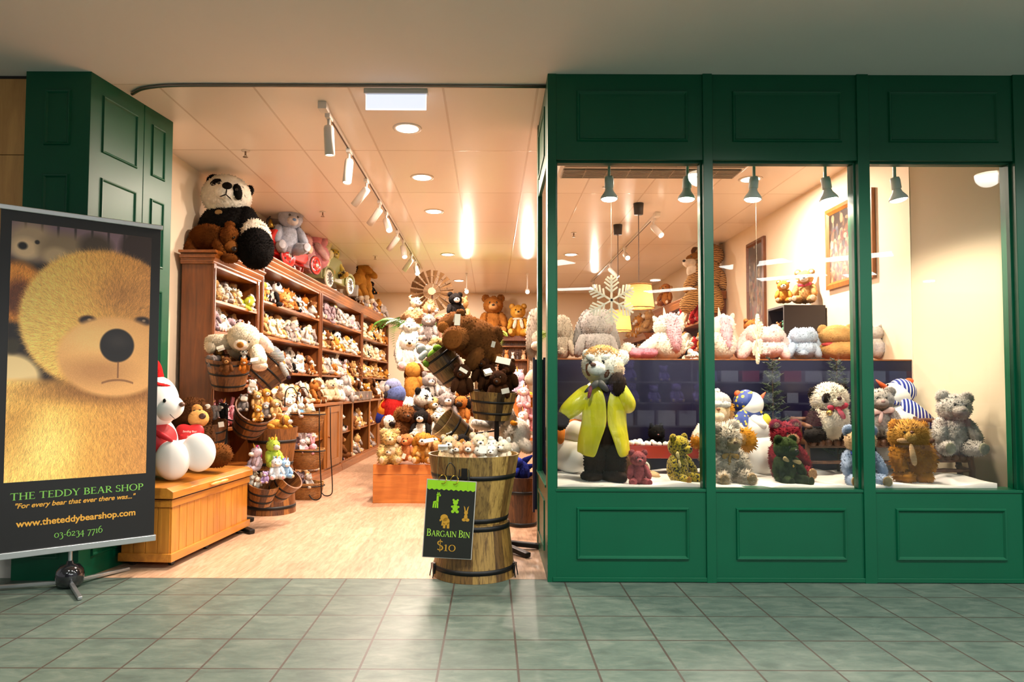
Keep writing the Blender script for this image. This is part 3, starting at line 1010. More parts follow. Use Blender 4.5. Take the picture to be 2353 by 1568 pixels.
def blob_shape(parts):
    m = MB()
    for q in parts:
        if len(q) == 4:
            cx, cz, rx, rz = q
            m.prism([(cx + rx * math.cos(2 * PI * i / 20), cz + rz * math.sin(2 * PI * i / 20)) for i in range(20)], 0.0008)
        else:
            m.prism([q[i:i + 2] for i in range(0, len(q), 2)], 0.0008)
    return m
def sil(name, parts, mat, x, z, k, i=0):
    o = blob_shape(parts).build(name, mat, sg)
    o.location = (x, -0.0012 - i * 0.0001, z); o.scale = (k, 1, k)
    MB().box(x - .0005, x + .0005, -0.0012, -0.0006, z + .05 * k * 10, -0.055).build('string', plain('#6f7a52', 0.6), sg)
sil('giraffe_shape', [(0, -.02, .022, .013), (.02, .045, .016, .012), (.005, -.02, .006, .045, .022, .045, .024, -.01), (-.02, -.015, -.024, -.065, -.012, -.065, -.008, -.02),
                      (-.004, -.02, -.006, -.065, .006, -.065, .008, -.02), (.01, -.02, .012, -.065, .024, -.065, .022, -.01), (.012, .05, .010, .066, .016, .066, .018, .05), (.022, .05, .024, .066, .030, .066, .028, .05), (.03, .04, .010, .008)],
    LIME2, -0.087, -0.118, 0.72)
sil('bear_shape', [(0, .03, .021, .020), (-.017, .05, .009, .009), (.017, .05, .009, .009), (0, -.015, .022, .030), (-.024, -.005, .011, .009), (.024, -.005, .011, .009), (-.018, -.045, .014, .013), (.018, -.045, .014, .013)],
    LIME2, 0.030, -0.148, 0.72)
sil('rabbit_shape', [(0, .022, .015, .017), (-.012, .03, -.020, .078, -.010, .066, -.002, .034), (.012, .03, .020, .078, .010, .066, .002, .034), (0, -.012, .014, .024), (-.014, -.035, .016, .013), (.014, -.035, .016, .013)],
    OCH, 0.096, -0.200, 0.74)
sil('elephant_shape', [(-.006, .018, .028, .026), (.010, -.008, .026, .028), (-.026, .008, -.040, .004, -.038, -.010, -.026, -.006), (-.02, .0, -.024, -.04, -.014, -.042, -.008, -.005), (-.012, -.02, -.010, -.06, .006, -.06, .008, -.02), (.016, -.02, .018, -.06, .036, -.06, .034, -.01)],
    OCH, -0.026, -0.235, 0.80)
serif_text('BARGAIN BIN', 0.043, 0.258, sg, plain('#a5d84a', 0.5), (0.0, -0.0015, -0.333), small=(0, 8))
serif_text('$10', 0.062, 0.115, sg, OCH, (-0.008, -0.0015, -0.418))
for x in (-0.055, 0.015):
    MB().tube([(x + .022 * math.cos(t), -.004 + .01 * math.sin(t * 2), .008 + .026 * math.sin(t)) for t in np.linspace(0, 2 * PI, 20)[:-1]], 0.0022, 6, closed=True).build('ring', plain('#c9a23a', 0.2, metal=1.0), sg)
MB().tube(curve_pts([(-.04, .012, .03), (-.036, .01, .075), (-.015, .008, .105), (.012, .008, .075), (.016, .012, .03)], 6), 0.003, 6).build('hanging_cord', IRON, sg)

# ---- slatted bucket stands (one pole each, buckets hang round it)
def pole_stand(name, label, x, y, h, legs):
    e = empty(name, (x, y, 0)); tag(e, label, 'display stand')
    MB().cyl((0, 0, .03), (0, 0, h), 0.019, n=14).build('pole', IRON, e)
    MB().lathe([(0.0, .09), (.035, .085), (.04, .03), (0, .028)], 18).build('hub', IRON, e)
    for a, ln in legs:
        c, s = math.cos(R(a)), math.sin(R(a))
        MB().bar((c * .03, s * .03, .052), (c * ln, s * ln, .02), .05, .036).build('leg', IRON, e, .008)
    return e
st1 = pole_stand('bucket_stand', 'black pole stand carrying wooden buckets behind the pine chest', -2.26, 6.0, 1.02, ((-38, .42), (60, .3), (150, .22), (-130, .3)))
st2 = pole_stand('bucket_stand', 'black pole stand carrying wooden buckets behind the bargain bin', 0.045, 5.0, 1.16, ((0, .36), (-50, .34), (130, .36), (215, .36)))
def bucket(label, c, axis, r0, r1, h, tones=DARKB, stand=None):
    """c: centre of the bucket, axis: direction its mouth points"""
    a = Vector(axis).normalized()
    q = a.to_track_quat('Z', 'Y').to_euler()
    e = vessel('bucket', label, 'bucket', Vector(c) - a * h / 2, q, r0, r1, h, (0.12, 0.5, 0.82) if h > .22 else (0.2, 0.6), tones, group='wooden buckets on the pole stands', n=36, hoop_w=.016)
    if stand is not None:
        p = stand.location
        d = Vector((p.x, p.y, c[2])) - Vector(c)
        M = Matrix.Translation(Vector(c) - a * h / 2) @ q.to_matrix().to_4x4()
        Mi = M.inverted()
        MB().tube([Mi @ (Vector(c) + d * t - a * h * .3 * (1 - t)) for t in (0.3, .6, 1.0)], .006, 6).build('bracket', IRON, e)
    return e
st1.location = (-2.22, 5.72, 0)
bk = {}
bk['b1'] = bucket('round wooden bucket packed with assorted plush animals under the sprawling cream bear', (-2.155, 5.60, 1.285), (0.08, -0.22, 1), .125, .185, .26, BROWN, st1)
bk['b2'] = bucket('tipped wooden bucket with a striped-legged toy hanging over its rim', (-1.98, 6.05, 1.30), (.55, .25, .62), .125, .165, .26, BROWN, st1)
bk['b3'] = bucket('tilted wooden bucket overflowing with tan and grey plush puppies', (-2.03, 5.80, 0.90), (.42, -.45, .62), .125, .175, .26, BROWN, st1)
bk['b4'] = bucket('wooden bucket with a white price card behind the brown heart bear', (-2.30, 5.60, 0.79), (.05, -.2, 1), .11, .135, .2, BROWN, st1)
bk['b5'] = bucket('low wooden bucket of small cream plush beside the chest end', (-1.90, 5.70, 0.285), (.25, -.2, 1), .085, .13, .18, BROWN, st1)
bk['b6'] = bucket('low tipped wooden bucket of pastel plush ponies in front of the brown barrel', (-1.76, 5.82, 0.33), (.62, -.25, .62), .09, .115, .22, BROWN, st1)
bk['a'] = bucket('upright wooden bucket heaped with dark brown bears', (0.012, 4.87, 1.05), (0.05, -.06, 1), .128, .172, .20, OLIVE, st2)
bk['b'] = bucket('tipped wooden bucket under the big hanging brown bear', (-0.33, 5.08, 1.335), (-.60, -.12, .78), .10, .135, .27, OLIVE, st2)
bk['c'] = bucket('low tipped wooden bucket just above the bargain bin toys', (-0.27, 5.02, 0.86), (-.62, -.25, .5), .09, .12, .22, OLIVE, st2)

# ================================================================== BOOKCASES ALONG THE SHELF WALL
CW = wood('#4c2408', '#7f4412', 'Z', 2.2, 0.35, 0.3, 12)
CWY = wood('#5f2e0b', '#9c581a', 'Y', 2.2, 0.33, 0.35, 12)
CWD = wood('#381a06', '#5f330f', 'Z', 2.2, 0.5, 0.1, 12)  # back panels: shade behind the toys is put into this darker wood colour
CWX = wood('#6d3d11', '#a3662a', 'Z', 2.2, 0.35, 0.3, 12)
ROWROT = (0, 0, -math.atan(SK))
def cornice(parent, y0, y1, z, d, xf=0.0):
    """stepped crown moulding: front run plus its returns, profile extruded along y"""
    pr = [(-d, z - .11), (xf + .004, z - .11), (xf + .012, z - .095), (xf + .012, z - .085), (xf + .03, z - .06), (xf + .036, z - .045), (xf + .036, z - .035), (xf + .055, z - .02), (xf + .06, z - .012), (xf + .06, z), (-d, z)]
    MB().prism(pr, y1 - y0, Matrix.Translation((0, y0, 0))).build('cornice', CWY, parent, .0015)
    m = MB()
    for a, b, g in ((z - .095, z - .085, .008), (z - .06, z - .035, .024), (z - .022, z, .045)):
        m.box(-d, xf + .012 + g * .9, y0 - g, y0 + .002, a, b)
    m.build('cornice_return', CWY, parent, .0015)
def bookcase(label, y0, y1, z0, ztop, shelves, d=.27, st=.05, near=.0, mat=CW):
    e = empty('bookcase', (skew_x(y0), y0, 0), ROWROT)
    tag(e, label, 'bookcase', 'tall bookcases along the shelf wall')
    L = y1 - y0
    for a in (0, L - .025):
        boxo('side_panel', mat, -d, -.015, a, a + .025, z0, ztop - .1, e)
    for a, b in ((0, st), (L - st, L)):
        MB().box(-.015, .008, a, b, z0, ztop - .1).box(.008, .013, a + st * .3, a + st * .7, z0 + .03, ztop - .14).build('stile', mat, e, .003)
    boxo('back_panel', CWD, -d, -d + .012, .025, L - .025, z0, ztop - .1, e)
    boxo('top_board', CWY, -d, 0, .025, L - .025, ztop - .13, ztop - .1, e)
    for z in shelves:
        boxo('shelf', CWY, -d + .012, .004, .025, L - .025, z - .03, z, e, .004)
    cornice(e, -.03, L + .03, ztop, d)
    return e
def counter(label, y0, y1, xf, layout, d=None, ztop=.955):
    """low cupboard run; layout: list of (kind, y0, y1) bays, kind 'open' or 'door'"""
    e = empty('counter_cabinet', (skew_x(y0), y0, 0), ROWROT)
    tag(e, label, 'cabinet', 'low cabinets under the bookcases')
    L = y1 - y0; b = -.27
    boxo('top', CWY, b, xf + .03, -.0, L - .005, ztop - .035, ztop, e, .006)
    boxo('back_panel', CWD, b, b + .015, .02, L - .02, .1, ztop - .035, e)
    for a in (0, L - .03):
        boxo('side_panel', CWX, b, xf - .02, a, a + .025, .1, ztop - .035, e)
    MB().box(b, xf + .015, 0, L - .005, 0, .10).box(xf + .015, xf + .022, 0, L - .005, 0, .06).build('plinth', CWY, e, .004)
    boxo('bottom_board', CWY, b, xf - .01, .02, L - .02, .10, .12, e)
    ys = sorted({0.0, L} | {v for _, p, q in layout for v in (p, q)})
    for v in ys:
        w = .03
        boxo('stile', CWX, xf - .02, xf, max(0, v - w), min(L - .005, v + w), .12, ztop - .035, e, .003)
    for k, p, q in layout:
        if k == 'door':
            dr = MB()
            a, c = p + .034, q - .034
            s = .085
            for r in ((a, a + s, .125, ztop - .045), (c - s, c, .125, ztop - .045), (a + s, c - s, .125, .125 + s), (a + s, c - s, ztop - .045 - s, ztop - .045)):
                dr.box(xf - .004, xf + .014, *r)
            dr.box(xf - .004, xf + .004, a + s, c - s, .125 + s, ztop - .045 - s)
            dd = dr.build('door', CWX, e, .003)
            MB().ball((xf + .032, a + .04, .52), .017).cyl((xf + .012, a + .04, .52), (xf + .026, a + .04, .52), .008, n=10).build('knob', CWY, dd)
        else:
            boxo('shelf', CWY, b + .015, xf - .03, p + .02, q - .02, .50, .52, e)
            for v in (p, q):
                if 0.05 < v < L - .05:
                    boxo('divider', CWX, b + .015, xf - .02, v - .01, v + .01, .12, ztop - .035, e)
    return e
U1 = bookcase('bookcase under the giant panda, near panel facing the entrance', 5.79, 6.86, 0.0, 2.33, (0.42, 0.80, 1.19, 1.42, 1.655, 1.925))
U2 = bookcase('tall bookcase under the red pedal tractor', 6.93, 9.10, 0.955, 2.53, (1.33, 1.70, 2.065))
U3 = bookcase('tall bookcase under the green pedal truck', 9.14, 11.66, 0.955, 2.54, (1.33, 1.69, 2.09))
U4 = bookcase('last tall bookcase before the palm fronds', 11.70, 14.22, 0.955, 2.55, (1.33, 1.67, 2.03))
C2 = counter('low cabinet with an open bay and a knobbed panel door', 6.93, 9.50, .20, [('door', .05, .62), ('open', .62, 1.78), ('door', 1.78, 2.5)])
C3 = counter('low open cabinet with a middle divider full of plush', 9.51, 12.3, .20, [('open', .05, .70), ('open', .70, 1.95), ('open', 1.95, 2.7)])
C4 = counter('low cabinet at the back corner of the shelf wall', 12.31, 14.22, .20, [('open', .05, 1.86)])

# ---- right-hand bookcases facing the shelf wall
def bookcase_r(label, y0, y1, z0, ztop, shelves, d=.32, xf=2.83):
    e = empty('bookcase', (xf, y0, 0)); tag(e, label, 'bookcase', 'bookcases against the picture wall')
    L = y1 - y0
    for a in (0, L - .025):
        boxo('side_panel', CW, .015, d, a, a + .025, z0, ztop - .1, e)
    for a, b in ((0, .05), (L - .05, L)):
        boxo('stile', CW, -.008, .015, a, b, z0, ztop - .1, e, .003)
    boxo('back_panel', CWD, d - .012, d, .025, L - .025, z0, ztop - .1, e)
    for z in shelves:
        boxo('shelf', CWY, 0, d - .012, .025, L - .025, z - .03, z, e, .004)
    pr = [(d, ztop - .11), (d, ztop), (-.06, ztop), (-.06, ztop - .012), (-.036, ztop - .035), (-.036, ztop - .045), (-.012, ztop - .085), (-.012, ztop - .095), (-.004, ztop - .11)]
    MB().prism(pr, L + .06, Matrix.Translation((0, -.03, 0))).build('cornice', CWY, e, .0015)
    return e
V1 = bookcase_r('bookcase under the big plush tiger against the picture wall', 9.10, 11.6, 0.0, 2.47, (0.5, 0.95, 1.33, 1.70, 2.07))
V2 = bookcase_r('lower bookcase beyond the plush tiger, near the back wall', 12.4, 14.25, 0.0, 2.16, (0.5, 0.95, 1.33, 1.72))

# ---- back wall dresser
e = empty('dresser', (0.45, 14.02, 0)); tag(e, 'wooden dresser with boarded back against the back wall under two teddy bears', 'dresser')
m = MB()
for i in range(7):
    m.box(-.30 + i * .086, -.30 + (i + 1) * .086 - .004, .10, .115, .95, 2.1)
m.build('boarded_back', CWX, e)
for a in (-.32, .29): boxo('side_panel', CWX, a, a + .03, -.16, .24, 0, 2.12, e, .003)
for z in (1.36, 1.72, 2.0): boxo('shelf', CWX, -.29, .29, -.15, .10, z - .025, z, e, .003)
MB().prism([(-.36, 2.10), (-.345, 2.13), (-.36, 2.16), (-.38, 2.18), (-.38, 2.205), (.38, 2.205), (.38, 2.18), (.36, 2.16), (.345, 2.13), (.36, 2.10)], .44, Matrix.Translation((0, -.2, 0))).build('cornice', CWY, e, .002)
boxo('base_cupboard', CWX, -.34, .34, -.2, .24, 0, .95, e, .004)

# ---- pine crate carrying the toy pile, with a second low plinth behind
cr = empty('display_crate', (-0.70, 7.45, 0)); tag(cr, 'low orange pine crate under the heap of plush animals', 'crate')
ORP = wood('#b5672a', '#d9893f', 'X', 2.2, 0.45, 0.15, 9)
m = MB().box(-.485, .485, -.545, -.52, 0.0, .285)
m.build('front_board', ORP, cr, .003)
boxo('front_board', ORP, -.485, .485, -.545, -.52, .288, .388, cr, .003)
for x in (-.485, .46): boxo('end_board', ORP, x, x + .025, -.519, .55, 0, .388, cr, .003)
boxo('top_board', ORP, -.458, .458, -.518, .55, .355, .375, cr)

# ---- windmill on its timber tower
tw = empty('windmill_display', (-0.72, 8.3, 0)); tag(tw, 'timber tower with a bladed metal windmill wheel at its top', 'windmill')
GREYW = wood('#6a4a36', '#9c7862', 'Z', 2.2, 0.6, 0.0, 12)
for sx in (-1, 1):
    for sy in (-1, 1):
        MB().bar((sx * .36, sy * .34, 0.376 if sy < 0 else 0.0), (sx * .07, sy * .05, 1.99), .03, .03).build('leg', GREYW, tw)
for z, k in ((0.9, .245), (1.35, .17), (1.7, .12)):
    MB().bar((-k, -k * .95, z), (k, -k * .95, z), .022, .022).build('rung', GREYW, tw)
boxo('platform', GREYW, -.2, .2, -.13, .13, 1.985, 2.015, tw, .003)
MB().cyl((0, 0, 2.01), (0, -.0, 2.33), .014, n=10).build('mast', GREYW, tw)
TIN = plain('#5e4326', 0.4, metal=0.5, var=.2, nscale=20)
hubp = MB().cyl((0, -.04, 2.327), (0, -.10, 2.327), .045, n=20).build('hub', plain('#9c7a5c', .4, metal=.7), tw)
for i in range(18):
    a = 2 * PI * i / 18; da = .125
    vs = []
    for r, tw_ in ((.105, .012), (.262, .028)):
        for s in (-1, 1):
            t = a + s * da * (.8 if r < .2 else 1)
            vs.append((r * math.cos(t), -.075 + s * tw_, 2.327 + r * math.sin(t)))
    q = [vs[0], vs[1], vs[3], vs[2]]
    q2 = [(x, y + .003, z) for x, y, z in q]
    MB().add(q + q2, [(0, 1, 2, 3), (7, 6, 5, 4), (0, 4, 5, 1), (1, 5, 6, 2), (2, 6, 7, 3), (3, 7, 4, 0)]).build('blade', TIN, tw)
for r in (.105, .19):
    MB().tube([(r * math.cos(t), -.066, 2.327 + r * math.sin(t)) for t in np.linspace(0, 2 * PI, 37)[:-1]], .004, 6, closed=True).build('rim', TIN, tw)
m = MB()
for i in range(9):
    a = 2 * PI * i / 9
    MB().bar((.03 * math.cos(a), -.07, 2.327 + .03 * math.sin(a)), (.2 * math.cos(a), -.066, 2.327 + .2 * math.sin(a)), .005, .005).build('spoke', TIN, tw)

# ---- wire stand with three wicker baskets
WICK = None
def wicker(c0, c1):
    m, nt, b = _new('wicker')
    v = coords(nt)
    w1 = nt.nodes.new('ShaderNodeTexWave'); w1.bands_direction = 'Z'; w1.inputs['Scale'].default_value = 26; w1.inputs['Distortion'].default_value = 3.0; w1.inputs['Detail'].default_value = 2
    nt.links.new(v, w1.inputs['Vector'])
    n1 = noise(nt, v, 30, 3)
    mx = N(nt, 'ShaderNodeMath', operation='MULTIPLY'); nt.links.new(w1.outputs['Fac'], mx.inputs[0]); nt.links.new(n1, mx.inputs[1])
    nt.links.new(ramp(nt, mx.outputs[0], [(.08, srgb(c0)), (.4, srgb(c1))]), b.inputs['Base Color'])
    b.inputs['Roughness'].default_value = .6
    bump(nt, b, mx.outputs[0], .9, .01)
    return m
WICK = wicker('#5a3310', '#c58a42')
ws = empty('basket_stand', (-1.93, 7.18, 0), (0, 0, R(-12))); tag(ws, 'dark wire stand holding three tiers of oval wicker baskets', 'display stand')
for sy in (-.13, .13):
    MB().tube(curve_pts([(-.20, sy, .0), (-.205, sy, .5), (-.19, sy, .9), (-.175, sy, 1.12), (-.10, sy, 1.16), (-.05, sy, 1.10)], 5), .006, 6).build('upright', IRON, ws)
    MB().tube(curve_pts([(.20, sy, .95), (.21, sy, .5), (.235, sy, .12), (.22, sy, .03), (.15, sy, .015), (.10, sy, .06)], 5), .006, 6).build('upright', IRON, ws)
for zt in (.88, .50, .14):
    MB().tube([(.2 * math.cos(t), .14 * math.sin(t), zt) for t in np.linspace(0, 2 * PI, 29)[:-1]], .005, 6, closed=True).build('hoop', IRON, ws)
def basket(label, z):
    e = empty('wicker_basket', (-1.93, 7.18, z), (0, 0, R(-12))); tag(e, label, 'basket', 'wicker baskets on the wire stand')
    n = 32
    pr = [(.62, -.13), (.75, -.12), (.9, -.05), (.97, 0), (1.0, .012), (.95, .012), (.92, 0), (.84, -.05), (.7, -.11), (.3, -.115)]
    m = MB().lathe(pr, n); m.v = [(x * .195, y * .145, zz * 1.5) for x, y, zz in m.v]
    k = len(m.v); m.add([(.62 * .195 * math.cos(2 * PI * i / n), .62 * .145 * math.sin(2 * PI * i / n), -.195) for i in range(n)], [tuple(range(n))[::-1]])
    m.build('weave', WICK, e)
    return e
BS = [basket('top wicker basket of white and blue plush on the wire stand', .885), basket('middle wicker basket of pink and white plush on the wire stand', .505), basket('bottom wicker basket of mauve plush on the wire stand', .155)]

# ================================================================== DISPLAY WINDOW FURNITURE
NAVY = plain('#120f29', 0.3, var=.12, nscale=2.0)
bd = empty('backdrop_panel', (0.40, 5.10, 0)); tag(bd, 'dark navy backdrop board behind the window display', 'board')
boxo('board', NAVY, -.07, 2.752, 0, .03, .27, 1.385, bd)
boxo('edge_strip', CWY, -.0, 2.752, -.004, .034, 1.385, 1.394, bd)
boxo('end_cap', plain('#221a30', .5), -.085, -.07, -.012, .042, .25, 1.40, bd)
cb = empty('display_counter', (0.55, 5.13, 0)); tag(cb, 'long wooden counter behind the navy board carrying large plush toys', 'counter')
boxo('worktop', CWY, 0, 2.60, 0.008, .62, 1.345, 1.384, cb, .003)
boxo('carcass', CWX, 0.03, 2.59, .02, .60, 0, 1.345, cb, .003)
# platform under the snow, and the snow blanket
boxo('floor_plinth', plain('#cfc8bc', .8), 0.385, 3.15, 4.31, 5.09, 0.0, .53, kind='structure')
def snow():
    nx, ny = 90, 36
    vs, fs = [], []
    rr = np.random.default_rng(5)
    ph = rr.uniform(0, 6, 8)
    for j in range(ny + 1):
        for i in range(nx + 1):
            x = .40 + 2.75 * i / nx; y = 4.262 + .825 * j / ny
            z = .572 + .008 * math.sin(x * 9 + ph[0] + y * 4) + .006 * math.sin(x * 19 + y * 13 + ph[1]) + .006 * math.sin(y * 17 - x * 5 + ph[2])
            z += .035 * math.exp(-((x - 3.05) / .12) ** 2) * (1 if y < 4.6 else .5)
            vs.append((x, y, z))
    for j in range(ny):
        for i in range(nx):
            a = j * (nx + 1) + i
            fs.append((a, a + 1, a + nx + 2, a + nx + 1))
    m = MB().add(vs, fs, True)
    k = nx + 1
    edge = [i for i in range(k)]
    base = len(m.v)
    m.v += [(m.v[i][0], m.v[i][1], .545) for i in edge]
    m.f += [(edge[i + 1], edge[i], base + i, base + i + 1) for i in range(nx)]; m.sm += [True] * nx; m.at += [0.0] * nx
    return m
SNOW = fur('#f6f4f0', .03, 60)
o = snow().build('snow_blanket', SNOW); tag(o, 'white snow blanket covering the floor of the display window', 'fabric')

# rustic twig furniture
TWIG = wood('#3c2213', '#74492a', 'Z', 3, .6, .1, 8)
TWIGC = plain('#b98350', .6)
def twig(parent, name, p0, p1, r0, r1=None, seed=0):
    rr = random.Random(seed)
    r1 = r0 if r1 is None else r1
    n = 7
    p0, p1 = Vector(p0), Vector(p1)
    pts = [p0.lerp(p1, i / (n - 1)) + Vector((rr.uniform(-1, 1), rr.uniform(-1, 1), rr.uniform(-1, 1))) * r0 * .22 * (0 < i < n - 1) for i in range(n)]
    return MB().tube(pts, [(r0 + (r1 - r0) * i / (n - 1)) * rr.uniform(.9, 1.12) for i in range(n)], 9).build(name, TWIG, parent)
def twig_seat(name, label, loc, L, d, seat, back, rot=0.0):
    e = empty(name, loc, (0, 0, rot)); tag(e, label, 'chair' if 'chair' in name else 'bench')
    k = 0
    for sx in (-1, 1):
        twig(e, 'leg', (sx * (L / 2 + .005), -d / 2, 0), (sx * (L / 2 - .005), -d / 2, seat + .10), .018, .016, k); k += 1
        twig(e, 'leg', (sx * (L / 2 + .02), d / 2, 0), (sx * (L / 2 - .01), d / 2 + .03, seat + back), .019, .014, k); k += 1
        twig(e, 'armrest', (sx * (L / 2), -d / 2 - .05, seat + .11), (sx * (L / 2), d / 2 + .06, seat + .15), .017, .015, k); k += 1
        twig(e, 'stretcher', (sx * L / 2, -d / 2, seat * .45), (sx * L / 2, d / 2, seat * .5), .012, .012, k); k += 1
    for z in (seat * .42, seat - .025):
        twig(e, 'stretcher', (-L / 2, -d / 2, z), (L / 2, -d / 2, z + .005), .013, .012, k); k += 1
    n = max(6, int(L / .055))
    for i in range(n):
        x = -L / 2 + L * (i + .5) / n
        twig(e, 'seat_slat', (x, -d / 2 - .03, seat), (x, d / 2 + .02, seat), L / n * .42, None, 50 + i)
    twig(e, 'back_rail', (-L / 2, d / 2 + .02, seat + back * .9), (L / 2, d / 2 + .02, seat + back * .92), .016, .014, 90)
    for i in range(max(3, n // 2)):
        x = -L / 2 + L * (i + .5) / max(3, n // 2)
        twig(e, 'back_spindle', (x, d / 2, seat), (x, d / 2 + .02, seat + back * .9), .010, .009, 95 + i)
    return e
SZ = .572
twig_seat('twig_bench', 'low rustic twig bench in the window display under the seated panda', (2.57, 4.88, SZ - .008), .72, .22, .235, .17)
twig_seat('twig_chair', 'small rustic twig chair in the window under the pale grey teddy', (3.095, 4.68, SZ - .008), .26, .18, .155, .26, R(-8))
# splayed cream reveal closing the display on the picture-wall side
m = MB().prism([(3.155, 0), (3.60, 0), (3.60, CEIL), (3.155, CEIL)], .06, Matrix.Identity(4))
vs = [(3.155, 5.10), (3.56, 4.28), (3.62, 4.28), (3.22, 5.10)]
m = MB().add([(x, y, z) for z in (0, CEIL) for x, y in vs], [(3, 2, 1, 0), (4, 5, 6, 7), (0, 1, 5, 4), (1, 2, 6, 5), (2, 3, 7, 6), (3, 0, 4, 7)])
m.build('wall_reveal', CREAM, None, 0, 'structure')
bpy.data.objects['wall_right'].location.y = 5.09

# ---- toy wagon
wg = empty('toy_wagon', (1.20, 4.84, SZ)); tag(wg, 'red toy wagon filled with white snowballs in the window display', 'wagon')
REDP = plain('#b3261a', 0.25, coat=.5)
m = MB()
o_, i_ = [(-.26, -.115), (.26, -.115), (.26, .115), (-.26, .115)], []
def tray(x0, x1, y0, y1, z0, z1, fl, t):
    m = MB()
    rings = []
    for (g, z) in ((0, z0), (fl, z1), (fl + .008, z1 + .004), (fl - t, z1), (-t, z0 + t)):
        rings += [(x0 - g, y0 - g, z), (x1 + g, y0 - g, z), (x1 + g, y1 + g, z), (x0 - g, y1 + g, z)]
    fs = [(a * 4 + k, a * 4 + (k + 1) % 4, a * 4 + 4 + (k + 1) % 4, a * 4 + 4 + k) for a in range(4) for k in range(4)]
    fs += [(3, 2, 1, 0), (16, 17, 18, 19)]
    return m.add(rings, fs)
tray(-.24, .24, -.10, .10, .115, .205, .012, .006).build('tray', REDP, wg, .004)
for x in (-.15, .16):
    MB().cyl((x, -.125, .058), (x, .125, .058), .008, n=8).build('axle', IRON, wg)
    for y in (-.125, .125):
        wh = MB().cyl((x, y - .012, .058), (x, y + .012, .058), .057, n=28).build('wheel', plain('#141414', .5), wg, .004)
        s = -1 if y < 0 else 1
        MB().lathe([(.030, .0), (.030, .003), (.045, .003), (.045, 0)], 24, True, Matrix.Translation((x, y + s * .0122, .058)) @ Matrix.Rotation(-s * PI / 2, 4, 'X'), close=True).build('whitewall', plain('#e8e4dc', .5), wh)
        MB().ball((x, y + s * .013, .058), .012).build('hub_cap', REDP, wh)
MB().tube(curve_pts([(.25, 0, .13), (.32, 0, .09), (.40, -.02, .10)], 6), .006, 8).build('pull_handle', IRON, wg)
rs = random.Random(12)
k = 0
sb_me = None
for x in np.linspace(-.215, .215, 12):
    for y in (-.06, 0.01):
        if -.02 < x < .07 and y > 0: continue
        r = rs.uniform(.017, .023)
        if sb_me is None:
            sb = MB().ball((0, 0, 0), 1, nu=14, nv=9).build('snowball', plain('#f4f2ee', .8))
            sb_me = sb
        else:
            sb = sb_me.copy(); COL.objects.link(sb)
        sb.scale = (r,) * 3
        sb.location = (1.20 + x + rs.uniform(-.006, .006), 4.84 + y, SZ + .195 + r * .8 + rs.uniform(0, .012))
        tag(sb, 'small white snowball among those heaped in the red toy wagon', 'snowball', 'snowballs in the red wagon')

# ---- paper snowflakes hanging on threads
PAPER, nt_, b_ = _new('paper')
b_.inputs['Base Color'].default_value = srgb('#f4eedc')
tl_ = N(nt_, 'ShaderNodeBsdfTranslucent'); tl_.inputs[0].default_value = srgb('#f4eedc')
mx_ = N(nt_, 'ShaderNodeMixShader'); mx_.inputs[0].default_value = .5
nt_.links.new(b_.outputs[0], mx_.inputs[1]); nt_.links.new(tl_.outputs[0], mx_.inputs[2])
nt_.links.new(mx_.outputs[0], nt_.nodes['Material Output'].inputs[0])
def snowflake(label, x, y, z, r, rot):
    e = empty('snowflake', (x, y, z), (0, 0, rot)); tag(e, label, 'decoration')
    FL = PAPER
    m = MB(); w = r * .075
    for k in range(6):
        a = PI / 2 + k * PI / 3
        c, s = math.cos(a), math.sin(a)
        m.bar((0, 0, 0), (c * r, 0, s * r), .012, w, (0, 1, 0))
        for t, l in ((.34, .30), (.50, .36), (.66, .30), (.80, .22)):
            for sg_ in (-1, 1):
                b = a + sg_ * R(52)
                m.bar((c * r * t, 0, s * r * t), (c * r * t + math.cos(b) * r * l, 0, s * r * t + math.sin(b) * r * l), .012, w * .85, (0, 1, 0))
    m.build('paper_flake', FL, e)
    MB().cyl((0, 0, r * .97), (0, 0, 2.58 - z), .0006, n=5).build('thread', plain('#a89f90', .8), e)
snowflake('large cream paper snowflake hanging face on in the first window', .79, 4.45, 1.752, .165, 0)
snowflake('cream paper snowflake hanging edge on in the middle window', 1.745, 4.45, 1.50, .165, R(80))

# ---- pendant bulbs over the display
def pendant(x, y, tilt, label):
    e = empty('pendant_lamp', (x, y, 2.394)); tag(e, label, 'lamp', 'white pendant bulbs over the window display')
    PW = plain('#cfd6cf', .4)
    MB().cyl((0, 0, .17), (0, 0, CEIL - 2.394), .010, n=10).build('rod', PW, e)
    h = empty('head', (0, 0, .17), (tilt[0], tilt[1], 0)); h.parent = e
    MB().lathe([(0, .0), (.026, -.002), (.030, -.02), (.030, -.075), (.026, -.08), (0, -.08)], 20).build('socket', PW, h)
    MB().lathe([(.024, -.08), (.030, -.10), (.054, -.135), (.058, -.15), (.05, -.15)], 24).build('reflector', PW, h)
    MB().lathe([(.054, -.148), (.044, -.158), (.022, -.165), (0.0005, -.167)], 24).build('bulb', emitter('bulb_glow', (1.0, .92, .78), 22.0), h)
    light('lamp', 'SPOT', (0, 0, -.18), PEND_W, (1.0, .82, .62), h, size=.05, spot=R(150), blend=.5)
for x, t, s in ((.772, (0, 0), 'pendant bulb on a white rod above the paper snowflake'), (1.286, (0, R(3)), 'pendant bulb beside the mullion of the first window'),
                (1.723, (0, R(4)), 'pendant bulb above the edge on snowflake'), (2.19, (0, R(-9)), 'pendant bulb in front of the framed painting'), (2.646, (0, R(-9)), 'lone pendant bulb in the last window')):
    pendant(x, 4.42, t, s)

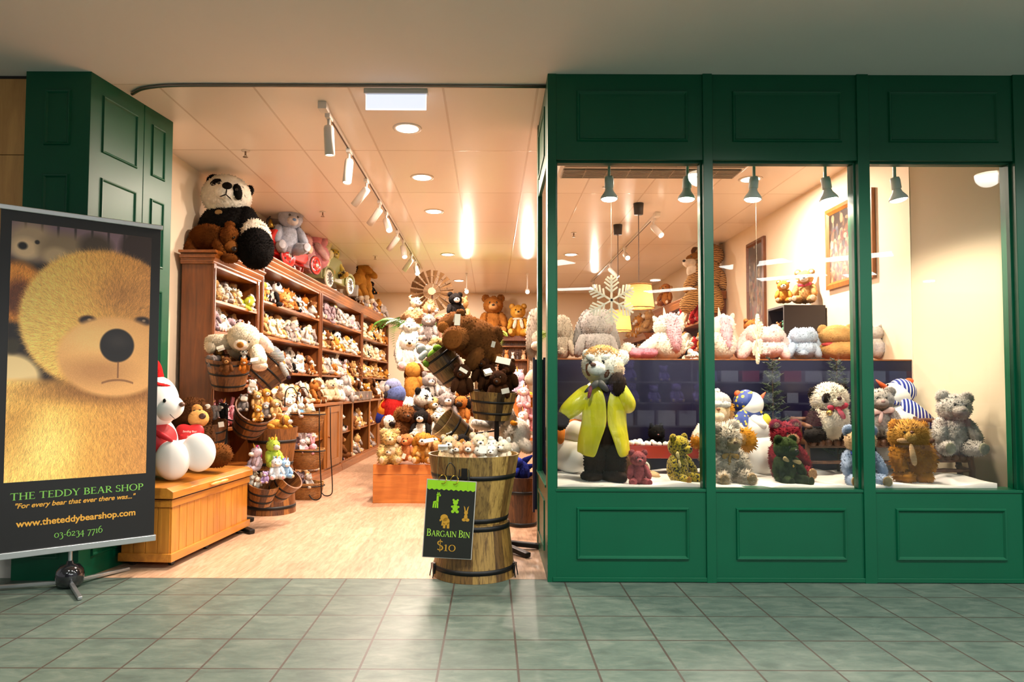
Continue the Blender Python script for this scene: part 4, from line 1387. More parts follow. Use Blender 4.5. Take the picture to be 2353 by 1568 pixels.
# ---- wicker pendant shades
def wicker_pendant(label, x, y, zb):
    e = empty('wicker_pendant', (x, y, CEIL)); tag(e, label, 'lamp', 'wicker pendant shades')
    z = zb - CEIL
    MB().lathe([(0, 0), (.055, 0), (.048, -.12), (0, -.12)], 20).build('canopy', plain('#2a211b', .5), e)
    MB().cyl((0, 0, -.12), (0, 0, z + .22), .005, n=6).build('cord', plain('#4a3524', .6), e)
    m, nt, b = _new('wicker_shade')
    v = coords(nt)
    w1 = nt.nodes.new('ShaderNodeTexWave'); w1.bands_direction = 'Z'; w1.inputs['Scale'].default_value = 22; w1.inputs['Distortion'].default_value = 2.0
    nt.links.new(v, w1.inputs['Vector'])
    nt.links.new(ramp(nt, w1.outputs['Fac'], [(.15, srgb('#6e4218')), (.55, srgb('#d9a05a'))]), b.inputs['Base Color'])
    b.inputs['Roughness'].default_value = .7
    tl = N(nt, 'ShaderNodeBsdfTranslucent'); tl.inputs[0].default_value = srgb('#f0b970')
    mx = N(nt, 'ShaderNodeMixShader'); mx.inputs[0].default_value = .3
    nt.links.new(b.outputs[0], mx.inputs[1]); nt.links.new(tl.outputs[0], mx.inputs[2])
    nt.links.new(mx.outputs[0], nt.nodes['Material Output'].inputs[0])
    MB().lathe([(.160, z), (.130, z + .245)], 32).build('shade', m, e)
    for r, zz in ((.161, z), (.131, z + .245)):
        MB().tube([(r * math.cos(t), r * math.sin(t), zz) for t in np.linspace(0, 2 * PI, 33)[:-1]], .006, 6, closed=True).build('shade_ring', WICK, e)
    MB().ball((0, 0, z + .12), .035).build('bulb', emitter('bulb_glow', (1.0, .92, .78), 22.0), e)
    light('lamp', 'POINT', (0, 0, z + .055), 7, WARM, e, size=.04)
wicker_pendant('wicker shaded pendant lamp with a long brown cord, the nearer one', 1.57, 7.2, 2.015)
wicker_pendant('wicker shaded pendant lamp half hidden behind the paper snowflake', 1.53, 8.17, 1.85)

# ---- track spotlights
def track(label, x, y0, y1):
    e = empty('light_track', (x, y0, CEIL)); tag(e, label, 'light track', 'ceiling light tracks')
    boxo('rail', WHITE_MET, -.017, .017, 0, y1 - y0, -.028, 0, e, .003)
    boxo('groove', plain('#54463a', .6), -.006, .006, .05, y1 - y0 - .05, -.0295, -.027, e)
    boxo('feed_end', WHITE_MET, -.03, .03, -.06, .03, -.05, 0, e, .004)
track('white light track on the ceiling above the left aisle', -1.165, 4.66, 11.3)
track('white light track on the ceiling behind the wicker pendants', 1.86, 7.6, 12.6)
def spot(label, x, y, aim, power=SPOT_W, on=True, drop=0):
    e = empty('spotlight', (x, y, CEIL - .028)); tag(e, label, 'spotlight', 'cylindrical track spotlights')
    MB().box(-.018, .018, -.05, .05, -.03, 0).build('adapter', WHITE_MET, e, .003)
    MB().cyl((0, 0, -.03), (0, 0, -.085 - drop), .011, n=10).build('stem', WHITE_MET, e)
    d = (Vector(aim) - Vector((x, y, CEIL - .12))).normalized()
    h = empty('head', (0, 0, -.095 - drop)); h.parent = e
    h.rotation_euler = d.to_track_quat('-Z', 'Y').to_euler()
    MB().lathe([(0, .02), (.030, .018), (.036, .0), (.036, -.19), (.031, -.19), (.031, -.17), (0, -.17)], 24).build('barrel', WHITE_MET, h)
    MB().lathe([(.030, -.182), (.0005, -.182)], 24).build('lens', emitter('spot_glow', (1.0, .90, .74), 16.0 if on else 8.0), h)
    light('lamp', 'SPOT', (0, 0, -.20), power, WARM2, h, size=.03, spot=R(75), blend=.6)
SPOTS = [('first track spotlight nearest the entrance, hanging straight down', -1.16, 4.78, (-1.05, 5.0, 0)), ('second track spotlight behind the exit sign row, pointing down', -1.165, 5.5, (-1.3, 5.0, .3)),
         ('third track spotlight, angled at the giant panda', -1.17, 6.3, (-2.5, 6.9, 1.6)), ('fourth track spotlight, angled at the shelf wall', -1.17, 7.05, (-2.5, 7.8, 1.5)),
         ('fifth track spotlight, tilted towards the entrance', -1.17, 7.5, (-.3, 5.6, .9)), ('sixth track spotlight, angled at the shelf wall', -1.17, 8.4, (-2.5, 9.2, 1.5)),
         ('seventh track spotlight, tilted towards the toy heap', -1.17, 8.95, (-.6, 7.4, .8)), ('eighth track spotlight, angled at the shelf wall', -1.17, 9.9, (-2.4, 10.6, 1.5)),
         ('ninth track spotlight, lit and facing the doorway', -1.17, 10.5, (-.5, 8.2, 1.0)), ('last track spotlight of the aisle track', -1.17, 11.1, (-2.3, 12.6, 1.5))]
for s in SPOTS: spot(*s)
for s in [('bright spotlight facing the doorway to the right of the windmill wheel', -.42, 11.6, (-.15, 4.6, 1.1), SPOT_W, True, .2), ('bright spotlight facing the doorway beside the green window post', .62, 11.6, (.3, 4.6, 1.1), SPOT_W, True, .2),
          ('spotlight on the track behind the near wicker pendant', 1.86, 9.4, (1.9, 6.0, 1.4), 45), ('spotlight on the rear track aimed at the tiger bookcase', 1.86, 10.6, (2.9, 10.0, 1.8)),
          ('end spotlight on the rear track facing the display counter', 1.86, 12.3, (1.5, 6.0, 1.4), 45), ('front spotlight on the rear track aimed at the framed painting', 1.86, 7.75, (2.7, 5.9, 1.2), 35)]:
    spot(*s)

# ---- exit sign, sprinklers, air conditioner
e = empty('exit_sign', (-.632, 4.42, CEIL)); tag(e, 'edge lit pale lilac exit sign panel hanging at the ceiling edge', 'sign')
boxo('housing', WHITE_MET, -.21, .21, -.02, .03, -.03, 0, e, .003)
boxo('panel', plain('#c9cde4', .2, emit='#d0d6f4', estr=1.05), -.197, .197, .002, .010, -.126, -.03, e)
gl = emitter('edge_glow', (.86, .9, 1.0), 2.2)
boxo('edge', gl, -.200, .200, .001, .011, -.131, -.126, e)
for x in (-.2, .197): boxo('edge', gl, x, x + .003, .001, .011, -.126, -.03, e)
BR = plain('#8d7a66', .35, metal=.7)
for x, y, s in ((-2.05, 5.6, 'ceiling sprinkler above the giant panda'), (-1.9, 7.6, 'ceiling sprinkler above the pink plush'), (-1.75, 10.2, 'ceiling sprinkler above the plush horses'),
                (1.12, 6.6, 'ceiling sprinkler behind the first pendant bulb'), (1.05, 8.6, 'ceiling sprinkler beyond the downlight in the first window')):
    e = empty('sprinkler', (x, y, CEIL)); tag(e, s, 'sprinkler', 'ceiling sprinklers')
    MB().lathe([(0, 0), (.035, 0), (.032, -.006), (0, -.006)], 18).build('plate', WHITE_MET, e)
    MB().cyl((0, 0, -.006), (0, 0, -.04), .008, n=8).build('nozzle', BR, e)
    MB().lathe([(0.001, -.055), (.02, -.056), (.022, -.053), (.001, -.052)], 14).build('deflector', BR, e)
    for sx in (-.012, .012): MB().bar((sx, 0, -.038), (sx * .4, 0, -.054), .003, .003).build('yoke', BR, e)
ac = empty('air_conditioner', (1.38, 5.75, CEIL)); tag(ac, 'long white ceiling air conditioner with dark slotted grilles above the display', 'air conditioner')
tray(-.80, .80, -.28, .28, -.085, -.002, .03, .01).build('casing', WHITE_MET, ac, .006)
GR = plain('#9c9080', .6)
for y0, y1 in ((-.255, -.05), (.02, .255)):
    m = MB()
    n = 7
    for i in range(n):
        y = y0 + (y1 - y0) * (i + .5) / n
        m.box(-.76, .76, y - .006, y + .006, -.102, -.088)
    for i in range(9):
        x = -.76 + 1.52 * i / 8
        m.box(x - .005, x + .005, y0, y1, -.100, -.086)
    m.build('grille', GR, ac)
    boxo('dark_slot', plain('#4f463c', .8), -.76, .76, y0, y1, -.0885, -.0855, ac)

# ---- pictures on the right wall
def paint_crowd(w=200, h=190, seed=4):
    r = np.random.default_rng(seed)
    img = np.zeros((h, w, 3)); img[:] = (.16, .11, .08)
    yy, xx = np.mgrid[0:h, 0:w]
    for _ in range(900):
        cx, cy = r.uniform(0, w), h * (1 - abs(r.normal(0, .36)))
        rx, ry = r.uniform(2, 9), r.uniform(3, 14)
        c = np.array([(.62, .45, .28), (.45, .28, .16), (.75, .62, .45), (.3, .2, .14), (.55, .18, .14), (.35, .36, .42), (.8, .7, .52)][r.integers(7)]) * r.uniform(.6, 1.1)
        mk = (((xx - cx) / rx) ** 2 + ((yy - cy) / ry) ** 2) < 1
        img[mk] = img[mk] * .35 + c * .65
    return np.clip(img, 0, 1)
def wall_picture(name, label, y0, y1, z0, z1, fr, mat_in, seed, fw=.05):
    e = empty(name, (3.152, (y0 + y1) / 2, (z0 + z1) / 2), (0, 0, -PI / 2)); tag(e, label, 'picture' if name != 'wall_mirror' else 'mirror')
    L, Hh = (y1 - y0) / 2, (z1 - z0) / 2
    m = MB(); rings = []
    for g, yy in ((0, 0), (0, -.03), (fw * .6, -.038), (fw, -.02), (fw, 0)):
        rings += [(-L + g, yy, -Hh + g), (L - g, yy, -Hh + g), (L - g, yy, Hh - g), (-L + g, yy, Hh - g)]
    m.add(rings, [(a * 4 + k, a * 4 + (k + 1) % 4, a * 4 + 4 + (k + 1) % 4, a * 4 + 4 + k) for a in range(4) for k in range(4)])
    m.build('frame', fr, e)
    picture_plane('picture_surface', mat_in, -L + fw, L - fw, -Hh + fw, Hh - fw, -.018, e)
    return e
wall_picture('framed_painting', 'wood framed painting of a dark crowded scene on the cream wall', 5.54, 6.32, 2.085, 2.83, wood('#7a4616', '#b5732c', 'Z', 3, .35, .3, 6), image_mat('crowd_painting', paint_crowd(), .4), 4, .06)
wall_picture('framed_print', 'tall narrow framed print of a feathery figure farther along the cream wall', 7.76, 8.29, 1.50, 2.92, wood('#4a2411', '#74411f', 'Z', 3, .35, .3, 6), image_mat('narrow_print', paint_crowd(110, 300, 9) * .6 + .22, .4), 9, .055)

# ---- black cube cabinet with figurines
BK = plain('#2a211c', .5)
bc = empty('black_cabinet', (2.95, 6.56, 0)); tag(bc, 'dark brown box cabinet against the cream wall behind the blue plush bunny', 'cabinet')
boxo('side_panel', BK, -.20, .19, -.19, -.17, .0, 1.955, bc)
boxo('side_panel', BK, -.20, .19, .17, .19, .0, 1.955, bc)
boxo('top_board', BK, -.20, .19, -.17, .17, 1.935, 1.955, bc)
boxo('back_panel', BK, .17, .19, -.17, .17, .0, 1.935, bc)
for z in (.8, 1.40, 1.68): boxo('shelf', BK, -.19, .17, -.17, .17, z - .02, z, bc)

# ---- palm
pm = empty('potted_palm', (-1.06, 9.6, 0)); tag(pm, 'green palm fronds arching beyond the tall bookcases', 'plant')
PALM = plain('#4f8a2a', .45, var=.25, nscale=6)
MB().lathe([(0, 0), (.13, 0), (.17, .3), (.155, .3), (.15, .27), (0, .27)], 24).build('pot', plain('#6b3d1f', .5), pm)
MB().tube(curve_pts([(0, 0, .27), (.02, 0, .9), (-.01, .02, 1.97)], 8), .03, 8).build('trunk', plain('#6e5433', .8), pm)
def frond(base, az, length, droop, w=.22, n=22):
    m = MB()
    ca, sa = math.cos(az), math.sin(az)
    spine = []
    for i in range(n + 1):
        t = i / n
        r = length * t
        spine.append(Vector((base[0] + ca * r, base[1] + sa * r, base[2] + 1.15 * length * t - droop * 2.2 * t * t)))
    m.tube(spine, .004, 5)
    side = Vector((-sa, ca, 0))
    for i in range(3, n + 1):
        t = i / n
        l = w * math.sin(PI * min(1, .12 + t * .86)) + .03
        for s in (-1, 1):
            p = spine[i]
            tip = p + side * s * l + Vector((ca, sa, 0)) * l * .7 + Vector((0, 0, -.25 * l))
            mid = p.lerp(tip, .45) + Vector((0, 0, .02))
            u = Vector((ca, sa, .3)) * .010
            m.add([p, mid + u, tip, mid - u], [(0, 1, 2, 3)])
    return m
rp = random.Random(2)
for i in range(11):
    az = 2 * PI * i / 11 + rp.uniform(-.2, .2)
    frond((-.01, .02, 1.95), az, rp.uniform(.45, .62), rp.uniform(.2, .42), .2).build('frond', PALM, pm)
pm2 = empty('potted_palm', (-.22, 9.9, 0)); tag(pm2, 'second palm showing pale fronds behind the big hanging brown bear', 'plant')
MB().lathe([(0, 0), (.13, 0), (.17, .3), (.155, .3), (.15, .27), (0, .27)], 24).build('pot', plain('#6b3d1f', .5), pm2)
MB().tube(curve_pts([(0, 0, .27), (.02, 0, .9), (-.01, .02, 1.87)], 8), .03, 8).build('trunk', plain('#6e5433', .8), pm2)
for i in range(9):
    frond((-.01, .02, 1.86), 2 * PI * i / 9 + rp.uniform(-.2, .2), rp.uniform(.35, .5), rp.uniform(.18, .35), .18).build('frond', plain('#93ad4a', .45, var=.2), pm2)

# ---- little dark fir trees behind the bench
FIR = plain('#2c3a26', .6, var=.35, nscale=14)
def fir(label, x, y, h):
    e = empty('small_fir_tree', (x, y, SZ - .01)); tag(e, label, 'tree', 'small firs in the window display')
    MB().cyl((0, 0, 0), (0, 0, h), .010, .004, n=8).build('stem', plain('#3a2a1c', .8), e)
    rr = random.Random(int(x * 100)); m = MB()
    for i in range(60):
        t = .12 + .88 * i / 60
        L = .12 * (1.15 - t) + .03
        a = i * 2.4 + rr.uniform(-.3, .3)
        p = Vector((0, 0, h * t)); q = p + Vector((math.cos(a) * L, math.sin(a) * L * .7, L * rr.uniform(.2, .7)))
        m.tube([p, p.lerp(q, .5) + Vector((0, 0, -.005)), q], .0025, 4)
        for k in range(22):
            u = p.lerp(q, .12 + .9 * k / 22)
            d = Vector((rr.uniform(-1, 1), rr.uniform(-1, 1), rr.uniform(-.3, 1))).normalized() * rr.uniform(.018, .03)
            s = d.orthogonal().normalized() * .0042
            m.add([u - s, u + s, u + d], [(0, 1, 2)])
    m.build('needles', FIR, e)
fir('small dark fir tree behind the twig bench armrest', 2.08, 5.03, .83)
fir('small dark fir tree behind the seated panda', 2.56, 5.04, .82)
# ================================================================== PLUSH TOYS
_ICO = {}
def ico(sub):
    if sub not in _ICO:
        bm = bmesh.new()
        bmesh.ops.create_icosphere(bm, subdivisions=sub, radius=1)
        bm.verts.ensure_lookup_table()
        V = np.array([v.co[:] for v in bm.verts]); F = np.array([[v.index for v in f.verts] for f in bm.faces])
        bm.free()
        _ICO[sub] = (V, F)
    return _ICO[sub]

def shape_pts(g, sub):
    """g = ('b', centre, radii, euler_deg) | ('l', p0, p1, r0, r1, flat) -> verts, normals, faces"""
    V, F = ico(sub)
    if g[0] == 'b':
        r = np.array(g[2]); P = V * r; Nn = V / r
        M = np.array(Euler([R(a) for a in (g[3] if len(g) > 3 else (0, 0, 0))]).to_matrix())
        P = P @ M.T + np.array(g[1]); Nn = Nn @ M.T
    else:
        p0, p1, r0, r1 = np.array(g[1], float), np.array(g[2], float), g[3], g[4]
        flat = g[5] if len(g) > 5 else 1.0
        d = p1 - p0; L = np.linalg.norm(d); d = d / L
        z = V[:, 2]
        t = (z + 1) / 2
        tt = t * t * (3 - 2 * t)
        rad = np.sqrt(np.maximum(0, 1 - np.abs(z) ** 3.2)) * (r0 + (r1 - r0) * tt)
        hyp = np.maximum(1e-9, np.hypot(V[:, 0], V[:, 1]))
        yv = np.array((0, 1, 0)) - d * d[1]
        if np.linalg.norm(yv) < .2: yv = np.array((0, 0, 1)) - d * d[2]
        yv /= np.linalg.norm(yv)
        q = np.stack([np.cross(yv, d), yv, d], 1)
        loc = np.stack([V[:, 0] / hyp * rad, V[:, 1] / hyp * rad * flat, t * (L + r0 + r1) - r0], 1)
        P = loc @ q.T + p0
        nl = np.stack([V[:, 0] * (1 if flat >= .99 else flat), V[:, 1], V[:, 2] * .6], 1)
        Nn = nl @ q.T
    Nn = Nn / np.maximum(1e-9, np.linalg.norm(Nn, axis=1, keepdims=True))
    return P, Nn, F

def fur_mesh(name, g, sub, fl, seed=1, lump=0.0, comb=(0, 0, -0.45)):
    """one closed surface whose every facet is drawn out into a small tuft of pile"""
    P, Nn, F = shape_pts(g, sub)
    r = np.random.default_rng(seed)
    if lump:
        ph = r.uniform(0, 6, 3); fq = r.uniform(.8, 1.3, 3) * 5 / max(1e-6, np.ptp(P, axis=0).max())
        s = np.sin(P @ np.diag(fq) * 1.0 + ph).sum(1) / 3
        P = P + Nn * (s * lump)[:, None]
    me = bpy.data.meshes.new(name)
    if fl <= 0:
        verts, faces, nor = P, F, Nn
    else:
        c = P[F].mean(1); n = Nn[F].mean(1); n /= np.maximum(1e-9, np.linalg.norm(n, axis=1, keepdims=True))
        dirn = n + np.array(comb) + r.normal(0, .42, c.shape)
        dirn -= n * np.minimum(0, (dirn * n).sum(1, keepdims=True))
        dirn /= np.maximum(1e-9, np.linalg.norm(dirn, axis=1, keepdims=True))
        tip = c + dirn * (fl * r.uniform(.45, 1.25, (len(c), 1)))
        k = len(P)
        ti = np.arange(len(F)) + k
        faces = np.concatenate([np.stack([F[:, 0], F[:, 1], ti], 1), np.stack([F[:, 1], F[:, 2], ti], 1), np.stack([F[:, 2], F[:, 0], ti], 1)])
        verts = np.concatenate([P, tip])
        nt_ = n * .5 + dirn * .6
        nor = np.concatenate([Nn, nt_ / np.linalg.norm(nt_, axis=1, keepdims=True)])
    me.vertices.add(len(verts)); me.vertices.foreach_set('co', verts.astype(np.float32).ravel())
    me.loops.add(len(faces) * 3); me.loops.foreach_set('vertex_index', faces.astype(np.int32).ravel())
    me.polygons.add(len(faces)); me.polygons.foreach_set('loop_start', np.arange(len(faces), dtype=np.int32) * 3)
    me.polygons.foreach_set('use_smooth', np.ones(len(faces), bool))
    me.update(calc_edges=True)
    me.normals_split_custom_set_from_vertices(nor.tolist())
    me.materials.append(None)
    return me

EYE = plain('#120d0b', 0.08, coat=1.0)
NOSE = plain('#1d1512', 0.35)
_MC = {}
def add_part(root, name, g, mat, sub, fl, key=None, seed=1, lump=0.0, comb=(0, 0, -.45)):
    me = _MC.get(key) if key else None
    if me is None:
        me = fur_mesh(name, g, sub, fl, seed, lump, comb)
        if key: _MC[key] = me
    o = bpy.data.objects.new(name, me)
    COL.objects.link(o)
    o.parent = root
    o.material_slots[0].link = 'OBJECT'
    o.material_slots[0].material = mat
    return o

def mirror(parts):
    out = []
    for nm, role, g in parts:
        out.append((nm, role, g))
        if g[0] == 'b':
            e = g[3] if len(g) > 3 else (0, 0, 0)
            out.append((nm, role, ('b', (-g[1][0],) + tuple(g[1][1:]), g[2], (e[0], -e[1], -e[2]))))
        else:
            out.append((nm, role, ('l', (-g[1][0],) + tuple(g[1][1:]), (-g[2][0],) + tuple(g[2][1:])) + tuple(g[3:])))
    return out

def species(sp, pose='sit'):
    """list of (part, role, shape) for a toy about one unit tall, facing -y, resting on z = 0"""
    if pose == 'sit':
        A = [('body', 'main', ('b', (0, 0, .30), (.235, .205, .31)))]
        hz, hy = .75, -.04
        legs = [('leg', 'main', ('l', (.14, -.06, .10), (.235, -.36, .095), .115, .10)), ('foot_pad', 'pad', ('b', (.25, -.465, .105), (.07, .02, .085)))]
        arms = [('arm', 'main', ('l', (.2, -.04, .50), (.285, -.20, .25), .085, .078))]
    elif pose == 'lie':
        A = [('body', 'main', ('b', (0, .24, .20), (.23, .37, .21))), ('tail', 'main', ('l', (0, .56, .22), (.1, .72, .12), .05, .04))]
        hz, hy = .40, -.22
        legs = [('leg', 'main', ('l', (.19, .46, .12), (.31, .24, .08), .12, .085))]
        arms = [('arm', 'main', ('l', (.17, 0, .13), (.24, -.38, .075), .095, .08))]
    else:   # stand on four legs
        A = [('body', 'main', ('b', (0, .18, .50), (.20, .36, .20))), ('tail', 'main', ('l', (0, .54, .55), (.04, .66, .32), .04, .04))]
        hz, hy = .80, -.26
        legs = [('leg', 'main', ('l', (.12, .40, .40), (.13, .42, .08), .085, .075))]
        arms = [('arm', 'main', ('l', (.12, -.04, .42), (.13, -.06, .08), .085, .075))]
    if sp == 'panda':
        legs = [(n, 'accent' if n == 'leg' else r, g) for n, r, g in legs]; arms = [(n, 'accent', g) for n, r, g in arms]
    A += mirror(legs) + mirror(arms)
    H = []
    P = lambda x, y, z: (x, y + hy, z + hz)
    hr = (.235, .215, .215)
    H.append(('head', 'main', ('b', P(0, 0, 0), hr)))
    two = [('eye', 'eye', ('b', P(.082, -.195, .045), (.024, .018, .026)))]
    mz = ('muzzle', 'muzzle', ('b', P(0, -.20, -.055), (.105, .105, .085))); nz = ('nose', 'nose', ('b', P(0, -.298, -.025), (.04, .026, .03)))
    if sp in ('bear', 'panda'):
        two += [('ear', 'accent' if sp == 'panda' else 'main', ('b', P(.185, .01, .175), (.085, .045, .085), (0, 20, 0)))]
        if sp == 'bear': two += [('ear_lining', 'muzzle', ('b', P(.188, -.032, .178), (.052, .018, .052), (0, 20, 0)))]
        if sp == 'panda': two += [('eye_patch', 'accent', ('b', P(.092, -.17, .035), (.052, .035, .062), (0, -25, 0)))]
    elif sp == 'rabbit':
        two += [('ear', 'main', ('l', P(.085, .03, .18), P(.15, .05, .56), .055, .075, .5))]
        mz = ('muzzle', 'muzzle', ('b', P(0, -.175, -.06), (.085, .08, .062))); nz = ('nose', 'pad', ('b', P(0, -.25, -.03), (.025, .02, .018)))
    elif sp == 'lop':
        two += [('ear', 'main', ('l', P(.16, .02, .17), P(.30, -.02, -.34), .06, .09, .45))]
        mz = ('muzzle', 'muzzle', ('b', P(0, -.175, -.06), (.085, .08, .062))); nz = ('nose', 'pad', ('b', P(0, -.25, -.03), (.025, .02, .018)))
    elif sp == 'dog':
        two += [('ear', 'accent', ('l', P(.17, .0, .13), P(.28, -.04, -.13), .06, .09, .4))]
        mz = ('muzzle', 'muzzle', ('b', P(0, -.23, -.07), (.10, .145, .085))); nz = ('nose', 'nose', ('b', P(0, -.37, -.03), (.042, .03, .032)))
    elif sp == 'pup':
        two += [('ear', 'accent', ('b', P(.15, .02, .2), (.07, .04, .11), (0, 22, 0)))]
        mz = ('muzzle', 'muzzle', ('b', P(0, -.23, -.06), (.09, .13, .075))); nz = ('nose', 'nose', ('b', P(0, -.355, -.02), (.036, .028, .028)))
    elif sp == 'cat':
        two += [('ear', 'main', ('l', P(.13, .02, .15), P(.165, .02, .27), .075, .018, .5))]
        mz = ('muzzle', 'muzzle', ('b', P(0, -.18, -.06), (.085, .075, .055))); nz = ('nose', 'nose', ('b', P(0, -.25, -.035), (.026, .02, .018)))
    elif sp == 'elephant':
        two += [('ear', 'main', ('b', P(.30, .04, .02), (.16, .035, .19), (0, -12, 18)))]
        mz = ('trunk', 'main', ('l', P(0, -.16, -.03), P(.03, -.34, -.32), .085, .055)); nz = None
    elif sp == 'lion':
        H.insert(0, ('mane', 'accent', ('b', P(0, .07, .0), (.32, .17, .31))))
        two += [('ear', 'main', ('b', P(.2, -.02, .2), (.06, .035, .06)))]
    elif sp == 'monkey':
        two += [('ear', 'muzzle', ('b', P(.255, -.02, .02), (.07, .03, .08), (0, 0, 20)))]
        mz = ('muzzle', 'muzzle', ('b', P(0, -.16, -.05), (.14, .10, .12)))
    elif sp == 'lamb':
        two += [('ear', 'muzzle', ('l', P(.2, 0, .07), P(.33, -.02, -.03), .04, .05, .5))]
        H.append(('topknot', 'main', ('b', P(0, -.03, .2), (.12, .11, .08))))
        mz = ('muzzle', 'muzzle', ('b', P(0, -.17, -.05), (.105, .11, .11)))
    elif sp == 'unicorn':
        two += [('ear', 'main', ('l', P(.11, .02, .16), P(.14, .02, .28), .05, .015, .5))]
        H.append(('horn', 'horn', ('l', P(0, -.08, .2), P(0, -.16, .42), .04, .01)))
        H.append(('mane', 'accent', ('l', P(0, .06, .22), P(0, .2, -.2), .08, .08)))
        mz = ('muzzle', 'muzzle', ('b', P(0, -.22, -.06), (.105, .14, .09))); nz = None
    elif sp == 'bird':
        mz = ('beak', 'horn', ('l', P(0, -.18, -.03), P(0, -.34, -.06), .06, .025, .6)); nz = None
    H.append(mz)
    if nz: H.append(nz)
    return A, H + mirror(two)

NOUN = {'bear': 'teddy_bear', 'panda': 'plush_panda', 'rabbit': 'plush_rabbit', 'lop': 'plush_rabbit', 'dog': 'plush_dog', 'pup': 'plush_puppy', 'cat': 'plush_cat',
        'elephant': 'plush_elephant', 'lion': 'plush_lion', 'monkey': 'plush_monkey', 'lamb': 'plush_lamb', 'unicorn': 'plush_unicorn', 'bird': 'plush_bird'}
WORD = {'bear': 'teddy bear', 'panda': 'plush panda', 'rabbit': 'plush rabbit', 'lop': 'lop-eared plush rabbit', 'dog': 'floppy-eared plush dog', 'pup': 'plush puppy', 'cat': 'plush cat',
        'elephant': 'plush elephant', 'lion': 'plush lion', 'monkey': 'plush monkey', 'lamb': 'plush lamb', 'unicorn': 'plush unicorn', 'bird': 'plush bird'}
HUE = {'cream': '#e6d2ad', 'white': '#f0e8da', 'tan': '#c39a62', 'golden': '#c48a3a', 'brown': '#6f4423', 'dark brown': '#3a2113', 'grey': '#958a84', 'pale grey': '#bdb5ae',
       'pink': '#e5a3ad', 'pale pink': '#ecc8c6', 'blue': '#8fa6cf', 'black': '#1b1715', 'mauve': '#a38e94', 'lilac': '#b49cc6', 'lime': '#c4cc46', 'red': '#a92a25', 'caramel': '#a8692f', 'ginger': '#bb6d27'}
def roles(sp, hue):
    m = fur(HUE[hue])
    light = fur('#efe6d8') if hue not in ('white', 'cream') else fur('#f2e4d2')
    d = dict(main=m, muzzle=light, pad=fur('#d9bfa0') if hue not in ('pink', 'white') else fur('#e7a9a4'), nose=NOSE, eye=EYE, accent=m, horn=fur('#e0b04a'))
    if sp == 'panda': d.update(main=fur('#efe7da'), accent=fur('#1b1715'), muzzle=fur('#efe7da'))
    if sp == 'dog': d['accent'] = fur(HUE['brown'] if hue in ('tan', 'cream', 'white', 'golden') else HUE['dark brown'])
    if sp == 'lion': d['accent'] = fur(HUE['caramel'])
    if sp == 'unicorn': d['accent'] = fur(HUE['pink'])
    if hue in ('brown', 'dark brown', 'caramel') and sp in ('bear', 'monkey'): d['muzzle'] = fur('#b98a55')
    return d

def toy(sp, mats, label, loc, size, rz=0.0, pose='sit', sub=2, fl=.03, group=None, tilt=(0, 0), cat=None, name=None, extra=None, head=None, skip=(), lump=0.0):
    e = empty(name or NOUN[sp], loc, (tilt[0], tilt[1], rz), size)
    tag(e, label, cat or ('teddy bear' if sp == 'bear' else 'plush toy'), group)
    A, H = species(sp, pose)
    Mh = None
    if head is not None:
        pv = Vector((0, -.02, .55)) if pose == 'sit' else Vector((0, -.1, .3))
        Mh = Matrix.Translation(pv) @ Euler([R(a) for a in head]).to_matrix().to_4x4() @ Matrix.Translation(-pv)
    cnt = {}
    for i, (nm, role, g) in enumerate(A + H):
        if nm in skip or role in skip: continue
        cnt[nm] = cnt.get(nm, 0) + 1
        small = role in ('eye', 'nose') or nm in ('foot_pad', 'ear_lining', 'horn', 'beak', 'eye_patch')
        s = max(1, sub - 1) if small else sub
        f = 0.0 if role in ('eye', 'nose', 'horn') else (fl * .35 if nm in ('foot_pad', 'ear_lining') else (fl * .6 if role == 'muzzle' else fl))
        mt = mats.get(nm, mats.get(role))
        o = add_part(e, nm, g, mt, s, f, ('sp', sp, pose, i, s, round(f, 4), lump), i + 3, lump)
        if Mh is not None and i >= len(A):
            o.matrix_local = Mh
    if extra:
        for nm, g, mt, s, f in extra:
            add_part(e, nm, g, mt, s, f, None, 5)
    return e

def creature(name, label, cat, loc, parts, rz=0.0, group=None):
    """a toy with a pose of its own; parts: (name, shape, material, subdivision, pile)"""
    e = empty(name, loc, (0, 0, rz))
    tag(e, label, cat, group)
    for i, p in enumerate(parts):
        nm, g, mt, s, f = p[:5]
        add_part(e, nm, g, mt, s, f, None, i + 11, 0.0, p[5] if len(p) > 5 else (0, 0, -.45))
    return e
rl = roles
# ------------------------------------------------------------------ window display and large toys
F = fur
DK, WHT, YEL = F('#2f231a'), F('#efe6d8'), None
def _coat():
    m, nt, bb = _new('yellow_raincoat')
    n_ = noise(nt, coords(nt), 9, 3)
    nt.links.new(ramp(nt, n_, [(.3, srgb('#ded61a')), (.7, srgb('#f4ec38'))]), bb.inputs['Base Color'])
    bb.inputs['Roughness'].default_value = .28
    bb.inputs['Coat Weight'].default_value = .3
    bump(nt, bb, noise(nt, coords(nt, 'Object', (1, 1, .5)), 14, 3, .5, 1.0), .6, .012)
    return m
YEL = _coat()
WCL = plain('#efece6', .7, var=.03, nscale=4)
ORS = stripes('#c8401e', '#e0a028', 34, 'X', 1.0)
BDOT = dots('#1f3a86', '#e3c73a', 30, .33)
BSTR = stripes('#1c2f8a', '#f0eee8', 13, 'X', .6, .62)
TIG = stripes('#c79a5a', '#6b4520', 11.0, 'Z', 7.0, .66)
LEO = spots('#c9b32c', '#1b1a12', 26.0, .52)
SNL = spots('#cfc6bd', '#4a413c', 22.0, .54)
COWM = spots('#efe8dc', '#191614', 9.0, .60)
REDB, GOLDM, CARROT = plain('#b5324a', .6), plain('#b8943e', .25, metal=.9), plain('#e2591f', .6)

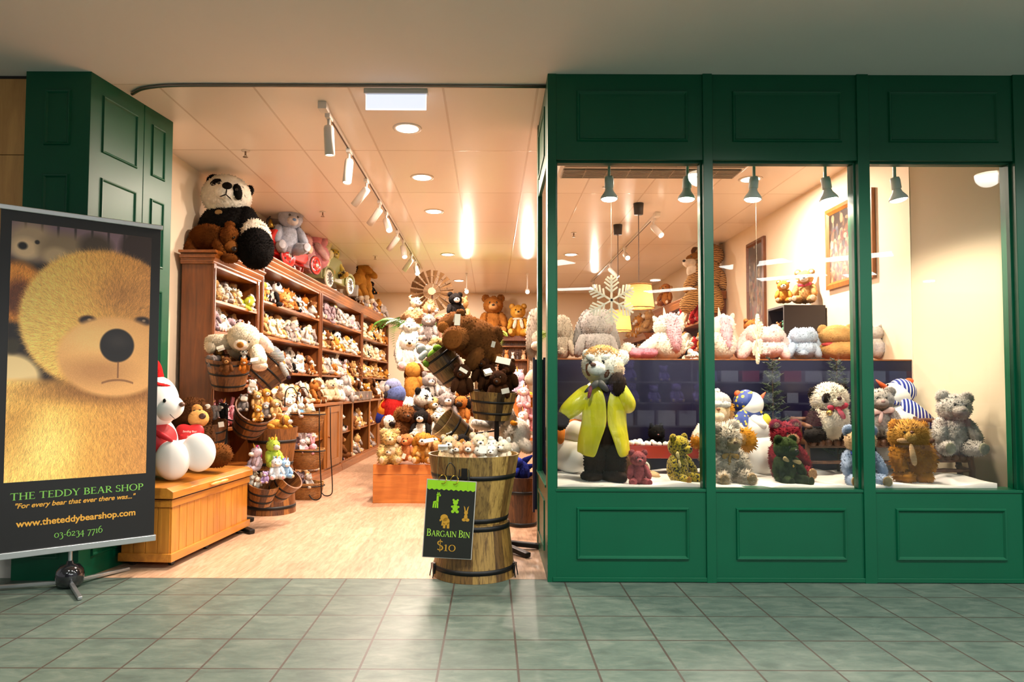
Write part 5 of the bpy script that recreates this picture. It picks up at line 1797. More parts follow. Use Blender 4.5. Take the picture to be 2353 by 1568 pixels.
creature('plush_red_panda','large standing red panda toy in a yellow raincoat with one paw raised','plush toy',(.76,4.55,.546),[
('body',('b',(-.005,0,.426),(.128,.11,.227)),DK,4,.0073),
('leg',('l',(-.06,0,.273),(-.069,0,.092),.0727,.0669,1.0),DK,4,.0131),
('leg',('l',(.064,0,.274),(.064,0,.087),.0756,.0698,1.0),DK,4,.0131),
('foot',('b',(-.091,-.029,.047),(.073,.087,.041)),DK,3,.0091),
('foot',('b',(.052,-.029,.044),(.087,.093,.041)),DK,4,.0091),
('sleeve',('l',(-.115,0,.591),(-.25,-.015,.47),.0669,.064,1.0),YEL,4,0),
('hand',('b',(-.288,-.023,.415),(.047,.047,.067),(0,20,0)),DK,3,.0091),
('sleeve',('l',(.106,0,.592),(.142,-.023,.526),.064,.0611,1.0),YEL,4,0),
('forearm',('l',(.144,-.029,.52),(.086,-.076,.627),.0611,.0494,1.0),YEL,4,0),
('hand',('b',(.065,-.099,.653),(.055,.041,.076),(0,8,0)),DK,3,.0091),
('head',('b',(-.015,0,.78),(.134,.11,.119)),F('#efe2cf'),4,.014),
('crown',('b',(-.016,.012,.821),(.122,.105,.09)),F('#b98a55',.3),4,.014),
('cheek',('b',(.059,-.041,.751),(.058,.058,.064)),F('#cdb294'),3,.0153),
('ear',('b',(-.111,.023,.848),(.032,.02,.038),(0,-10,0)),F('#f2ecdf'),3,.0091),
('ear',('b',(.126,.023,.834),(.038,.023,.049),(0,10,0)),F('#f2ecdf'),3,.0091),
('brow',('b',(-.107,-.09,.829),(.029,.015,.02),(0,15,0)),F('#f2ecdf'),3,.0055),
('brow',('b',(-.011,-.096,.829),(.029,.015,.02),(0,-15,0)),F('#f2ecdf'),3,.0055),
('eye_patch',('b',(.001,-.09,.746),(.02,.017,.049),(0,12,0)),F('#5e371b'),3,.0055),
('eye_patch',('b',(-.12,-.081,.749),(.015,.017,.041),(0,-8,0)),F('#7a4a2a'),3,.0055),
('muzzle',('b',(-.068,-.093,.755),(.061,.049,.049)),F('#f3ebdf'),3,.0055),
('nose',('b',(-.098,-.145,.781),(.02,.012,.015)),plain('#5b3a2c',.4),2,0),
('eye',('b',(-.109,-.105,.794),(.012,.009,.013)),EYE,2,0),
('eye',('b',(-.027,-.108,.8),(.013,.009,.015)),EYE,2,0),
('bow',('l',(-.143,-.122,.607),(-.076,-.128,.658),.0116,.0262,.6),plain('#4c4b45',.6),3,0),
('bow',('l',(-.048,-.128,.658),(-.007,-.122,.618),.0262,.0174,.6),plain('#4c4b45',.6),3,0),
('ribbon_tail',('l',(-.111,-.134,.635),(-.126,-.14,.573),.0116,.0116,.5),plain('#7d2419',.6),3,0)])
c_ = bpy.data.objects['plush_red_panda']
def raincoat(parent):
    k = 4.55 / 1565
    rows = [(876, 26, 40), (884, 38, 30), (900, 48, 10), (925, 51, .6), (955, 50, .3), (975, 52, .8), (1000, 56, 13), (1022, 59, 20), (1040, 61, 26)]
    n = 40; vs, fs = [], []
    for j, (py, r, gap) in enumerate(rows):
        for i in range(n + 1):
            t = R(-90 + gap + (360 - 2 * gap) * i / n)
            rr = r * (1 + .035 * math.sin(5 * t + j * .8) * (j / 8) + .02 * math.sin(11 * t - j))
            dz = -10 * (j / 8) ** 3 * (abs(math.sin(t)) if math.sin(t) < 0 else 0)
            vs.append(((rr * math.cos(t) - 2) * k, rr * .82 * math.sin(t) * k, (1110 - py + dz) * k))
    w_ = n + 1
    for j in range(len(rows) - 1):
        fs += [(j * w_ + i, (j + 1) * w_ + i, (j + 1) * w_ + i + 1, j * w_ + i + 1) for i in range(n)]
    o = MB().add(vs, fs, True).build('raincoat', YEL, parent)
    sm = o.modifiers.new('thickness', 'SOLIDIFY'); sm.thickness = .006
    o.modifiers.new('sub', 'SUBSURF').render_levels = 1
raincoat(c_)
creature('plush_snowman','white snowman with an orange striped scarf behind the red panda','snowman',(.573,4.88,.566),[
('body',('b',(0,0,.133),(.147,.131,.131)),WCL,4,0),
('chest',('b',(.032,0,.297),(.106,.1,.103)),WCL,4,0),
('head',('b',(.072,0,.427),(.078,.078,.075)),WCL,3,0),
('scarf',('l',(-.072,-.037,.336),(.097,-.044,.38),.0312,.0281,.8),ORS,3,0),
('scarf_tail',('l',(-.076,-.081,.323),(-.084,-.094,.242),.0281,.0281,.4),ORS,3,0)])
toy('bear',dict(main=F('#a4575c',.3),muzzle=F('#ad6064'),pad=F('#8f484e'),nose=NOSE,eye=EYE),'small dusty pink jointed teddy sitting at the very front of the window',(.951,4.42,.557),.2179,R(0),sub=3,fl=.028)
creature('plush_hare','brown long-haired plush lying between the red panda and the pink teddy','plush toy',(.934,4.7,.555),[
('body',('b',(-.009,0,.074),(.051,.06,.078)),F('#6b4a2c',.35),3,.018),
('paw',('b',(.165,-.06,.021),(.045,.048,.033)),F('#c9ad86'),3,.0094),
('leg',('l',(.03,0,.045),(.166,-.03,.025),.036,.033,1.0),F('#c0a27a'),3,.0094)])
toy('bear',dict(main=LEO,muzzle=LEO,pad=F('#c9923a'),nose=NOSE,eye=EYE),'yellow and black mottled teddy looking aside beside the red wagon',(1.215,4.45,.565),.3118,R(38),sub=4,fl=.016,extra=[('bow',('l',(-.16,-.16,.5),(-.27,-.2,.62),.03,.06,.5),F('#e3d08a'),2,0),('bow',('l',(-.16,-.16,.5),(-.25,-.24,.40),.03,.06,.5),F('#e3d08a'),2,0)])
toy('cat',dict(main=F('#12100f'),muzzle=F('#171413'),pad=F('#3a2a28'),nose=plain('#d98a8a',.5),eye=EYE),'black plush cat with a pink nose behind the red wagon',(1.203,4.97,.676),.2321,R(0),sub=3,fl=.06)
toy('bear',dict(main=F('#b8a993',.25,12,'#e6dac6'),muzzle=F('#b7a684'),pad=F('#b39a74'),nose=plain('#4a3320',.4),eye=EYE),'shaggy cream and grey teddy with a gold bow, right behind the window mullion',(1.535,4.52,.559),.387,R(12),sub=4,fl=.085,head=(6,-6,8),extra=[('bow',('l',(0,-.21,.5),(.12,-.22,.45),.02,.055,.5),plain('#a8833c',.5),2,0),('bow',('l',(0,-.21,.5),(-.10,-.22,.46),.02,.055,.5),plain('#a8833c',.5),2,0),('ribbon_tail',('l',(0,-.23,.5),(-.03,-.25,.34),.025,.03,.4),plain('#a8833c',.5),2,0)])
creature('teddy_bear','cream teddy with a white bobble hat and ginger mittens behind the shaggy bear','teddy bear',(1.581,4.76,.594),[
('body',('b',(.002,0,.166),(.146,.122,.176)),F('#e3d6c2'),4,.0137),
('head',('b',(-.002,0,.423),(.085,.079,.094)),F('#d9b582'),4,.0076),
('face',('b',(-.006,-.049,.415),(.052,.043,.061)),F('#e0c49a'),3,.0038),
('muzzle',('b',(-.017,-.082,.387),(.036,.027,.03)),F('#ecd7b4'),3,.0038),
('nose',('b',(-.026,-.1,.438),(.014,.009,.011)),plain('#8a5638',.4),2,0),
('hat',('b',(0,.012,.483),(.094,.085,.073)),F('#b8b2ac',.15),4,.0057),
('hat_brim',('l',(-.09,-.061,.469),(.047,-.061,.47),.0243,.0243,1.0),F('#ece5da'),3,.0076),
('bobble',('b',(0,0,.562),(.018,.018,.018)),F('#efe9e0'),2,.0057),
('ear_flap',('l',(-.083,0,.453),(-.072,0,.377),.0243,.0213,1.0),F('#c98a32',.3),3,.0228),
('ear_flap',('l',(.081,0,.453),(.074,0,.362),.0243,.0213,1.0),F('#c98a32',.3),3,.0228),
('arm',('l',(-.094,0,.301),(-.149,-.03,.243),.0456,.0395,1.0),F('#e0d3bf'),3,.0137),
('mitten',('b',(-.156,-.043,.217),(.036,.03,.043)),F('#c07e22',.3),3,.0228),
('arm',('l',(.124,0,.302),(.16,-.049,.26),.0456,.0426,1.0),F('#e0d3bf'),3,.0137),
('mitten',('b',(.163,-.073,.227),(.064,.036,.073),(0,-15,0)),F('#c58527',.3),3,.0319),
('paw_pad',('b',(.131,-.113,.235),(.033,.009,.043),(0,-10,0)),F('#9b7440'),3,0)])
creature('plush_snowman','snowman with a blue polka dot hat and scarf and a long carrot nose','snowman',(1.894,4.93,.54),[
('body',('b',(.018,0,.159),(.164,.151,.17)),WCL,4,0),
('chest',('b',(.007,0,.346),(.126,.113,.113)),WCL,4,0),
('head',('b',(-.019,0,.518),(.091,.088,.095),(0,25,0)),WCL,4,0),
('hat',('b',(-.053,.009,.543),(.079,.088,.085),(0,30,0)),BDOT,4,0),
('bobble',('b',(-.109,0,.596),(.025,.025,.025)),CARROT,2,0),
('nose',('l',(.043,-.019,.557),(.076,-.032,.604),.0221,.0069,1.0),CARROT,3,0),
('eye',('b',(.011,-.06,.532),(.007,.006,.008)),EYE,2,0),
('eye',('b',(.025,-.057,.511),(.007,.006,.008)),EYE,2,0),
('scarf',('l',(-.093,-.038,.454),(.026,-.044,.461),.0347,.0284,.9),BDOT,3,0),
('scarf_tail',('l',(-.109,-.088,.434),(-.144,-.113,.353),.0504,.0536,.35),BDOT,3,0),
('arm',('l',(-.012,-.069,.412),(.03,-.095,.374),.0378,.0315,1.0),WCL,3,0),
('mitten',('b',(.069,-.076,.41),(.028,.022,.047),(0,-15,0)),plain('#e0c51e',.6),3,0)])
toy('bear',dict(main=F('#64101c',.35,9,'#8a2430'),muzzle=F('#c08a6a'),pad=F('#b39067'),nose=NOSE,eye=EYE,ear_lining=F('#d9b98a')),'dark red long-haired teddy behind the green bear',(2,4.66,.576),.3748,R(8),sub=4,fl=.06,extra=[('bow',('l',(-.10,-.2,.5),(-.26,-.22,.58),.03,.06,.5),F('#c39a5c'),2,0)])
toy('bear',dict(main=F('#263319',.35,8,'#3d4f2a'),muzzle=F('#2b381c'),pad=F('#2a361d'),nose=NOSE,eye=EYE,ear_lining=F('#26331a')),'dark green teddy sitting in front of the red bear',(1.91,4.45,.556),.3118,R(20),sub=4,fl=.03,extra=[('bow',('l',(-.08,-.2,.5),(-.22,-.24,.56),.03,.055,.5),F('#a9976a'),2,0),('bow',('l',(.05,-.2,.5),(.16,-.24,.47),.03,.05,.5),F('#a9976a'),2,0),('medallion',('b',(.02,-.23,.40),(.03,.012,.03)),GOLDM,2,0)])
creature('plush_panda','seated panda with a red bow and brass bell on the twig bench','plush toy',(2.389,4.82,.818),[
('body',('b',(.005,0,.138),(.12,.111,.154)),F('#e6d9c2'),5,.0185),
('head',('b',(.004,0,.285),(.114,.102,.102)),F('#e6dbc6'),5,.0231),
('ear',('b',(-.088,.025,.324),(.034,.025,.04)),F('#221c19'),3,.0185),
('ear',('b',(.114,.043,.359),(.031,.025,.028)),F('#221c19'),3,.0185),
('eye_patch',('b',(-.061,-.089,.293),(.028,.015,.034),(0,25,0)),F('#221a16'),3,.0058),
('eye_patch',('b',(.041,-.074,.317),(.018,.018,.022),(0,-20,0)),F('#221a16'),2,.0058),
('eye',('b',(-.062,-.105,.296),(.008,.006,.009)),EYE,2,0),
('muzzle',('b',(.016,-.086,.266),(.046,.046,.043)),F('#eadfcc'),3,.0077),
('nose',('b',(.009,-.129,.291),(.018,.012,.015)),NOSE,2,0),
('arm',('l',(-.077,0,.168),(-.13,-.031,.063),.0585,.0524,1.0),F('#262220'),4,.0185),
('arm',('l',(.089,0,.169),(.141,-.018,.063),.0554,.0524,1.0),F('#262220'),4,.0185),
('leg',('l',(-.079,-.031,.039),(-.178,-.092,.034),.0493,.0462,1.0),F('#262220'),3,.0139),
('leg',('l',(.058,-.031,.039),(.117,-.08,.034),.0493,.0462,1.0),F('#262220'),3,.0139),
('bow',('l',(-.031,-.105,.224),(-.055,-.111,.23),.0216,.0154,.5),REDB,2,0),
('bow',('l',(.005,-.111,.224),(.054,-.117,.243),.0185,.0216,.5),REDB,3,0),
('ribbon_tail',('l',(.011,-.117,.213),(.037,-.123,.165),.0154,.0185,.4),REDB,3,0),
('collar',('l',(-.094,-.068,.217),(-.022,-.105,.203),.0092,.0092,1.0),plain('#2a1512',.5),3,0),
('bell',('b',(-.055,-.117,.191),(.023,.022,.022)),GOLDM,2,0)])
toy('bear',dict(main=F('#93abd0',.22,9,'#b4c6e2'),body=F('#c9a883'),head=F('#d3b48c'),muzzle=F('#dcc4a0'),pad=F('#c2a878'),nose=NOSE,eye=EYE,ear_lining=F('#8fa6cc')),'pale blue and cream teddy with a blue ruff half hidden by the window mullion',(2.398,4.45,.558),.3753,R(-6),sub=4,fl=.035,extra=[('ruff',('b',(0,-.05,.525),(.2,.19,.055)),F('#3a4fa8'),3,.03)])
toy('bear',dict(main=F('#8f8a80',.28,10,'#b9b0a8'),muzzle=F('#ab9d95'),pad=F('#b59f98'),nose=plain('#8a6a66',.5),eye=EYE),'grey teddy with a pale pink bow sitting on the twig bench',(2.734,4.8,.839),.3425,R(-18),sub=4,fl=.045,extra=[('bow',('l',(.02,-.2,.5),(.16,-.22,.56),.03,.07,.5),plain('#d9b3aa',.6),2,0),('bow',('l',(0,-.2,.5),(-.14,-.22,.52),.03,.07,.5),plain('#d9b3aa',.6),2,0),('ribbon_tail',('l',(0,-.22,.5),(-.05,-.25,.32),.03,.04,.4),plain('#d9b3aa',.6),2,0)])
creature('plush_snowman','snowman with a blue and white striped hat leaning behind the twig chair','snowman',(3.043,5,.566),[
('body',('b',(-.028,0,.177),(.179,.147,.179)),WCL,4,0),
('chest',('b',(-.015,0,.383),(.141,.121,.141)),WCL,4,0),
('head',('b',(-.075,0,.564),(.105,.093,.086),(0,28,0)),WCL,4,0),
('hat',('b',(-.017,.01,.599),(.096,.089,.08),(0,35,0)),BSTR,4,0),
('bobble',('b',(.026,0,.667),(.032,.022,.022)),CARROT,3,0),
('nose',('l',(-.161,-.019,.615),(-.231,-.032,.672),.0256,.008,1.0),CARROT,3,0),
('eye',('b',(-.172,-.07,.637),(.008,.006,.008)),EYE,2,0),
('scarf',('l',(-.138,-.051,.514),(-.007,-.045,.518),.0256,.0256,.9),BSTR,3,0),
('scarf_tail',('l',(-.045,-.096,.491),(.096,-.115,.368),.0543,.0511,.3),BSTR,4,0)])
creature('teddy_bear','golden long-haired teddy with a checked scarf before the twig chair','teddy bear',(2.737,4.45,.562),[
('body',('b',(.004,0,.168),(.105,.097,.142)),F('#a86a14',.35,9,'#c98a2a'),5,.0256),
('head',('b',(-.018,0,.309),(.105,.091,.094)),F('#c08a3c',.3,9,'#dba750'),5,.0256),
('ear',('b',(-.089,.017,.37),(.037,.02,.043),(0,-25,0)),F('#c98a34'),3,.0171),
('ear',('b',(.081,.017,.359),(.031,.02,.04),(0,25,0)),F('#c98a34'),3,.0171),
('muzzle',('b',(-.053,-.074,.309),(.04,.034,.037)),F('#d3a75c'),3,.0071),
('nose',('b',(-.066,-.119,.34),(.013,.009,.01)),plain('#6b4128',.4),2,0),
('eye',('b',(-.091,-.082,.337),(.009,.006,.009)),EYE,2,0),
('eye',('b',(-.025,-.08,.343),(.009,.006,.009)),EYE,2,0),
('arm',('l',(-.085,0,.216),(-.1,-.04,.127),.0427,.0427,1.0),F('#a86a14',.35,9,'#c98a2a'),3,.0256),
('arm',('l',(.09,0,.216),(.093,-.028,.132),.0427,.0427,1.0),F('#a86a14',.35,9,'#c98a2a'),3,.0256),
('leg',('b',(-.073,-.04,.05),(.057,.063,.037)),F('#a3680f',.35,9,'#c98a2a'),3,.0213),
('leg',('b',(.039,-.04,.05),(.057,.063,.037)),F('#a3680f',.35,9,'#c98a2a'),3,.0213),
('scarf',('l',(-.123,-.074,.284),(-.02,-.08,.282),.0171,.0171,.8),stripes('#d9b98a','#a8703c',40,'X',.5),3,0),
('scarf_tail',('l',(-.063,-.102,.25),(-.056,-.119,.148),.0171,.0213,.35),stripes('#dcc096','#b07c44',34,'Z',.5),3,0)])
toy('bear',dict(main=F('#a9a49c',.22,9,'#cfcac2'),muzzle=F('#b9b3ab'),pad=F('#9a9a84'),nose=plain('#8f8680',.5),eye=EYE),'pale grey teddy with feet stretched forward on the twig chair',(3.117,4.62,.749),.4016,R(-8),sub=4,fl=.045,head=(0,6,0))
# ------------------------------------------------------------------ toys on the long counter behind the board
creature('plush_rabbit','big grey lop-eared rabbit turned away, highest on the counter behind the snowflake','plush toy',(.839,5.42,1.415),[
('body',('b',(0,0,.108),(.131,.124,.124)),F('#9d948e'),4,.0108),
('head',('b',(.001,0,.257),(.124,.116,.128)),F('#9d948e'),4,.0108),
('ear',('l',(-.077,.021,.336),(-.152,.007,.085),.0473,.0545,.5),F('#9d948e'),4,.0108),
('ear',('l',(.085,.021,.337),(.147,.007,.078),.0473,.0545,.5),F('#9d948e'),4,.0108),
('arm',('l',(-.116,-.048,.144),(-.154,-.062,.035),.0364,.0364,1.0),F('#9d948e'),3,.0087),
('arm',('l',(.101,-.048,.144),(.134,-.062,.036),.0364,.0364,1.0),F('#9d948e'),3,.0087),
('tail',('b',(-.019,-.124,.048),(.036,.036,.031)),F('#9d948e'),3,.0156)])
creature('plush_rabbit','beige lop-eared rabbit at the counter end beside the green window post','plush toy',(.562,5.42,1.414),[
('body',('b',(0,0,.095),(.077,.073,.109)),F('#ac9a86'),4,.0108),
('head',('b',(0,0,.224),(.073,.069,.112)),F('#ac9a86'),4,.0108),
('ear',('l',(-.046,.021,.294),(-.09,.007,.075),.0279,.0322,.5),F('#ac9a86'),3,.0108),
('ear',('l',(.049,.021,.295),(.086,.007,.068),.0279,.0322,.5),F('#ac9a86'),3,.0108),
('arm',('l',(-.069,-.048,.126),(-.092,-.062,.03),.0215,.0215,1.0),F('#ac9a86'),3,.0087),
('arm',('l',(.059,-.048,.126),(.078,-.062,.031),.0215,.0215,1.0),F('#ac9a86'),3,.0087),
('tail',('b',(-.008,-.073,.044),(.021,.021,.027)),F('#ac9a86'),2,.0156)])
creature('plush_rabbit','pale pink lop-eared rabbit turned away on the counter','plush toy',(2.173,5.42,1.419),[
('body',('b',(.001,0,.068),(.152,.144,.078)),F('#e3c0ba'),4,.0108),
('head',('b',(.002,0,.161),(.144,.135,.08)),F('#e3c0ba'),4,.0108),
('ear',('l',(-.082,.021,.211),(-.174,.007,.053),.0549,.0634,.5),F('#e3c0ba'),4,.0108),
('ear',('l',(.105,.021,.211),(.173,.007,.05),.0549,.0634,.5),F('#e3c0ba'),4,.0108),
('arm',('l',(-.144,-.048,.089),(-.192,-.062,.021),.0423,.0423,1.0),F('#e3c0ba'),3,.0087),
('arm',('l',(.108,-.048,.09),(.143,-.062,.022),.0423,.0423,1.0),F('#e3c0ba'),3,.0087),
('tail',('b',(-.057,-.144,.027),(.042,.042,.019)),F('#e3c0ba'),3,.0156)])
creature('plush_rabbit','pale blue lop-eared rabbit turned away on the counter','plush toy',(2.489,5.42,1.42),[
('body',('b',(.001,0,.066),(.105,.099,.075)),F('#aebccf'),4,.0108),
('head',('b',(.002,0,.156),(.099,.093,.078)),F('#aebccf'),4,.0108),
('ear',('l',(-.052,.021,.205),(-.119,.007,.052),.0378,.0436,.5),F('#aebccf'),3,.0108),
('ear',('l',(.077,.021,.205),(.12,.007,.048),.0378,.0436,.5),F('#aebccf'),3,.0108),
('arm',('l',(-.108,-.048,.087),(-.144,-.062,.021),.0291,.0291,1.0),F('#aebccf'),3,.0087),
('arm',('l',(.066,-.048,.088),(.087,-.062,.021),.0291,.0291,1.0),F('#aebccf'),3,.0087),
('tail',('b',(-.045,-.099,.029),(.029,.029,.019)),F('#aebccf'),2,.0156)])
creature('plush_unicorn','white plush unicorn with a pink mane turned away, in the first window','plush toy',(1.393,5.42,1.417),[
('body',('b',(.015,0,.104),(.132,.111,.118)),F('#ebe0cc'),4,.0156),
('head',('b',(.023,0,.25),(.114,.097,.09)),F('#ece2d0'),4,.0156),
('ear',('l',(-.055,.021,.279),(-.086,.021,.321),.0346,.0139,.5),F('#ece2d0'),3,.0065),
('ear',('l',(.112,.021,.294),(.141,.021,.343),.0346,.0139,.5),F('#ece2d0'),3,.0065),
('horn',('l',(-.004,0,.319),(-.014,0,.396),.0173,.0052,1.0),F('#efe3c4'),3,0),
('mane',('l',(.031,-.076,.291),(.053,-.09,.088),.0485,.045,1.0),F('#e6b3ba'),4,.0208),
('arm',('l',(-.083,-.035,.136),(-.19,-.048,.052),.045,.045,1.0),F('#ebe0cc'),3,.0108)])
creature('plush_unicorn','white plush unicorn with a pink mane behind the first window mullion','plush toy',(1.83,5.42,1.418),[
('body',('b',(.015,0,.104),(.095,.111,.118)),F('#ebe0cc'),4,.0156),
('head',('b',(.024,0,.25),(.082,.097,.09)),F('#ece2d0'),3,.0156),
('ear',('l',(-.035,.021,.28),(-.057,.021,.322),.0249,.0139,.5),F('#ece2d0'),3,.0065),
('ear',('l',(.085,.021,.294),(.106,.021,.343),.0249,.0139,.5),F('#ece2d0'),3,.0065),
('horn',('l',(-.004,0,.32),(-.013,0,.397),.0173,.0052,1.0),F('#efe3c4'),3,0),
('mane',('l',(.012,-.076,.292),(.025,-.09,.089),.0349,.0324,1.0),F('#e6b3ba'),3,.0208),
('arm',('l',(-.065,-.035,.136),(-.144,-.048,.053),.0324,.0324,1.0),F('#ebe0cc'),3,.0108)])
creature('plush_pig','rose pink plush lying beside the first white unicorn','plush toy',(1.2,5.36,1.413),[
('body',('b',(.017,0,.038),(.092,.062,.038)),F('#d98a98'),4,.0107),
('ear',('l',(-.096,0,.055),(-.051,-.014,.041),.0274,.0308,.5),F('#dd93a0'),3,.0064),
('head',('b',(-.059,-.021,.034),(.051,.041,.034)),F('#dd93a0'),3,.0086)])
creature('plush_lamb','small cream plush lying left of the rose pink plush','plush toy',(1.088,5.4,1.415),[
('body',('b',(0,0,.055),(.059,.055,.055)),F('#e8dac4'),3,.0155),
('head',('b',(-.057,-.028,.033),(.031,.031,.031)),F('#e8dac4'),2,.0086)])
toy('dog',dict(main=COWM,accent=F('#191614'),muzzle=F('#ead9c8'),pad=F('#e7a9a4'),nose=NOSE,eye=EYE),'white plush cow with black patches lying on the counter',(1.595,5.4,1.416),.1156,R(200),pose='lie',sub=3,fl=.03)
toy('dog',dict(main=COWM,accent=F('#191614'),muzzle=F('#ead9c8'),pad=F('#e7a9a4'),nose=NOSE,eye=EYE),'white spotted plush dog lying next to the spotted cow',(1.738,5.5,1.421),.1177,R(150),pose='lie',sub=3,fl=.03)
creature('teddy_bear','large tan teddy with a red collar turned away on the counter','teddy bear',(2.763,5.42,1.421),[
('body',('b',(.008,0,.059),(.166,.118,.083)),F('#b98c52'),4,.0065),
('head',('b',(-.008,0,.174),(.139,.104,.083)),F('#be9258'),4,.0065),
('ear',('b',(.112,.014,.228),(.042,.024,.042)),F('#be9258'),3,.0065),
('ear',('b',(-.111,.014,.223),(.038,.024,.038)),F('#be9258'),3,.0065),
('collar',('l',(-.14,-.055,.101),(.055,-.062,.101),.0173,.0173,1.0),plain('#a92a25',.6),3,0)])
toy('pup',rl('pup','cream'),'small cream puppy with a white tag beside the tan teddy',(2.848,5.34,1.418),.1316,R(30),sub=3,fl=.03)
toy('bear',rl('bear','pale grey'),'grey teddy seen through the last window at the counter end',(3.105,5.48,1.425),.2631,R(190),sub=3,fl=.03)
toy('bear',rl('bear','caramel'),'plain brown teddy peering past the dark box cabinet',(2.642,6.95,1.604),.2705,R(20),sub=3,fl=.03)
toy('bear',rl('bear','tan'),'plain tan teddy with a red bow sitting on the dark box cabinet',(3.037,6.56,1.995),.3234,R(-30),sub=3,fl=.03,extra=[('bow',('l',(.02,-.2,.5),(.15,-.22,.55),.03,.06,.5),REDB,2,0),('bow',('l',(0,-.2,.5),(-.13,-.22,.52),.03,.06,.5),REDB,2,0)])
toy('bear',rl('bear','golden'),'plain golden teddy next to the tan teddy on the dark box cabinet',(2.844,6.6,2),.2226,R(-20),sub=3,fl=.03)
# ------------------------------------------------------------------ toys above the picture-wall bookcases
creature('plush_tiger','huge striped plush tiger sitting on the bookcase by the cream wall','plush toy',(2.915,9.2,2.511),[
('body',('b',(-.01,0,.19),(.212,.2,.247)),TIG,4,.011),
('head',('b',(.04,0,.452),(.2,.165,.159)),TIG,4,.011),
('ear',('b',(.232,.024,.571),(.053,.029,.059)),F('#c9a878'),3,.0073),
('ear',('b',(-.143,0,.511),(.053,.029,.059)),F('#6b431f'),3,.0073),
('muzzle',('b',(-.242,-.071,.343),(.088,.082,.065)),F('#e6d8c0'),3,.0073),
('chest',('b',(-.211,-.082,.235),(.071,.059,.094)),F('#e6d8c0'),3,.0073),
('bridge',('l',(-.264,-.106,.395),(-.151,-.082,.447),.0353,.0412,1.0),F('#8f6022'),3,.0073),
('nose',('b',(-.322,-.106,.36),(.024,.018,.018)),NOSE,2,0),
('eye',('b',(-.235,-.129,.414),(.015,.012,.015)),EYE,2,0),
('arm',('l',(.144,-.035,.244),(.217,-.059,.045),.0647,.0823,1.0),TIG,3,.011),
('arm',('l',(-.177,-.082,.176),(-.285,-.129,-.008),.0647,.0705,1.0),TIG,3,.011),
('leg',('l',(-.153,-.153,-.046),(-.308,-.2,-.239),.0823,.1117,1.0),TIG,4,.011),
('leg',('l',(.068,-.118,-.04),(.083,-.153,-.232),.0823,.1058,1.0),TIG,4,.011)])
creature('plush_snow_leopard','grey spotted plush snow leopard sitting beyond the tiger','plush toy',(2.797,1.1,2.456),[
('body',('l',(.041,0,.241),(0,0,.078),.1097,.1033,1.0),SNL,3,.0121),
('back',('l',(.01,.026,.395),(.1,.026,.278),.0839,.0904,1.0),SNL,3,.0121),
('head',('b',(-.12,0,.417),(.103,.09,.09)),SNL,3,.0121),
('ear',('b',(-.074,.026,.513),(.032,.019,.039)),F('#2b2522'),2,.004),
('muzzle',('b',(-.208,-.039,.378),(.052,.052,.039)),F('#e9e2d8'),2,.0081),
('nose',('b',(-.252,-.058,.387),(.016,.013,.013)),NOSE,2,0),
('eye',('b',(-.189,-.065,.432),(.013,.01,.013)),EYE,2,0),
('leg',('l',(-.065,-.052,.136),(-.092,-.077,.003),.0452,.0452,1.0),SNL,3,.0097),
('chest',('b',(-.096,-.052,.253),(.052,.045,.09)),F('#efe8dc'),3,.0081)])
toy('monkey',rl('monkey','caramel'),'brown plush monkey with a red patch beyond the snow leopard',(2.841,11,2.49),.3711,R(-40),sub=2,fl=.03)
# ------------------------------------------------------------------ toys on top of the shelf-wall bookcases
creature('plush_panda','giant plush panda sitting on top of the first bookcase','plush toy',(-2.329,6.15,2.324),[
('body',('b',(-.057,.031,.274),(.275,.216,.244)),F('#14110f'),5,.0206),
('belly',('b',(.2,-.071,.153),(.141,.157,.196)),F('#efe3cf'),4,.0177),
('head',('b',(-.086,0,.579),(.212,.189,.189)),F('#f0e6d4'),4,.0177),
('ear',('b',(-.236,.047,.754),(.055,.031,.035),(0,-20,0)),F('#14110f'),3,.0123),
('ear',('b',(.092,.055,.644),(.039,.035,.055),(0,25,0)),F('#14110f'),3,.0123),
('eye_patch',('b',(-.119,-.149,.651),(.059,.031,.043),(0,-20,0)),F('#14110f'),3,.0098),
('eye_patch',('b',(.067,-.145,.582),(.035,.031,.071),(0,-12,0)),F('#14110f'),3,.0098),
('eye',('b',(-.087,-.181,.65),(.014,.012,.014)),EYE,2,0),
('eye',('b',(.072,-.181,.592),(.014,.012,.014)),EYE,2,0),
('muzzle',('b',(-.045,-.165,.576),(.083,.063,.071)),F('#f3ebdd'),3,.0074),
('nose',('b',(.002,-.22,.615),(.043,.028,.031)),F('#14110f'),3,.0025),
('mouth',('l',(-.001,-.22,.588),(-.006,-.224,.536),.0051,.0051,1.0),F('#14110f'),2,0),
('mouth',('l',(-.006,-.224,.536),(-.067,-.204,.522),.0051,.0047,1.0),F('#14110f'),2,0),
('mouth',('l',(-.006,-.224,.536),(.033,-.204,.499),.0051,.0047,1.0),F('#14110f'),2,0),
('arm',('l',(.104,-.024,.382),(.11,-.134,.12),.0943,.0865,1.0),F('#14110f'),5,.0206),
('leg',('b',(.254,-.189,.066),(.138,.134,.169)),F('#14110f',.5),5,.0265),
('chest_tag',('b',(-.092,-.165,.393),(.035,.008,.024)),plain('#8a6a3c',.6),2,0)])
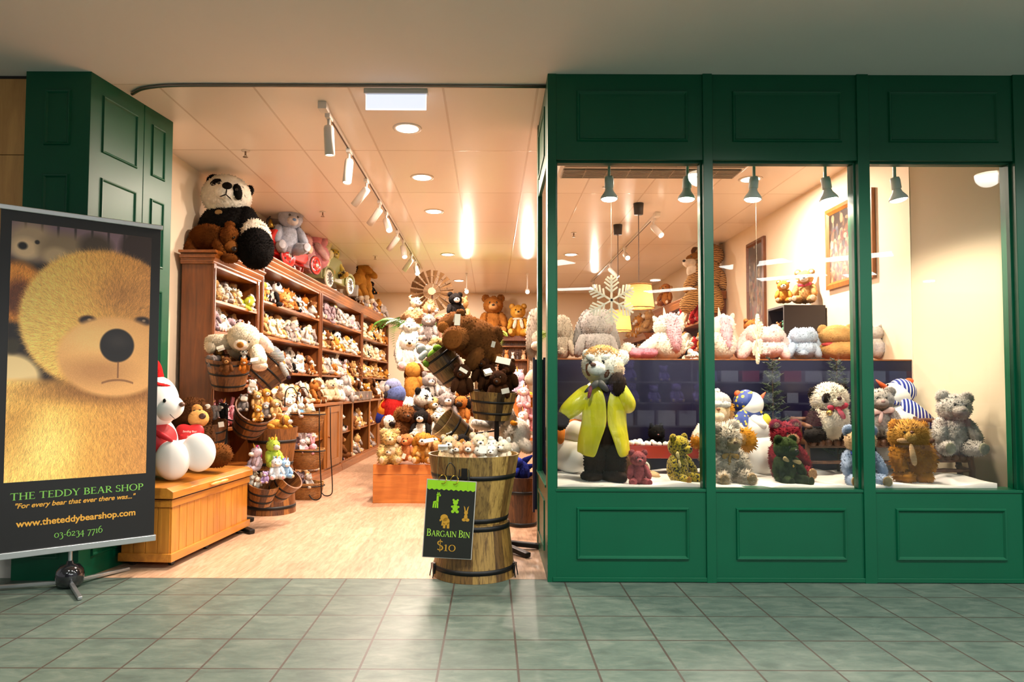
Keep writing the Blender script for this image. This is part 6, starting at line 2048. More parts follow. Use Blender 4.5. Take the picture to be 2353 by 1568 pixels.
creature('teddy_bear','dark brown plush bear on all fours at the corner of the first bookcase top','teddy bear',(-2.472,5.97,2.313),[
('body',('b',(-.015,0,.167),(.168,.103,.114),(0,6,0)),F('#65370f',.3),5,.02),
('head',('b',(.173,-.031,.161),(.076,.08,.103)),F('#6b3b12',.3),4,.0172),
('ear',('b',(.159,0,.284),(.046,.027,.034)),F('#6b3b12'),3,.0095),
('muzzle',('b',(.208,-.076,.075),(.057,.05,.053)),F('#8a5524'),3,.0072),
('nose',('b',(.25,-.126,.049),(.023,.015,.023)),NOSE,2,0),
('eye',('b',(.239,-.103,.153),(.011,.008,.011)),EYE,2,0),
('leg',('l',(-.145,0,.135),(-.176,-.031,.036),.0648,.0572,1.0),F('#65370f',.3),3,.0172),
('leg',('l',(.076,-.053,.117),(.136,-.084,.019),.0496,.0458,1.0),F('#65370f',.3),3,.0172),
('paw',('b',(.203,-.099,-.029),(.072,.053,.038)),F('#6b3b12',.3),3,.0119),
('paw_pad',('b',(-.129,-.084,.003),(.053,.023,.042)),F('#8a5524'),3,.0048)])
toy('bear',dict(main=F('#b3b9c6'),muzzle=F('#e3ddd8'),pad=F('#c6c9d2'),nose=plain('#5f86b8',.5),eye=EYE),'pale blue-grey teddy with a blue nose leaning over the red pedal tractor',(-2.338,7.75,2.682),.5631,R(35),sub=4,fl=.022,head=(14,8,0))
toy('elephant',rl('elephant','grey'),'grey plush peeping over behind the blue-grey teddy',(-2.464,8.1,2.749),.5675,R(60),sub=3,fl=.03)
creature('plush_rabbit','tall pink plush rabbit squeezed between tractor and truck','plush toy',(-2.394,8.75,2.677),[
('body',('l',(-.021,0,.283),(.015,0,.079),.1006,.1118,1.0),F('#eab0b4'),4,.0252),
('head',('b',(-.016,-.022,.358),(.095,.089,.101)),F('#ecb9bb'),3,.0175),
('ear',('l',(-.063,0,.436),(-.082,0,.538),.0335,.0391,.5),F('#ecb9bb'),3,.0105),
('ear',('l',(-.001,0,.442),(-.003,0,.556),.0335,.0391,.5),F('#ecb9bb'),3,.0105),
('leg',('l',(.033,-.067,.101),(.08,-.112,-.008),.0559,.0559,1.0),F('#eab0b4'),3,.014)])
creature('plush_elephant','deep pink plush elephant behind the pink rabbit','plush toy',(-2.307,9,2.708),[
('body',('b',(.009,.023,.191),(.127,.115,.161)),F('#e29aa2'),4,.018),
('head',('b',(-.051,0,.408),(.109,.104,.115)),F('#e496a0'),3,.0144),
('ear',('b',(.05,.012,.387),(.075,.029,.086),(0,10,0)),F('#e8a8ae'),3,.0108),
('trunk',('l',(.002,-.069,.318),(.136,-.092,.158),.0518,.0403,1.0),F('#f0c4c2'),3,.0108),
('eye',('b',(-.014,-.098,.324),(.012,.012,.012)),EYE,2,0)])
creature('plush_star','cream scalloped plush with rounded lobes behind the pink elephant','plush toy',(-2.276,9.3,2.771),[
('body',('b',(-.036,.036,.217),(.095,.083,.19)),F('#e6dcae'),4,.0111),
('lobe',('b',(.011,.036,.369),(.059,.053,.071)),F('#e6dcae'),3,.0111),
('lobe',('b',(.043,.036,.218),(.053,.053,.065)),F('#e6dcae'),3,.0111)])
toy('cat',dict(main=spots('#c9b04a','#2a1f10',3.0,.55),muzzle=F('#e3cf9c'),pad=F('#c9a05a'),nose=NOSE,eye=EYE),'tall spotted plush leopard above the green pedal truck',(-2.321,9.8,2.73),.4704,R(50),sub=3,fl=.02)
toy('dog',rl('dog','caramel'),'brown plush dog with long ears behind the green pedal truck',(-2.329,1.2,2.694),.4499,R(60),sub=3,fl=.03)
toy('monkey',dict(main=F('#9c6a34'),muzzle=F('#efe4d0'),pad=F('#c9a05a'),nose=NOSE,eye=EYE,body=F('#e6d6bc')),'brown and white plush lemur beside the plush horses',(-2.312,1.7,2.72),.4442,R(40),sub=3,fl=.03)
creature('plush_horse','brown plush horse with dark mane on the third bookcase top','plush toy',(-2.17,11.1,2.678),[
('body',('b',(-.002,0,.176),(.128,.121,.175)),F('#a8722c'),3,.0106),
('neck',('l',(.024,0,.313),(.067,-.021,.432),.0741,.0606,1.0),F('#a8722c'),3,.0106),
('head',('l',(.055,-.028,.458),(.185,-.071,.369),.0674,.0539,1.0),F('#a8722c'),3,.0106),
('mane',('l',(-.022,.028,.317),(.012,.014,.52),.027,.0337,1.0),F('#3a2414'),3,.0177),
('ear',('l',(.022,0,.517),(.014,0,.572),.0202,.0101,.5),F('#a8722c'),2,.0044),
('eye',('b',(.106,-.085,.441),(.012,.01,.012)),EYE,2,0),
('leg',('l',(.069,-.085,.11),(.146,-.128,-.044),.0539,.0472,1.0),F('#a8722c'),3,.0106),
('hoof',('b',(.156,-.142,-.073),(.047,.047,.04)),F('#d9ccb8'),2,.0071),
('leg',('l',(-.025,-.085,.096),(.068,-.142,-.046),.0539,.0472,1.0),F('#a8722c'),3,.0106),
('hoof',('b',(.077,-.149,-.081),(.047,.047,.04)),F('#d9ccb8'),2,.0071)])
creature('plush_horse','second plush horse just behind the first on the third bookcase top','plush toy',(-2.144,11.5,2.672),[
('body',('b',(-.002,0,.17),(.123,.116,.168)),F('#b27c33'),3,.011),
('neck',('l',(.023,0,.301),(.065,-.022,.415),.0711,.0582,1.0),F('#b27c33'),3,.011),
('head',('l',(.053,-.029,.44),(.178,-.073,.355),.0647,.0517,1.0),F('#b27c33'),3,.011),
('mane',('l',(-.022,.029,.305),(.012,.015,.499),.0259,.0323,1.0),F('#3a2414'),3,.0184),
('ear',('l',(.021,0,.497),(.014,0,.549),.0194,.0097,.5),F('#b27c33'),2,.0046),
('eye',('b',(.102,-.088,.423),(.012,.01,.012)),EYE,2,0),
('leg',('l',(.067,-.088,.106),(.141,-.132,-.042),.0517,.0453,1.0),F('#b27c33'),3,.011),
('hoof',('b',(.15,-.147,-.07),(.045,.045,.039)),F('#d9ccb8'),2,.0073),
('leg',('l',(-.023,-.088,.092),(.066,-.147,-.044),.0517,.0453,1.0),F('#b27c33'),3,.011),
('hoof',('b',(.074,-.154,-.077),(.045,.045,.039)),F('#d9ccb8'),2,.0073)])
toy('bird',dict(main=F('#181412'),muzzle=F('#181412'),pad=F('#d98a3a'),nose=NOSE,eye=EYE,horn=F('#d9652a')),'black plush toucan with an orange beak beyond the plush horses',(-2.112,11.9,2.785),.2316,R(70),sub=2,fl=.02)
toy('dog',rl('dog','tan'),'big fawn plush dog lying at the edge of the third bookcase top',(-2.321,1.75,2.547),.2789,R(60),pose='lie',sub=3,fl=.03)
# ------------------------------------------------------------------ toys on the chest, in the buckets and on the stands
creature('teddy_bear','big white teddy with a red hat and red waistcoat on the pine chest','teddy bear',(-2.374,4.78,.557),[
('body',('b',(.032,.031,.215),(.134,.128,.189)),WCL,4,0),
('head',('b',(.022,0,.506),(.156,.153,.189)),WCL,4,0),
('muzzle',('b',(.134,-.043,.468),(.107,.092,.089),(0,-14,0)),WCL,4,0),
('nose',('b',(.244,-.073,.494),(.021,.018,.018)),plain('#6b4a3a',.4),2,0),
('eye',('b',(.148,-.125,.521),(.012,.009,.015)),EYE,2,0),
('eye',('b',(.193,-.067,.517),(.008,.009,.011)),EYE,2,0),
('mouth',('l',(.192,-.137,.43),(.224,-.128,.395),.0024,.0024,1.0),plain('#2b2320',.5),2,0),
('waistcoat',('b',(.037,.006,.247),(.131,.137,.134)),plain('#a8171f',.6),4,0),
('scarf',('l',(.059,-.104,.316),(.192,-.116,.252),.0214,.0183,.6),plain('#c8202a',.6),3,0),
('hat_crown',('l',(0,0,.667),(-.009,0,.759),.0825,.0611,1.0),F('#c21f1f',.1),4,.0023),
('hat_brim',('b',(.024,-.012,.643),(.122,.116,.024),(0,12,0)),F('#c21f1f',.1),4,.0023),
('leg',('l',(.029,.061,.09),(.128,0,.097),.1038,.1222,1.0),WCL,4,0),
('sole',('b',(.195,-.092,.113),(.119,.061,.137)),WCL,4,0),
('leg',('l',(.13,.073,.135),(.272,.031,.149),.0916,.11,1.0),WCL,4,0),
('sole',('b',(.349,-.037,.162),(.119,.061,.134)),WCL,4,0)])
creature('teddy_bear','brown teddy holding a red heart cushion on the pine chest','teddy bear',(-2.229,5.22,.566),[
('body',('b',(-.063,.02,.203),(.16,.14,.193)),F('#43260f',.35),5,.02),
('head',('b',(-.058,0,.387),(.14,.12,.127)),F('#4a2a10',.35),5,.02),
('ear',('b',(.004,.02,.489),(.03,.02,.03)),F('#4a2a10'),2,.0104),
('ear',('b',(-.156,.027,.482),(.033,.02,.03)),F('#4a2a10'),3,.0104),
('face',('b',(.018,-.087,.433),(.043,.03,.04)),F('#b98447'),3,.0033),
('muzzle',('b',(.038,-.1,.369),(.077,.053,.067)),F('#c49455'),3,.0033),
('nose',('b',(.091,-.157,.388),(.027,.017,.023)),plain('#3a1d10',.45),2,0),
('eye',('b',(.015,-.117,.428),(.01,.007,.007)),EYE,2,0),
('eye',('b',(.052,-.113,.431),(.01,.007,.007)),EYE,2,0),
('arm',('l',(-.147,-.033,.273),(-.018,-.113,.207),.06,.0534,1.0),F('#43260f',.35),4,.02),
('leg',('l',(.054,-.013,.074),(.19,-.067,.093),.0667,.0834,1.0),F('#5c340f',.35),4,.02),
('ear_tag',('b',(.071,-.027,.454),(.027,.005,.02),(0,-20,0)),plain('#e3dfcf',.5),2,0)])
_hb = [o for o in bpy.data.objects if o.get('label', '').startswith('brown teddy holding')][0]
def heart(parent, x, y, z, s):
    V, F_ = ico(4)
    P = V.copy()
    t = np.arctan2(P[:, 0], P[:, 2])
    X = P[:, 0] * 1.0; Z = P[:, 2] * .82 + np.abs(P[:, 0]) * .42 * (1 - P[:, 1] ** 2) - .12
    Z = np.where(P[:, 2] > 0, Z, P[:, 2] * 1.0 * (1 - .35 * np.abs(P[:, 0])) + np.abs(P[:, 0]) * .42 - .12)
    Q = np.stack([X * s, P[:, 1] * s * .42 + y, Z * s], 1); Q[:, 0] += x; Q[:, 2] += z
    return MB().add(Q.tolist(), F_.tolist(), True).build('heart_cushion', plain('#c01c24', .5), parent)
h_ = heart(_hb, 0.0, -.155, .245, .105)
sans_text('Sending Bear', .105, h_, plain('#f2e6e2', .6), (0.022, -.204, .272), .25, .01)
sans_text('Hugs', .04, h_, plain('#f2e6e2', .6), (0.022, -.204, .235), .25, .01)

creature('teddy_bear','big cream teddy sprawled face down across the round bucket','teddy bear',(-2.079,5.58,1.365),[
('head',('b',(.062,-.036,.205),(.128,.114,.114)),F('#e8dabd'),4,.0098),
('ear',('b',(.007,.014,.305),(.046,.025,.029),(0,-20,0)),F('#ead5c0'),3,.0067),
('ear',('l',(.185,0,.215),(.219,-.014,.153),.0357,.0392,.5),F('#ecd5c4'),3,.0067),
('muzzle',('b',(.073,-.121,.146),(.057,.05,.046)),F('#efdcca'),3,.0045),
('nose',('b',(.085,-.171,.14),(.029,.018,.025)),F('#9c6a2e'),2,.0018),
('eye',('b',(.063,-.143,.201),(.009,.007,.009)),EYE,2,0),
('eye',('b',(.141,-.135,.166),(.009,.007,.009)),EYE,2,0),
('body',('b',(.017,.093,.13),(.135,.107,.1)),F('#e6d6b8'),4,.0098),
('arm',('l',(-.049,-.021,.173),(-.187,-.05,.174),.057,.057,1.0),F('#e8dabd'),4,.0098),
('arm',('l',(.178,-.057,.104),(.222,-.121,.028),.0535,.0606,1.0),F('#e8dabd'),3,.0098),
('paw',('b',(-.187,-.064,.138),(.053,.043,.061)),F('#e6d6b8'),3,.0089),
('paw_pad',('b',(.229,-.128,-.028),(.061,.043,.039)),F('#e9cbb0'),3,.0045),
('leg',('l',(.173,.078,.202),(.246,.036,.127),.0428,.0428,1.0),F('#e6d2bd'),3,.0067)])
creature('plush_zebra','striped black and white toy hanging over the tipped bucket rim','plush toy',(-1.865,5.98,1.359),[
('body',('l',(-.048,0,.122),(.004,-.015,.068),.0497,.0535,1.0),stripes('#1d1717','#efe6da',24,'Z',.6),3,.0029),
('leg',('l',(.028,-.031,.018),(.091,-.046,-.092),.0229,.0248,1.0),stripes('#1d1717','#efe6da',34,'Z',.6),3,.0029),
('hoof',('b',(.104,-.05,-.107),(.019,.019,.019)),F('#2b2030'),2,.0029),
('head',('b',(-.098,0,.153),(.042,.038,.038)),F('#e8c9c4'),3,.0048),
('ear',('l',(-.125,0,.184),(-.149,0,.222),.0153,.0153,.5),F('#e8c9c4'),2,.0029)])
creature('teddy_bear','huge brown teddy draped upside down over the tipped bucket, sole towards the entrance','teddy bear',(-.119,4.93,1.303),[
('body',('b',(.004,.025,.216),(.176,.139,.151),(0,20,0)),F('#5b3516',.3,7,'#75481f'),4,.0142),
('rump',('b',(-.072,.013,.291),(.126,.113,.101)),F('#5b3516',.3,7,'#75481f'),4,.0142),
('leg',('l',(-.094,-.044,.224),(-.14,-.126,.218),.0819,.0819,1.0),F('#5b3516',.3,7,'#75481f'),4,.0142),
('foot_pad',('b',(-.148,-.208,.209),(.066,.016,.069)),F('#6e3f16'),3,.0039),
('leg',('l',(-.16,0,.363),(-.214,-.044,.318),.0536,.0504,1.0),F('#5b3516',.3,7,'#75481f'),3,.0142),
('foot_pad',('b',(-.223,-.082,.302),(.038,.019,.041),(0,20,0)),F('#8a5524'),3,.0039),
('arm',('l',(.032,-.076,.116),(-.023,-.095,.035),.0536,.0473,1.0),F('#5b3516',.3,7,'#75481f'),3,.0142),
('head',('b',(.1,-.019,.132),(.095,.088,.095)),F('#5b3516',.3,7,'#75481f'),4,.0142),
('ear',('b',(.166,0,.259),(.038,.028,.057),(0,-10,0)),F('#5b3516',.3,7,'#75481f'),3,.0098),
('muzzle',('b',(.156,-.057,.08),(.047,.041,.041)),F('#7a4c22'),3,.0047),
('tail',('b',(-.103,0,.411),(.032,.025,.025)),F('#5b3516',.3,7,'#75481f'),3,.0098)])
creature('teddy_bear','dark brown teddy slumped over the far side rim of the upright bucket','teddy bear',(-.202,4.8,1.223),[
('head',('b',(0,0,.061),(.058,.052,.052)),F('#2e180c',.35,8,'#47270f'),3,.0084),
('muzzle',('b',(-.007,-.043,.042),(.028,.025,.025)),F('#3a2110',.35,8,'#512d14'),2,.0038),
('nose',('b',(-.009,-.067,.039),(.009,.006,.008)),NOSE,2,0),
('ear',('b',(-.041,.012,.108),(.018,.012,.018)),F('#2e180c',.35,8,'#47270f'),2,.0046),
('ear',('b',(.036,.012,.108),(.018,.012,.018)),F('#2e180c',.35,8,'#47270f'),2,.0046),
('eye',('b',(-.022,-.046,.069),(.006,.004,.006)),EYE,2,0),
('eye',('b',(.014,-.049,.069),(.006,.004,.006)),EYE,2,0),
('body',('b',(.009,.025,-.037),(.061,.055,.067)),F('#2e180c',.35,8,'#47270f'),3,.0084),
('arm',('l',(-.042,-.018,-.006),(-.059,-.037,-.061),.0245,.0215,1.0),F('#2e180c',.35,8,'#47270f'),3,.0069),
('arm',('l',(.047,-.012,-.006),(.063,-.031,-.055),.0245,.0215,1.0),F('#2e180c',.35,8,'#47270f'),3,.0069)])
creature('teddy_bear','dark brown teddy on top of the upright bucket heap','teddy bear',(-.056,4.88,1.302),[
('head',('b',(0,0,.066),(.062,.056,.056)),F('#2e180c',.35,8,'#47270f'),3,.0086),
('muzzle',('b',(-.009,-.046,.044),(.029,.026,.026)),F('#3a2110',.35,8,'#512d14'),3,.0039),
('nose',('b',(-.012,-.072,.04),(.01,.007,.008)),NOSE,2,0),
('ear',('b',(-.043,.012,.115),(.02,.013,.02)),F('#2e180c',.35,8,'#47270f'),2,.0047),
('ear',('b',(.039,.012,.115),(.02,.013,.02)),F('#2e180c',.35,8,'#47270f'),2,.0047),
('eye',('b',(-.026,-.049,.073),(.006,.005,.006)),EYE,2,0),
('eye',('b',(.013,-.052,.073),(.006,.005,.006)),EYE,2,0),
('body',('b',(.01,.026,-.039),(.065,.059,.072)),F('#2e180c',.35,8,'#47270f'),3,.0086),
('arm',('l',(-.045,-.02,-.007),(-.064,-.039,-.066),.0262,.0229,1.0),F('#2e180c',.35,8,'#47270f'),3,.007),
('arm',('l',(.049,-.013,-.007),(.066,-.033,-.059),.0262,.0229,1.0),F('#2e180c',.35,8,'#47270f'),3,.007)])
creature('teddy_bear','dark brown teddy facing forward in the upright bucket','teddy bear',(.052,4.76,1.178),[
('head',('b',(0,0,.061),(.058,.052,.052)),F('#2e180c',.35,8,'#47270f'),3,.0084),
('muzzle',('b',(-.009,-.043,.042),(.027,.024,.024)),F('#3a2110',.35,8,'#512d14'),2,.0038),
('nose',('b',(-.012,-.067,.039),(.009,.006,.008)),NOSE,2,0),
('ear',('b',(-.039,.012,.106),(.018,.012,.018)),F('#2e180c',.35,8,'#47270f'),2,.0046),
('ear',('b',(.037,.012,.107),(.018,.012,.018)),F('#2e180c',.35,8,'#47270f'),2,.0046),
('eye',('b',(-.024,-.046,.069),(.005,.004,.005)),EYE,2,0),
('eye',('b',(.012,-.049,.069),(.005,.004,.005)),EYE,2,0),
('body',('b',(.01,.024,-.037),(.061,.055,.067)),F('#2e180c',.35,8,'#47270f'),3,.0084),
('arm',('l',(-.042,-.018,-.006),(-.06,-.036,-.06),.0243,.0213,1.0),F('#2e180c',.35,8,'#47270f'),3,.0068),
('arm',('l',(.046,-.012,-.006),(.061,-.03,-.054),.0243,.0213,1.0),F('#2e180c',.35,8,'#47270f'),3,.0068)])
creature('teddy_bear','dark brown teddy lying back in the middle of the upright bucket','teddy bear',(-.018,4.84,1.233),[
('head',('b',(0,0,.056),(.053,.047,.047)),F('#2e180c',.35,8,'#47270f'),3,.0085),
('muzzle',('b',(-.008,-.039,.038),(.025,.022,.022)),F('#3a2110',.35,8,'#512d14'),2,.0039),
('nose',('b',(-.011,-.061,.035),(.008,.006,.007)),NOSE,2,0),
('ear',('b',(-.037,.012,.098),(.017,.011,.017)),F('#2e180c',.35,8,'#47270f'),2,.0046),
('ear',('b',(.033,.012,.098),(.017,.011,.017)),F('#2e180c',.35,8,'#47270f'),2,.0046),
('eye',('b',(-.022,-.042,.063),(.005,.004,.005)),EYE,2,0),
('eye',('b',(.011,-.045,.063),(.005,.004,.005)),EYE,2,0),
('body',('b',(.008,.022,-.033),(.056,.05,.061)),F('#2e180c',.35,8,'#47270f'),3,.0085),
('arm',('l',(-.039,-.017,-.006),(-.055,-.033,-.056),.0223,.0195,1.0),F('#2e180c',.35,8,'#47270f'),3,.007),
('arm',('l',(.042,-.011,-.005),(.056,-.028,-.05),.0223,.0195,1.0),F('#2e180c',.35,8,'#47270f'),3,.007)])
creature('teddy_bear','dark brown teddy at the post side of the upright bucket','teddy bear',(.116,4.9,1.256),[
('head',('b',(0,0,.063),(.059,.053,.053)),F('#2e180c',.35,8,'#47270f'),3,.0086),
('muzzle',('b',(-.01,-.044,.043),(.028,.025,.025)),F('#3a2110',.35,8,'#512d14'),2,.0039),
('nose',('b',(-.014,-.069,.039),(.009,.006,.008)),NOSE,2,0),
('ear',('b',(-.041,.013,.11),(.019,.013,.019)),F('#2e180c',.35,8,'#47270f'),2,.0047),
('ear',('b',(.038,.013,.11),(.019,.013,.019)),F('#2e180c',.35,8,'#47270f'),2,.0047),
('eye',('b',(-.026,-.047,.071),(.006,.004,.006)),EYE,2,0),
('eye',('b',(.011,-.05,.071),(.006,.004,.006)),EYE,2,0),
('body',('b',(.01,.025,-.037),(.063,.056,.069)),F('#2e180c',.35,8,'#47270f'),3,.0086),
('arm',('l',(-.044,-.019,-.007),(-.063,-.038,-.063),.025,.0219,1.0),F('#2e180c',.35,8,'#47270f'),3,.007),
('arm',('l',(.047,-.013,-.006),(.062,-.031,-.056),.025,.0219,1.0),F('#2e180c',.35,8,'#47270f'),3,.007)])
creature('plush_frog','green plush frog leg and foot dangling from the tipped bucket','plush toy',(-.459,5.02,1.384),[
('body',('b',(.045,.032,.024),(.055,.045,.048)),F('#cdbfa8'),3,.006),
('leg',('l',(.055,-.013,.061),(.019,-.032,.021),.0225,.0257,1.0),F('#5c7d22'),3,.0048),
('foot',('b',(.066,-.026,.076),(.032,.026,.026)),F('#5c7d22'),3,.0048),
('foot',('b',(-.013,-.032,-.033),(.026,.026,.029)),F('#5c7d22'),2,.0048),
('mouth',('b',(.029,-.045,.008),(.013,.01,.013)),F('#b5506a'),2,.002)])
creature('plush_elephant','pale grey plush leaning out of the tipped bucket beside the frog','plush toy',(-.495,5.06,1.418),[
('body',('b',(.03,.026,.024),(.052,.042,.042)),F('#aeb2ae'),3,.0061),
('head',('b',(-.024,.006,.039),(.036,.032,.039)),F('#b4b8b4'),3,.0061),
('ear',('b',(-.044,.006,.062),(.023,.013,.026)),F('#9ea29e'),2,.004),
('leg',('l',(.004,-.013,.009),(-.02,-.026,-.024),.0226,.0226,1.0),F('#b4b8b4'),3,.004)])
creature('plush_monkey','sandy plush with a long fringe behind the frog','plush toy',(-.413,5.16,1.489),[
('head',('b',(0,0,.016),(.049,.043,.043)),F('#b99a66',.3),3,.0148),
('face',('b',(-.001,-.033,-.005),(.03,.02,.026)),F('#e3dccc'),2,.0025),
('body',('b',(.016,.013,-.042),(.046,.04,.046)),F('#b99a66'),3,.0082)])
creature('plush_goose','large white plush goose with grey wings and orange beak behind the bargain bin','plush toy',(.161,5.3,.672),[
('body',('b',(.017,.02,.133),(.129,.115,.135)),F('#dcd3c0'),4,.0106),
('neck',('l',(-.011,0,.218),(-.051,0,.319),.0677,.0576,1.0),F('#dfd7c6'),4,.0106),
('wing',('l',(-.169,-.034,.23),(-.086,-.047,.271),.0474,.0508,.6),F('#8f9196'),3,.0152),
('wing',('l',(-.27,-.047,.22),(-.186,-.034,.203),.0406,.0339,1.0),F('#d9d4ca'),3,.0085),
('beak',('l',(.007,-.081,.233),(.033,-.102,.227),.0203,.0135,1.0),F('#d08a22'),2,.0013),
('foot',('l',(.069,-.047,.088),(.121,-.075,.041),.0542,.044,1.0),F('#d3c9b6'),3,.0085),
('leg',('l',(.014,-.068,.056),(.02,-.088,.022),.0406,.0406,1.0),F('#d3c9b6'),3,.0085)])
creature('plush_dragon','royal blue plush dragon with jagged fins standing up in the dark tub','plush toy',(.272,5.86,.358),[
('body',('b',(-.001,0,.093),(.064,.056,.097)),F('#1d2a7a'),3,.0047),
('head',('b',(-.039,-.03,.181),(.041,.041,.037)),F('#243393'),3,.0047),
('fin',('l',(.018,0,.185),(.081,0,.23),.0337,.0112,.4),F('#18226b'),3,.0023),
('fin',('l',(.037,0,.13),(.104,0,.156),.0337,.0112,.4),F('#18226b'),3,.0023),
('fin',('l',(.044,0,.067),(.096,0,.082),.03,.0112,.4),F('#18226b'),3,.0023),
('arm',('l',(-.04,-.045,.124),(-.062,-.06,.074),.0187,.0187,1.0),F('#2a3cae'),2,.0028),
('eye',('b',(-.048,-.071,.193),(.007,.006,.007)),EYE,2,0),
('horn',('l',(-.031,0,.215),(-.046,0,.237),.0075,.0037,1.0),F('#d8cfae'),2,0)])
creature('plush_rabbit','long-eared beige rabbit hanging in the doorway behind the green window post','plush toy',(.397,5.75,1.213),[
('head',('b',(.004,0,.368),(.073,.066,.081)),F('#c2ad97'),3,.0101),
('ear',('l',(-.033,.007,.572),(-.053,-.022,.238),.0551,.0478,.5),F('#ac9a88'),4,.0115),
('ear',('l',(.045,.007,.572),(.057,-.022,.239),.0514,.0478,.5),F('#ac9a88'),4,.0115),
('crown',('b',(.005,.015,.547),(.059,.051,.088)),F('#b7a491'),3,.0101),
('muzzle',('b',(-.005,-.066,.309),(.055,.04,.04)),F('#d9c6b0'),3,.0069),
('body',('l',(.005,.015,.24),(.001,.007,.111),.0551,.0661,1.0),F('#c2ad97'),4,.0101),
('leg',('l',(-.037,-.015,.073),(-.065,-.051,.029),.0441,.0478,1.0),F('#c9b49c'),3,.0092),
('leg',('l',(.036,-.015,.074),(.055,-.051,.029),.0441,.0478,1.0),F('#c9b49c'),3,.0092),
('nose',('b',(-.007,-.103,.325),(.011,.007,.007)),plain('#8a6a5c',.5),2,0),
('hanging_cord',('l',(.005,.022,.622),(.004,.022,1.949),.0018,.0018,1.0),plain('#b8a590',.6),4,0)])
toy('bear',dict(main=F('#8a5320',.25,7,'#a56a2c'),muzzle=F('#c4915a'),pad=F('#b07a40'),nose=NOSE,eye=EYE,ear_lining=F('#7a4a20')),'big fawn brown teddy on the back dresser, the wider of the pair',(.043,13.9,2.204),.8296,R(0),sub=3,fl=.03)
toy('bear',dict(main=F('#c99436'),muzzle=F('#dcae5e'),pad=F('#dcb468'),nose=NOSE,eye=EYE),'honey yellow teddy with a white scarf on the back dresser',(.548,13.85,2.202),.6469,R(0),sub=3,fl=.02,extra=[('scarf',('b',(0,-.05,.52),(.19,.18,.05)),F('#e3d6c4'),2,0),('scarf_tail',('l',(-.08,-.21,.48),(-.13,-.25,.25),.05,.06,.3),F('#e3d6c4'),2,0),('scarf_tail',('l',(.08,-.21,.48),(.13,-.25,.25),.05,.06,.3),F('#e3d6c4'),2,0)])
creature('plush_macaw','red and blue plush parrot with yellow banded wing hanging by the tower','plush toy',(-1.057,7.3,.657),[
('body',('l',(.02,0,.348),(.023,0,.116),.1119,.1026,1.0),F('#a81f1c'),4,.007),
('chest',('b',(.036,-.019,.441),(.112,.093,.103)),F('#5c6a9c'),3,.007),
('head',('b',(.011,-.009,.52),(.089,.084,.084)),F('#7d84a6'),3,.007),
('face',('b',(-.029,-.056,.497),(.042,.037,.051)),F('#a8a4a6'),3,.0035),
('beak',('l',(-.039,-.075,.442),(-.065,-.084,.4),.0233,.014,1.0),F('#2b2422'),2,0),
('eye',('b',(-.005,-.093,.511),(.009,.007,.014)),EYE,2,0),
('wing',('l',(-.071,-.037,.335),(-.102,-.047,.252),.042,.0466,.4),F('#d9832a'),3,.0047),
('wing_tip',('l',(-.111,-.047,.224),(-.136,-.056,.16),.042,.0327,.4),F('#2a2f7a'),3,.0047),
('shoulder',('l',(-.025,-.037,.363),(-.07,-.047,.316),.042,.042,.5),F('#c8281c'),3,.0047),
('tail',('l',(.028,0,.07),(.038,0,-.009),.056,.0373,.5),F('#96181a'),3,.0047)])
# ------------------------------------------------------------------ the heap of toys on the pine crate
toy('bear',dict(rl('bear','cream'),main=F('#d9b876',.3),muzzle=F('#e6cf9c')),'shaggy honey poodle teddy at the front corner of the crate',(-1.03,6.98,.406),.326,R(10),pose='sit',sub=3,fl=.09)
toy('dog',dict(rl('dog','white'),muzzle=F('#1d1715')),'white plush pug with a black muzzle above the honey poodle',(-1.06,7.08,.583),.3031,R(35),pose='sit',sub=3,fl=.03)
toy('dog',dict(rl('dog','caramel'),main=F('#c07a4a'),muzzle=F('#c98455'),accent=F('#c98455')),'orange-brown plush dog with wide flat ears on the crate edge',(-.854,6.99,.423),.2811,R(-10),pose='sit',sub=3,fl=.01)
toy('dog',dict(rl('dog','golden'),accent=F('#b9812e')),'golden retriever plush hanging a paw over the crate',(-.687,6.97,.409),.3075,R(0),pose='sit',sub=3,fl=.05)
toy('dog',dict(rl('dog','brown'),muzzle=F('#5a361c'),accent=F('#7a4a22')),'curly brown spaniel plush in the middle of the heap',(-.897,7.14,.601),.3798,R(20),pose='sit',sub=3,fl=.07)
toy('dog',dict(rl('dog','black'),muzzle=F('#efe6d8'),body=F('#efe6d8')),'black white and tan mountain dog plush in the heap',(-.72,7.1,.619),.3224,R(-5),pose='sit',sub=3,fl=.03)
toy('dog',rl('dog','tan'),'tan beagle plush lying across the heap front',(-.629,6.96,.463),.2844,R(70),pose='lie',sub=3,fl=.03)
toy('lamb',rl('lamb','white'),'fluffy white plush lamb in the heap behind the low bucket',(-.525,7.15,.647),.2876,R(-20),pose='sit',sub=3,fl=.07)
toy('panda',rl('panda','white'),'small panda plush lying mid heap with black limbs',(-.803,7.3,.88),.4262,R(60),pose='lie',sub=3,fl=.04)
toy('dog',rl('dog','tan'),'tan and white hound plush right of the little panda',(-.612,7.25,.777),.2916,R(20),pose='sit',sub=3,fl=.03)
toy('pup',dict(rl('pup','grey'),muzzle=F('#efe8de'),body=F('#e6d2bd')),'grey husky plush with a pale muzzle high in the heap',(-.471,7.22,.779),.3466,R(15),pose='sit',sub=3,fl=.05)
toy('pup',dict(rl('pup','grey'),body=F('#efe8de'),muzzle=F('#f2ece2')),'grey and white husky puppy plush beside the tower leg',(-.678,7.45,1.002),.319,R(25),pose='sit',sub=3,fl=.04)
toy('pup',dict(rl('pup','pale grey'),body=F('#efe8de'),muzzle=F('#f2ece2')),'paler husky puppy plush under the tipped bucket',(-.525,7.5,1.016),.3114,R(30),pose='sit',sub=3,fl=.04)
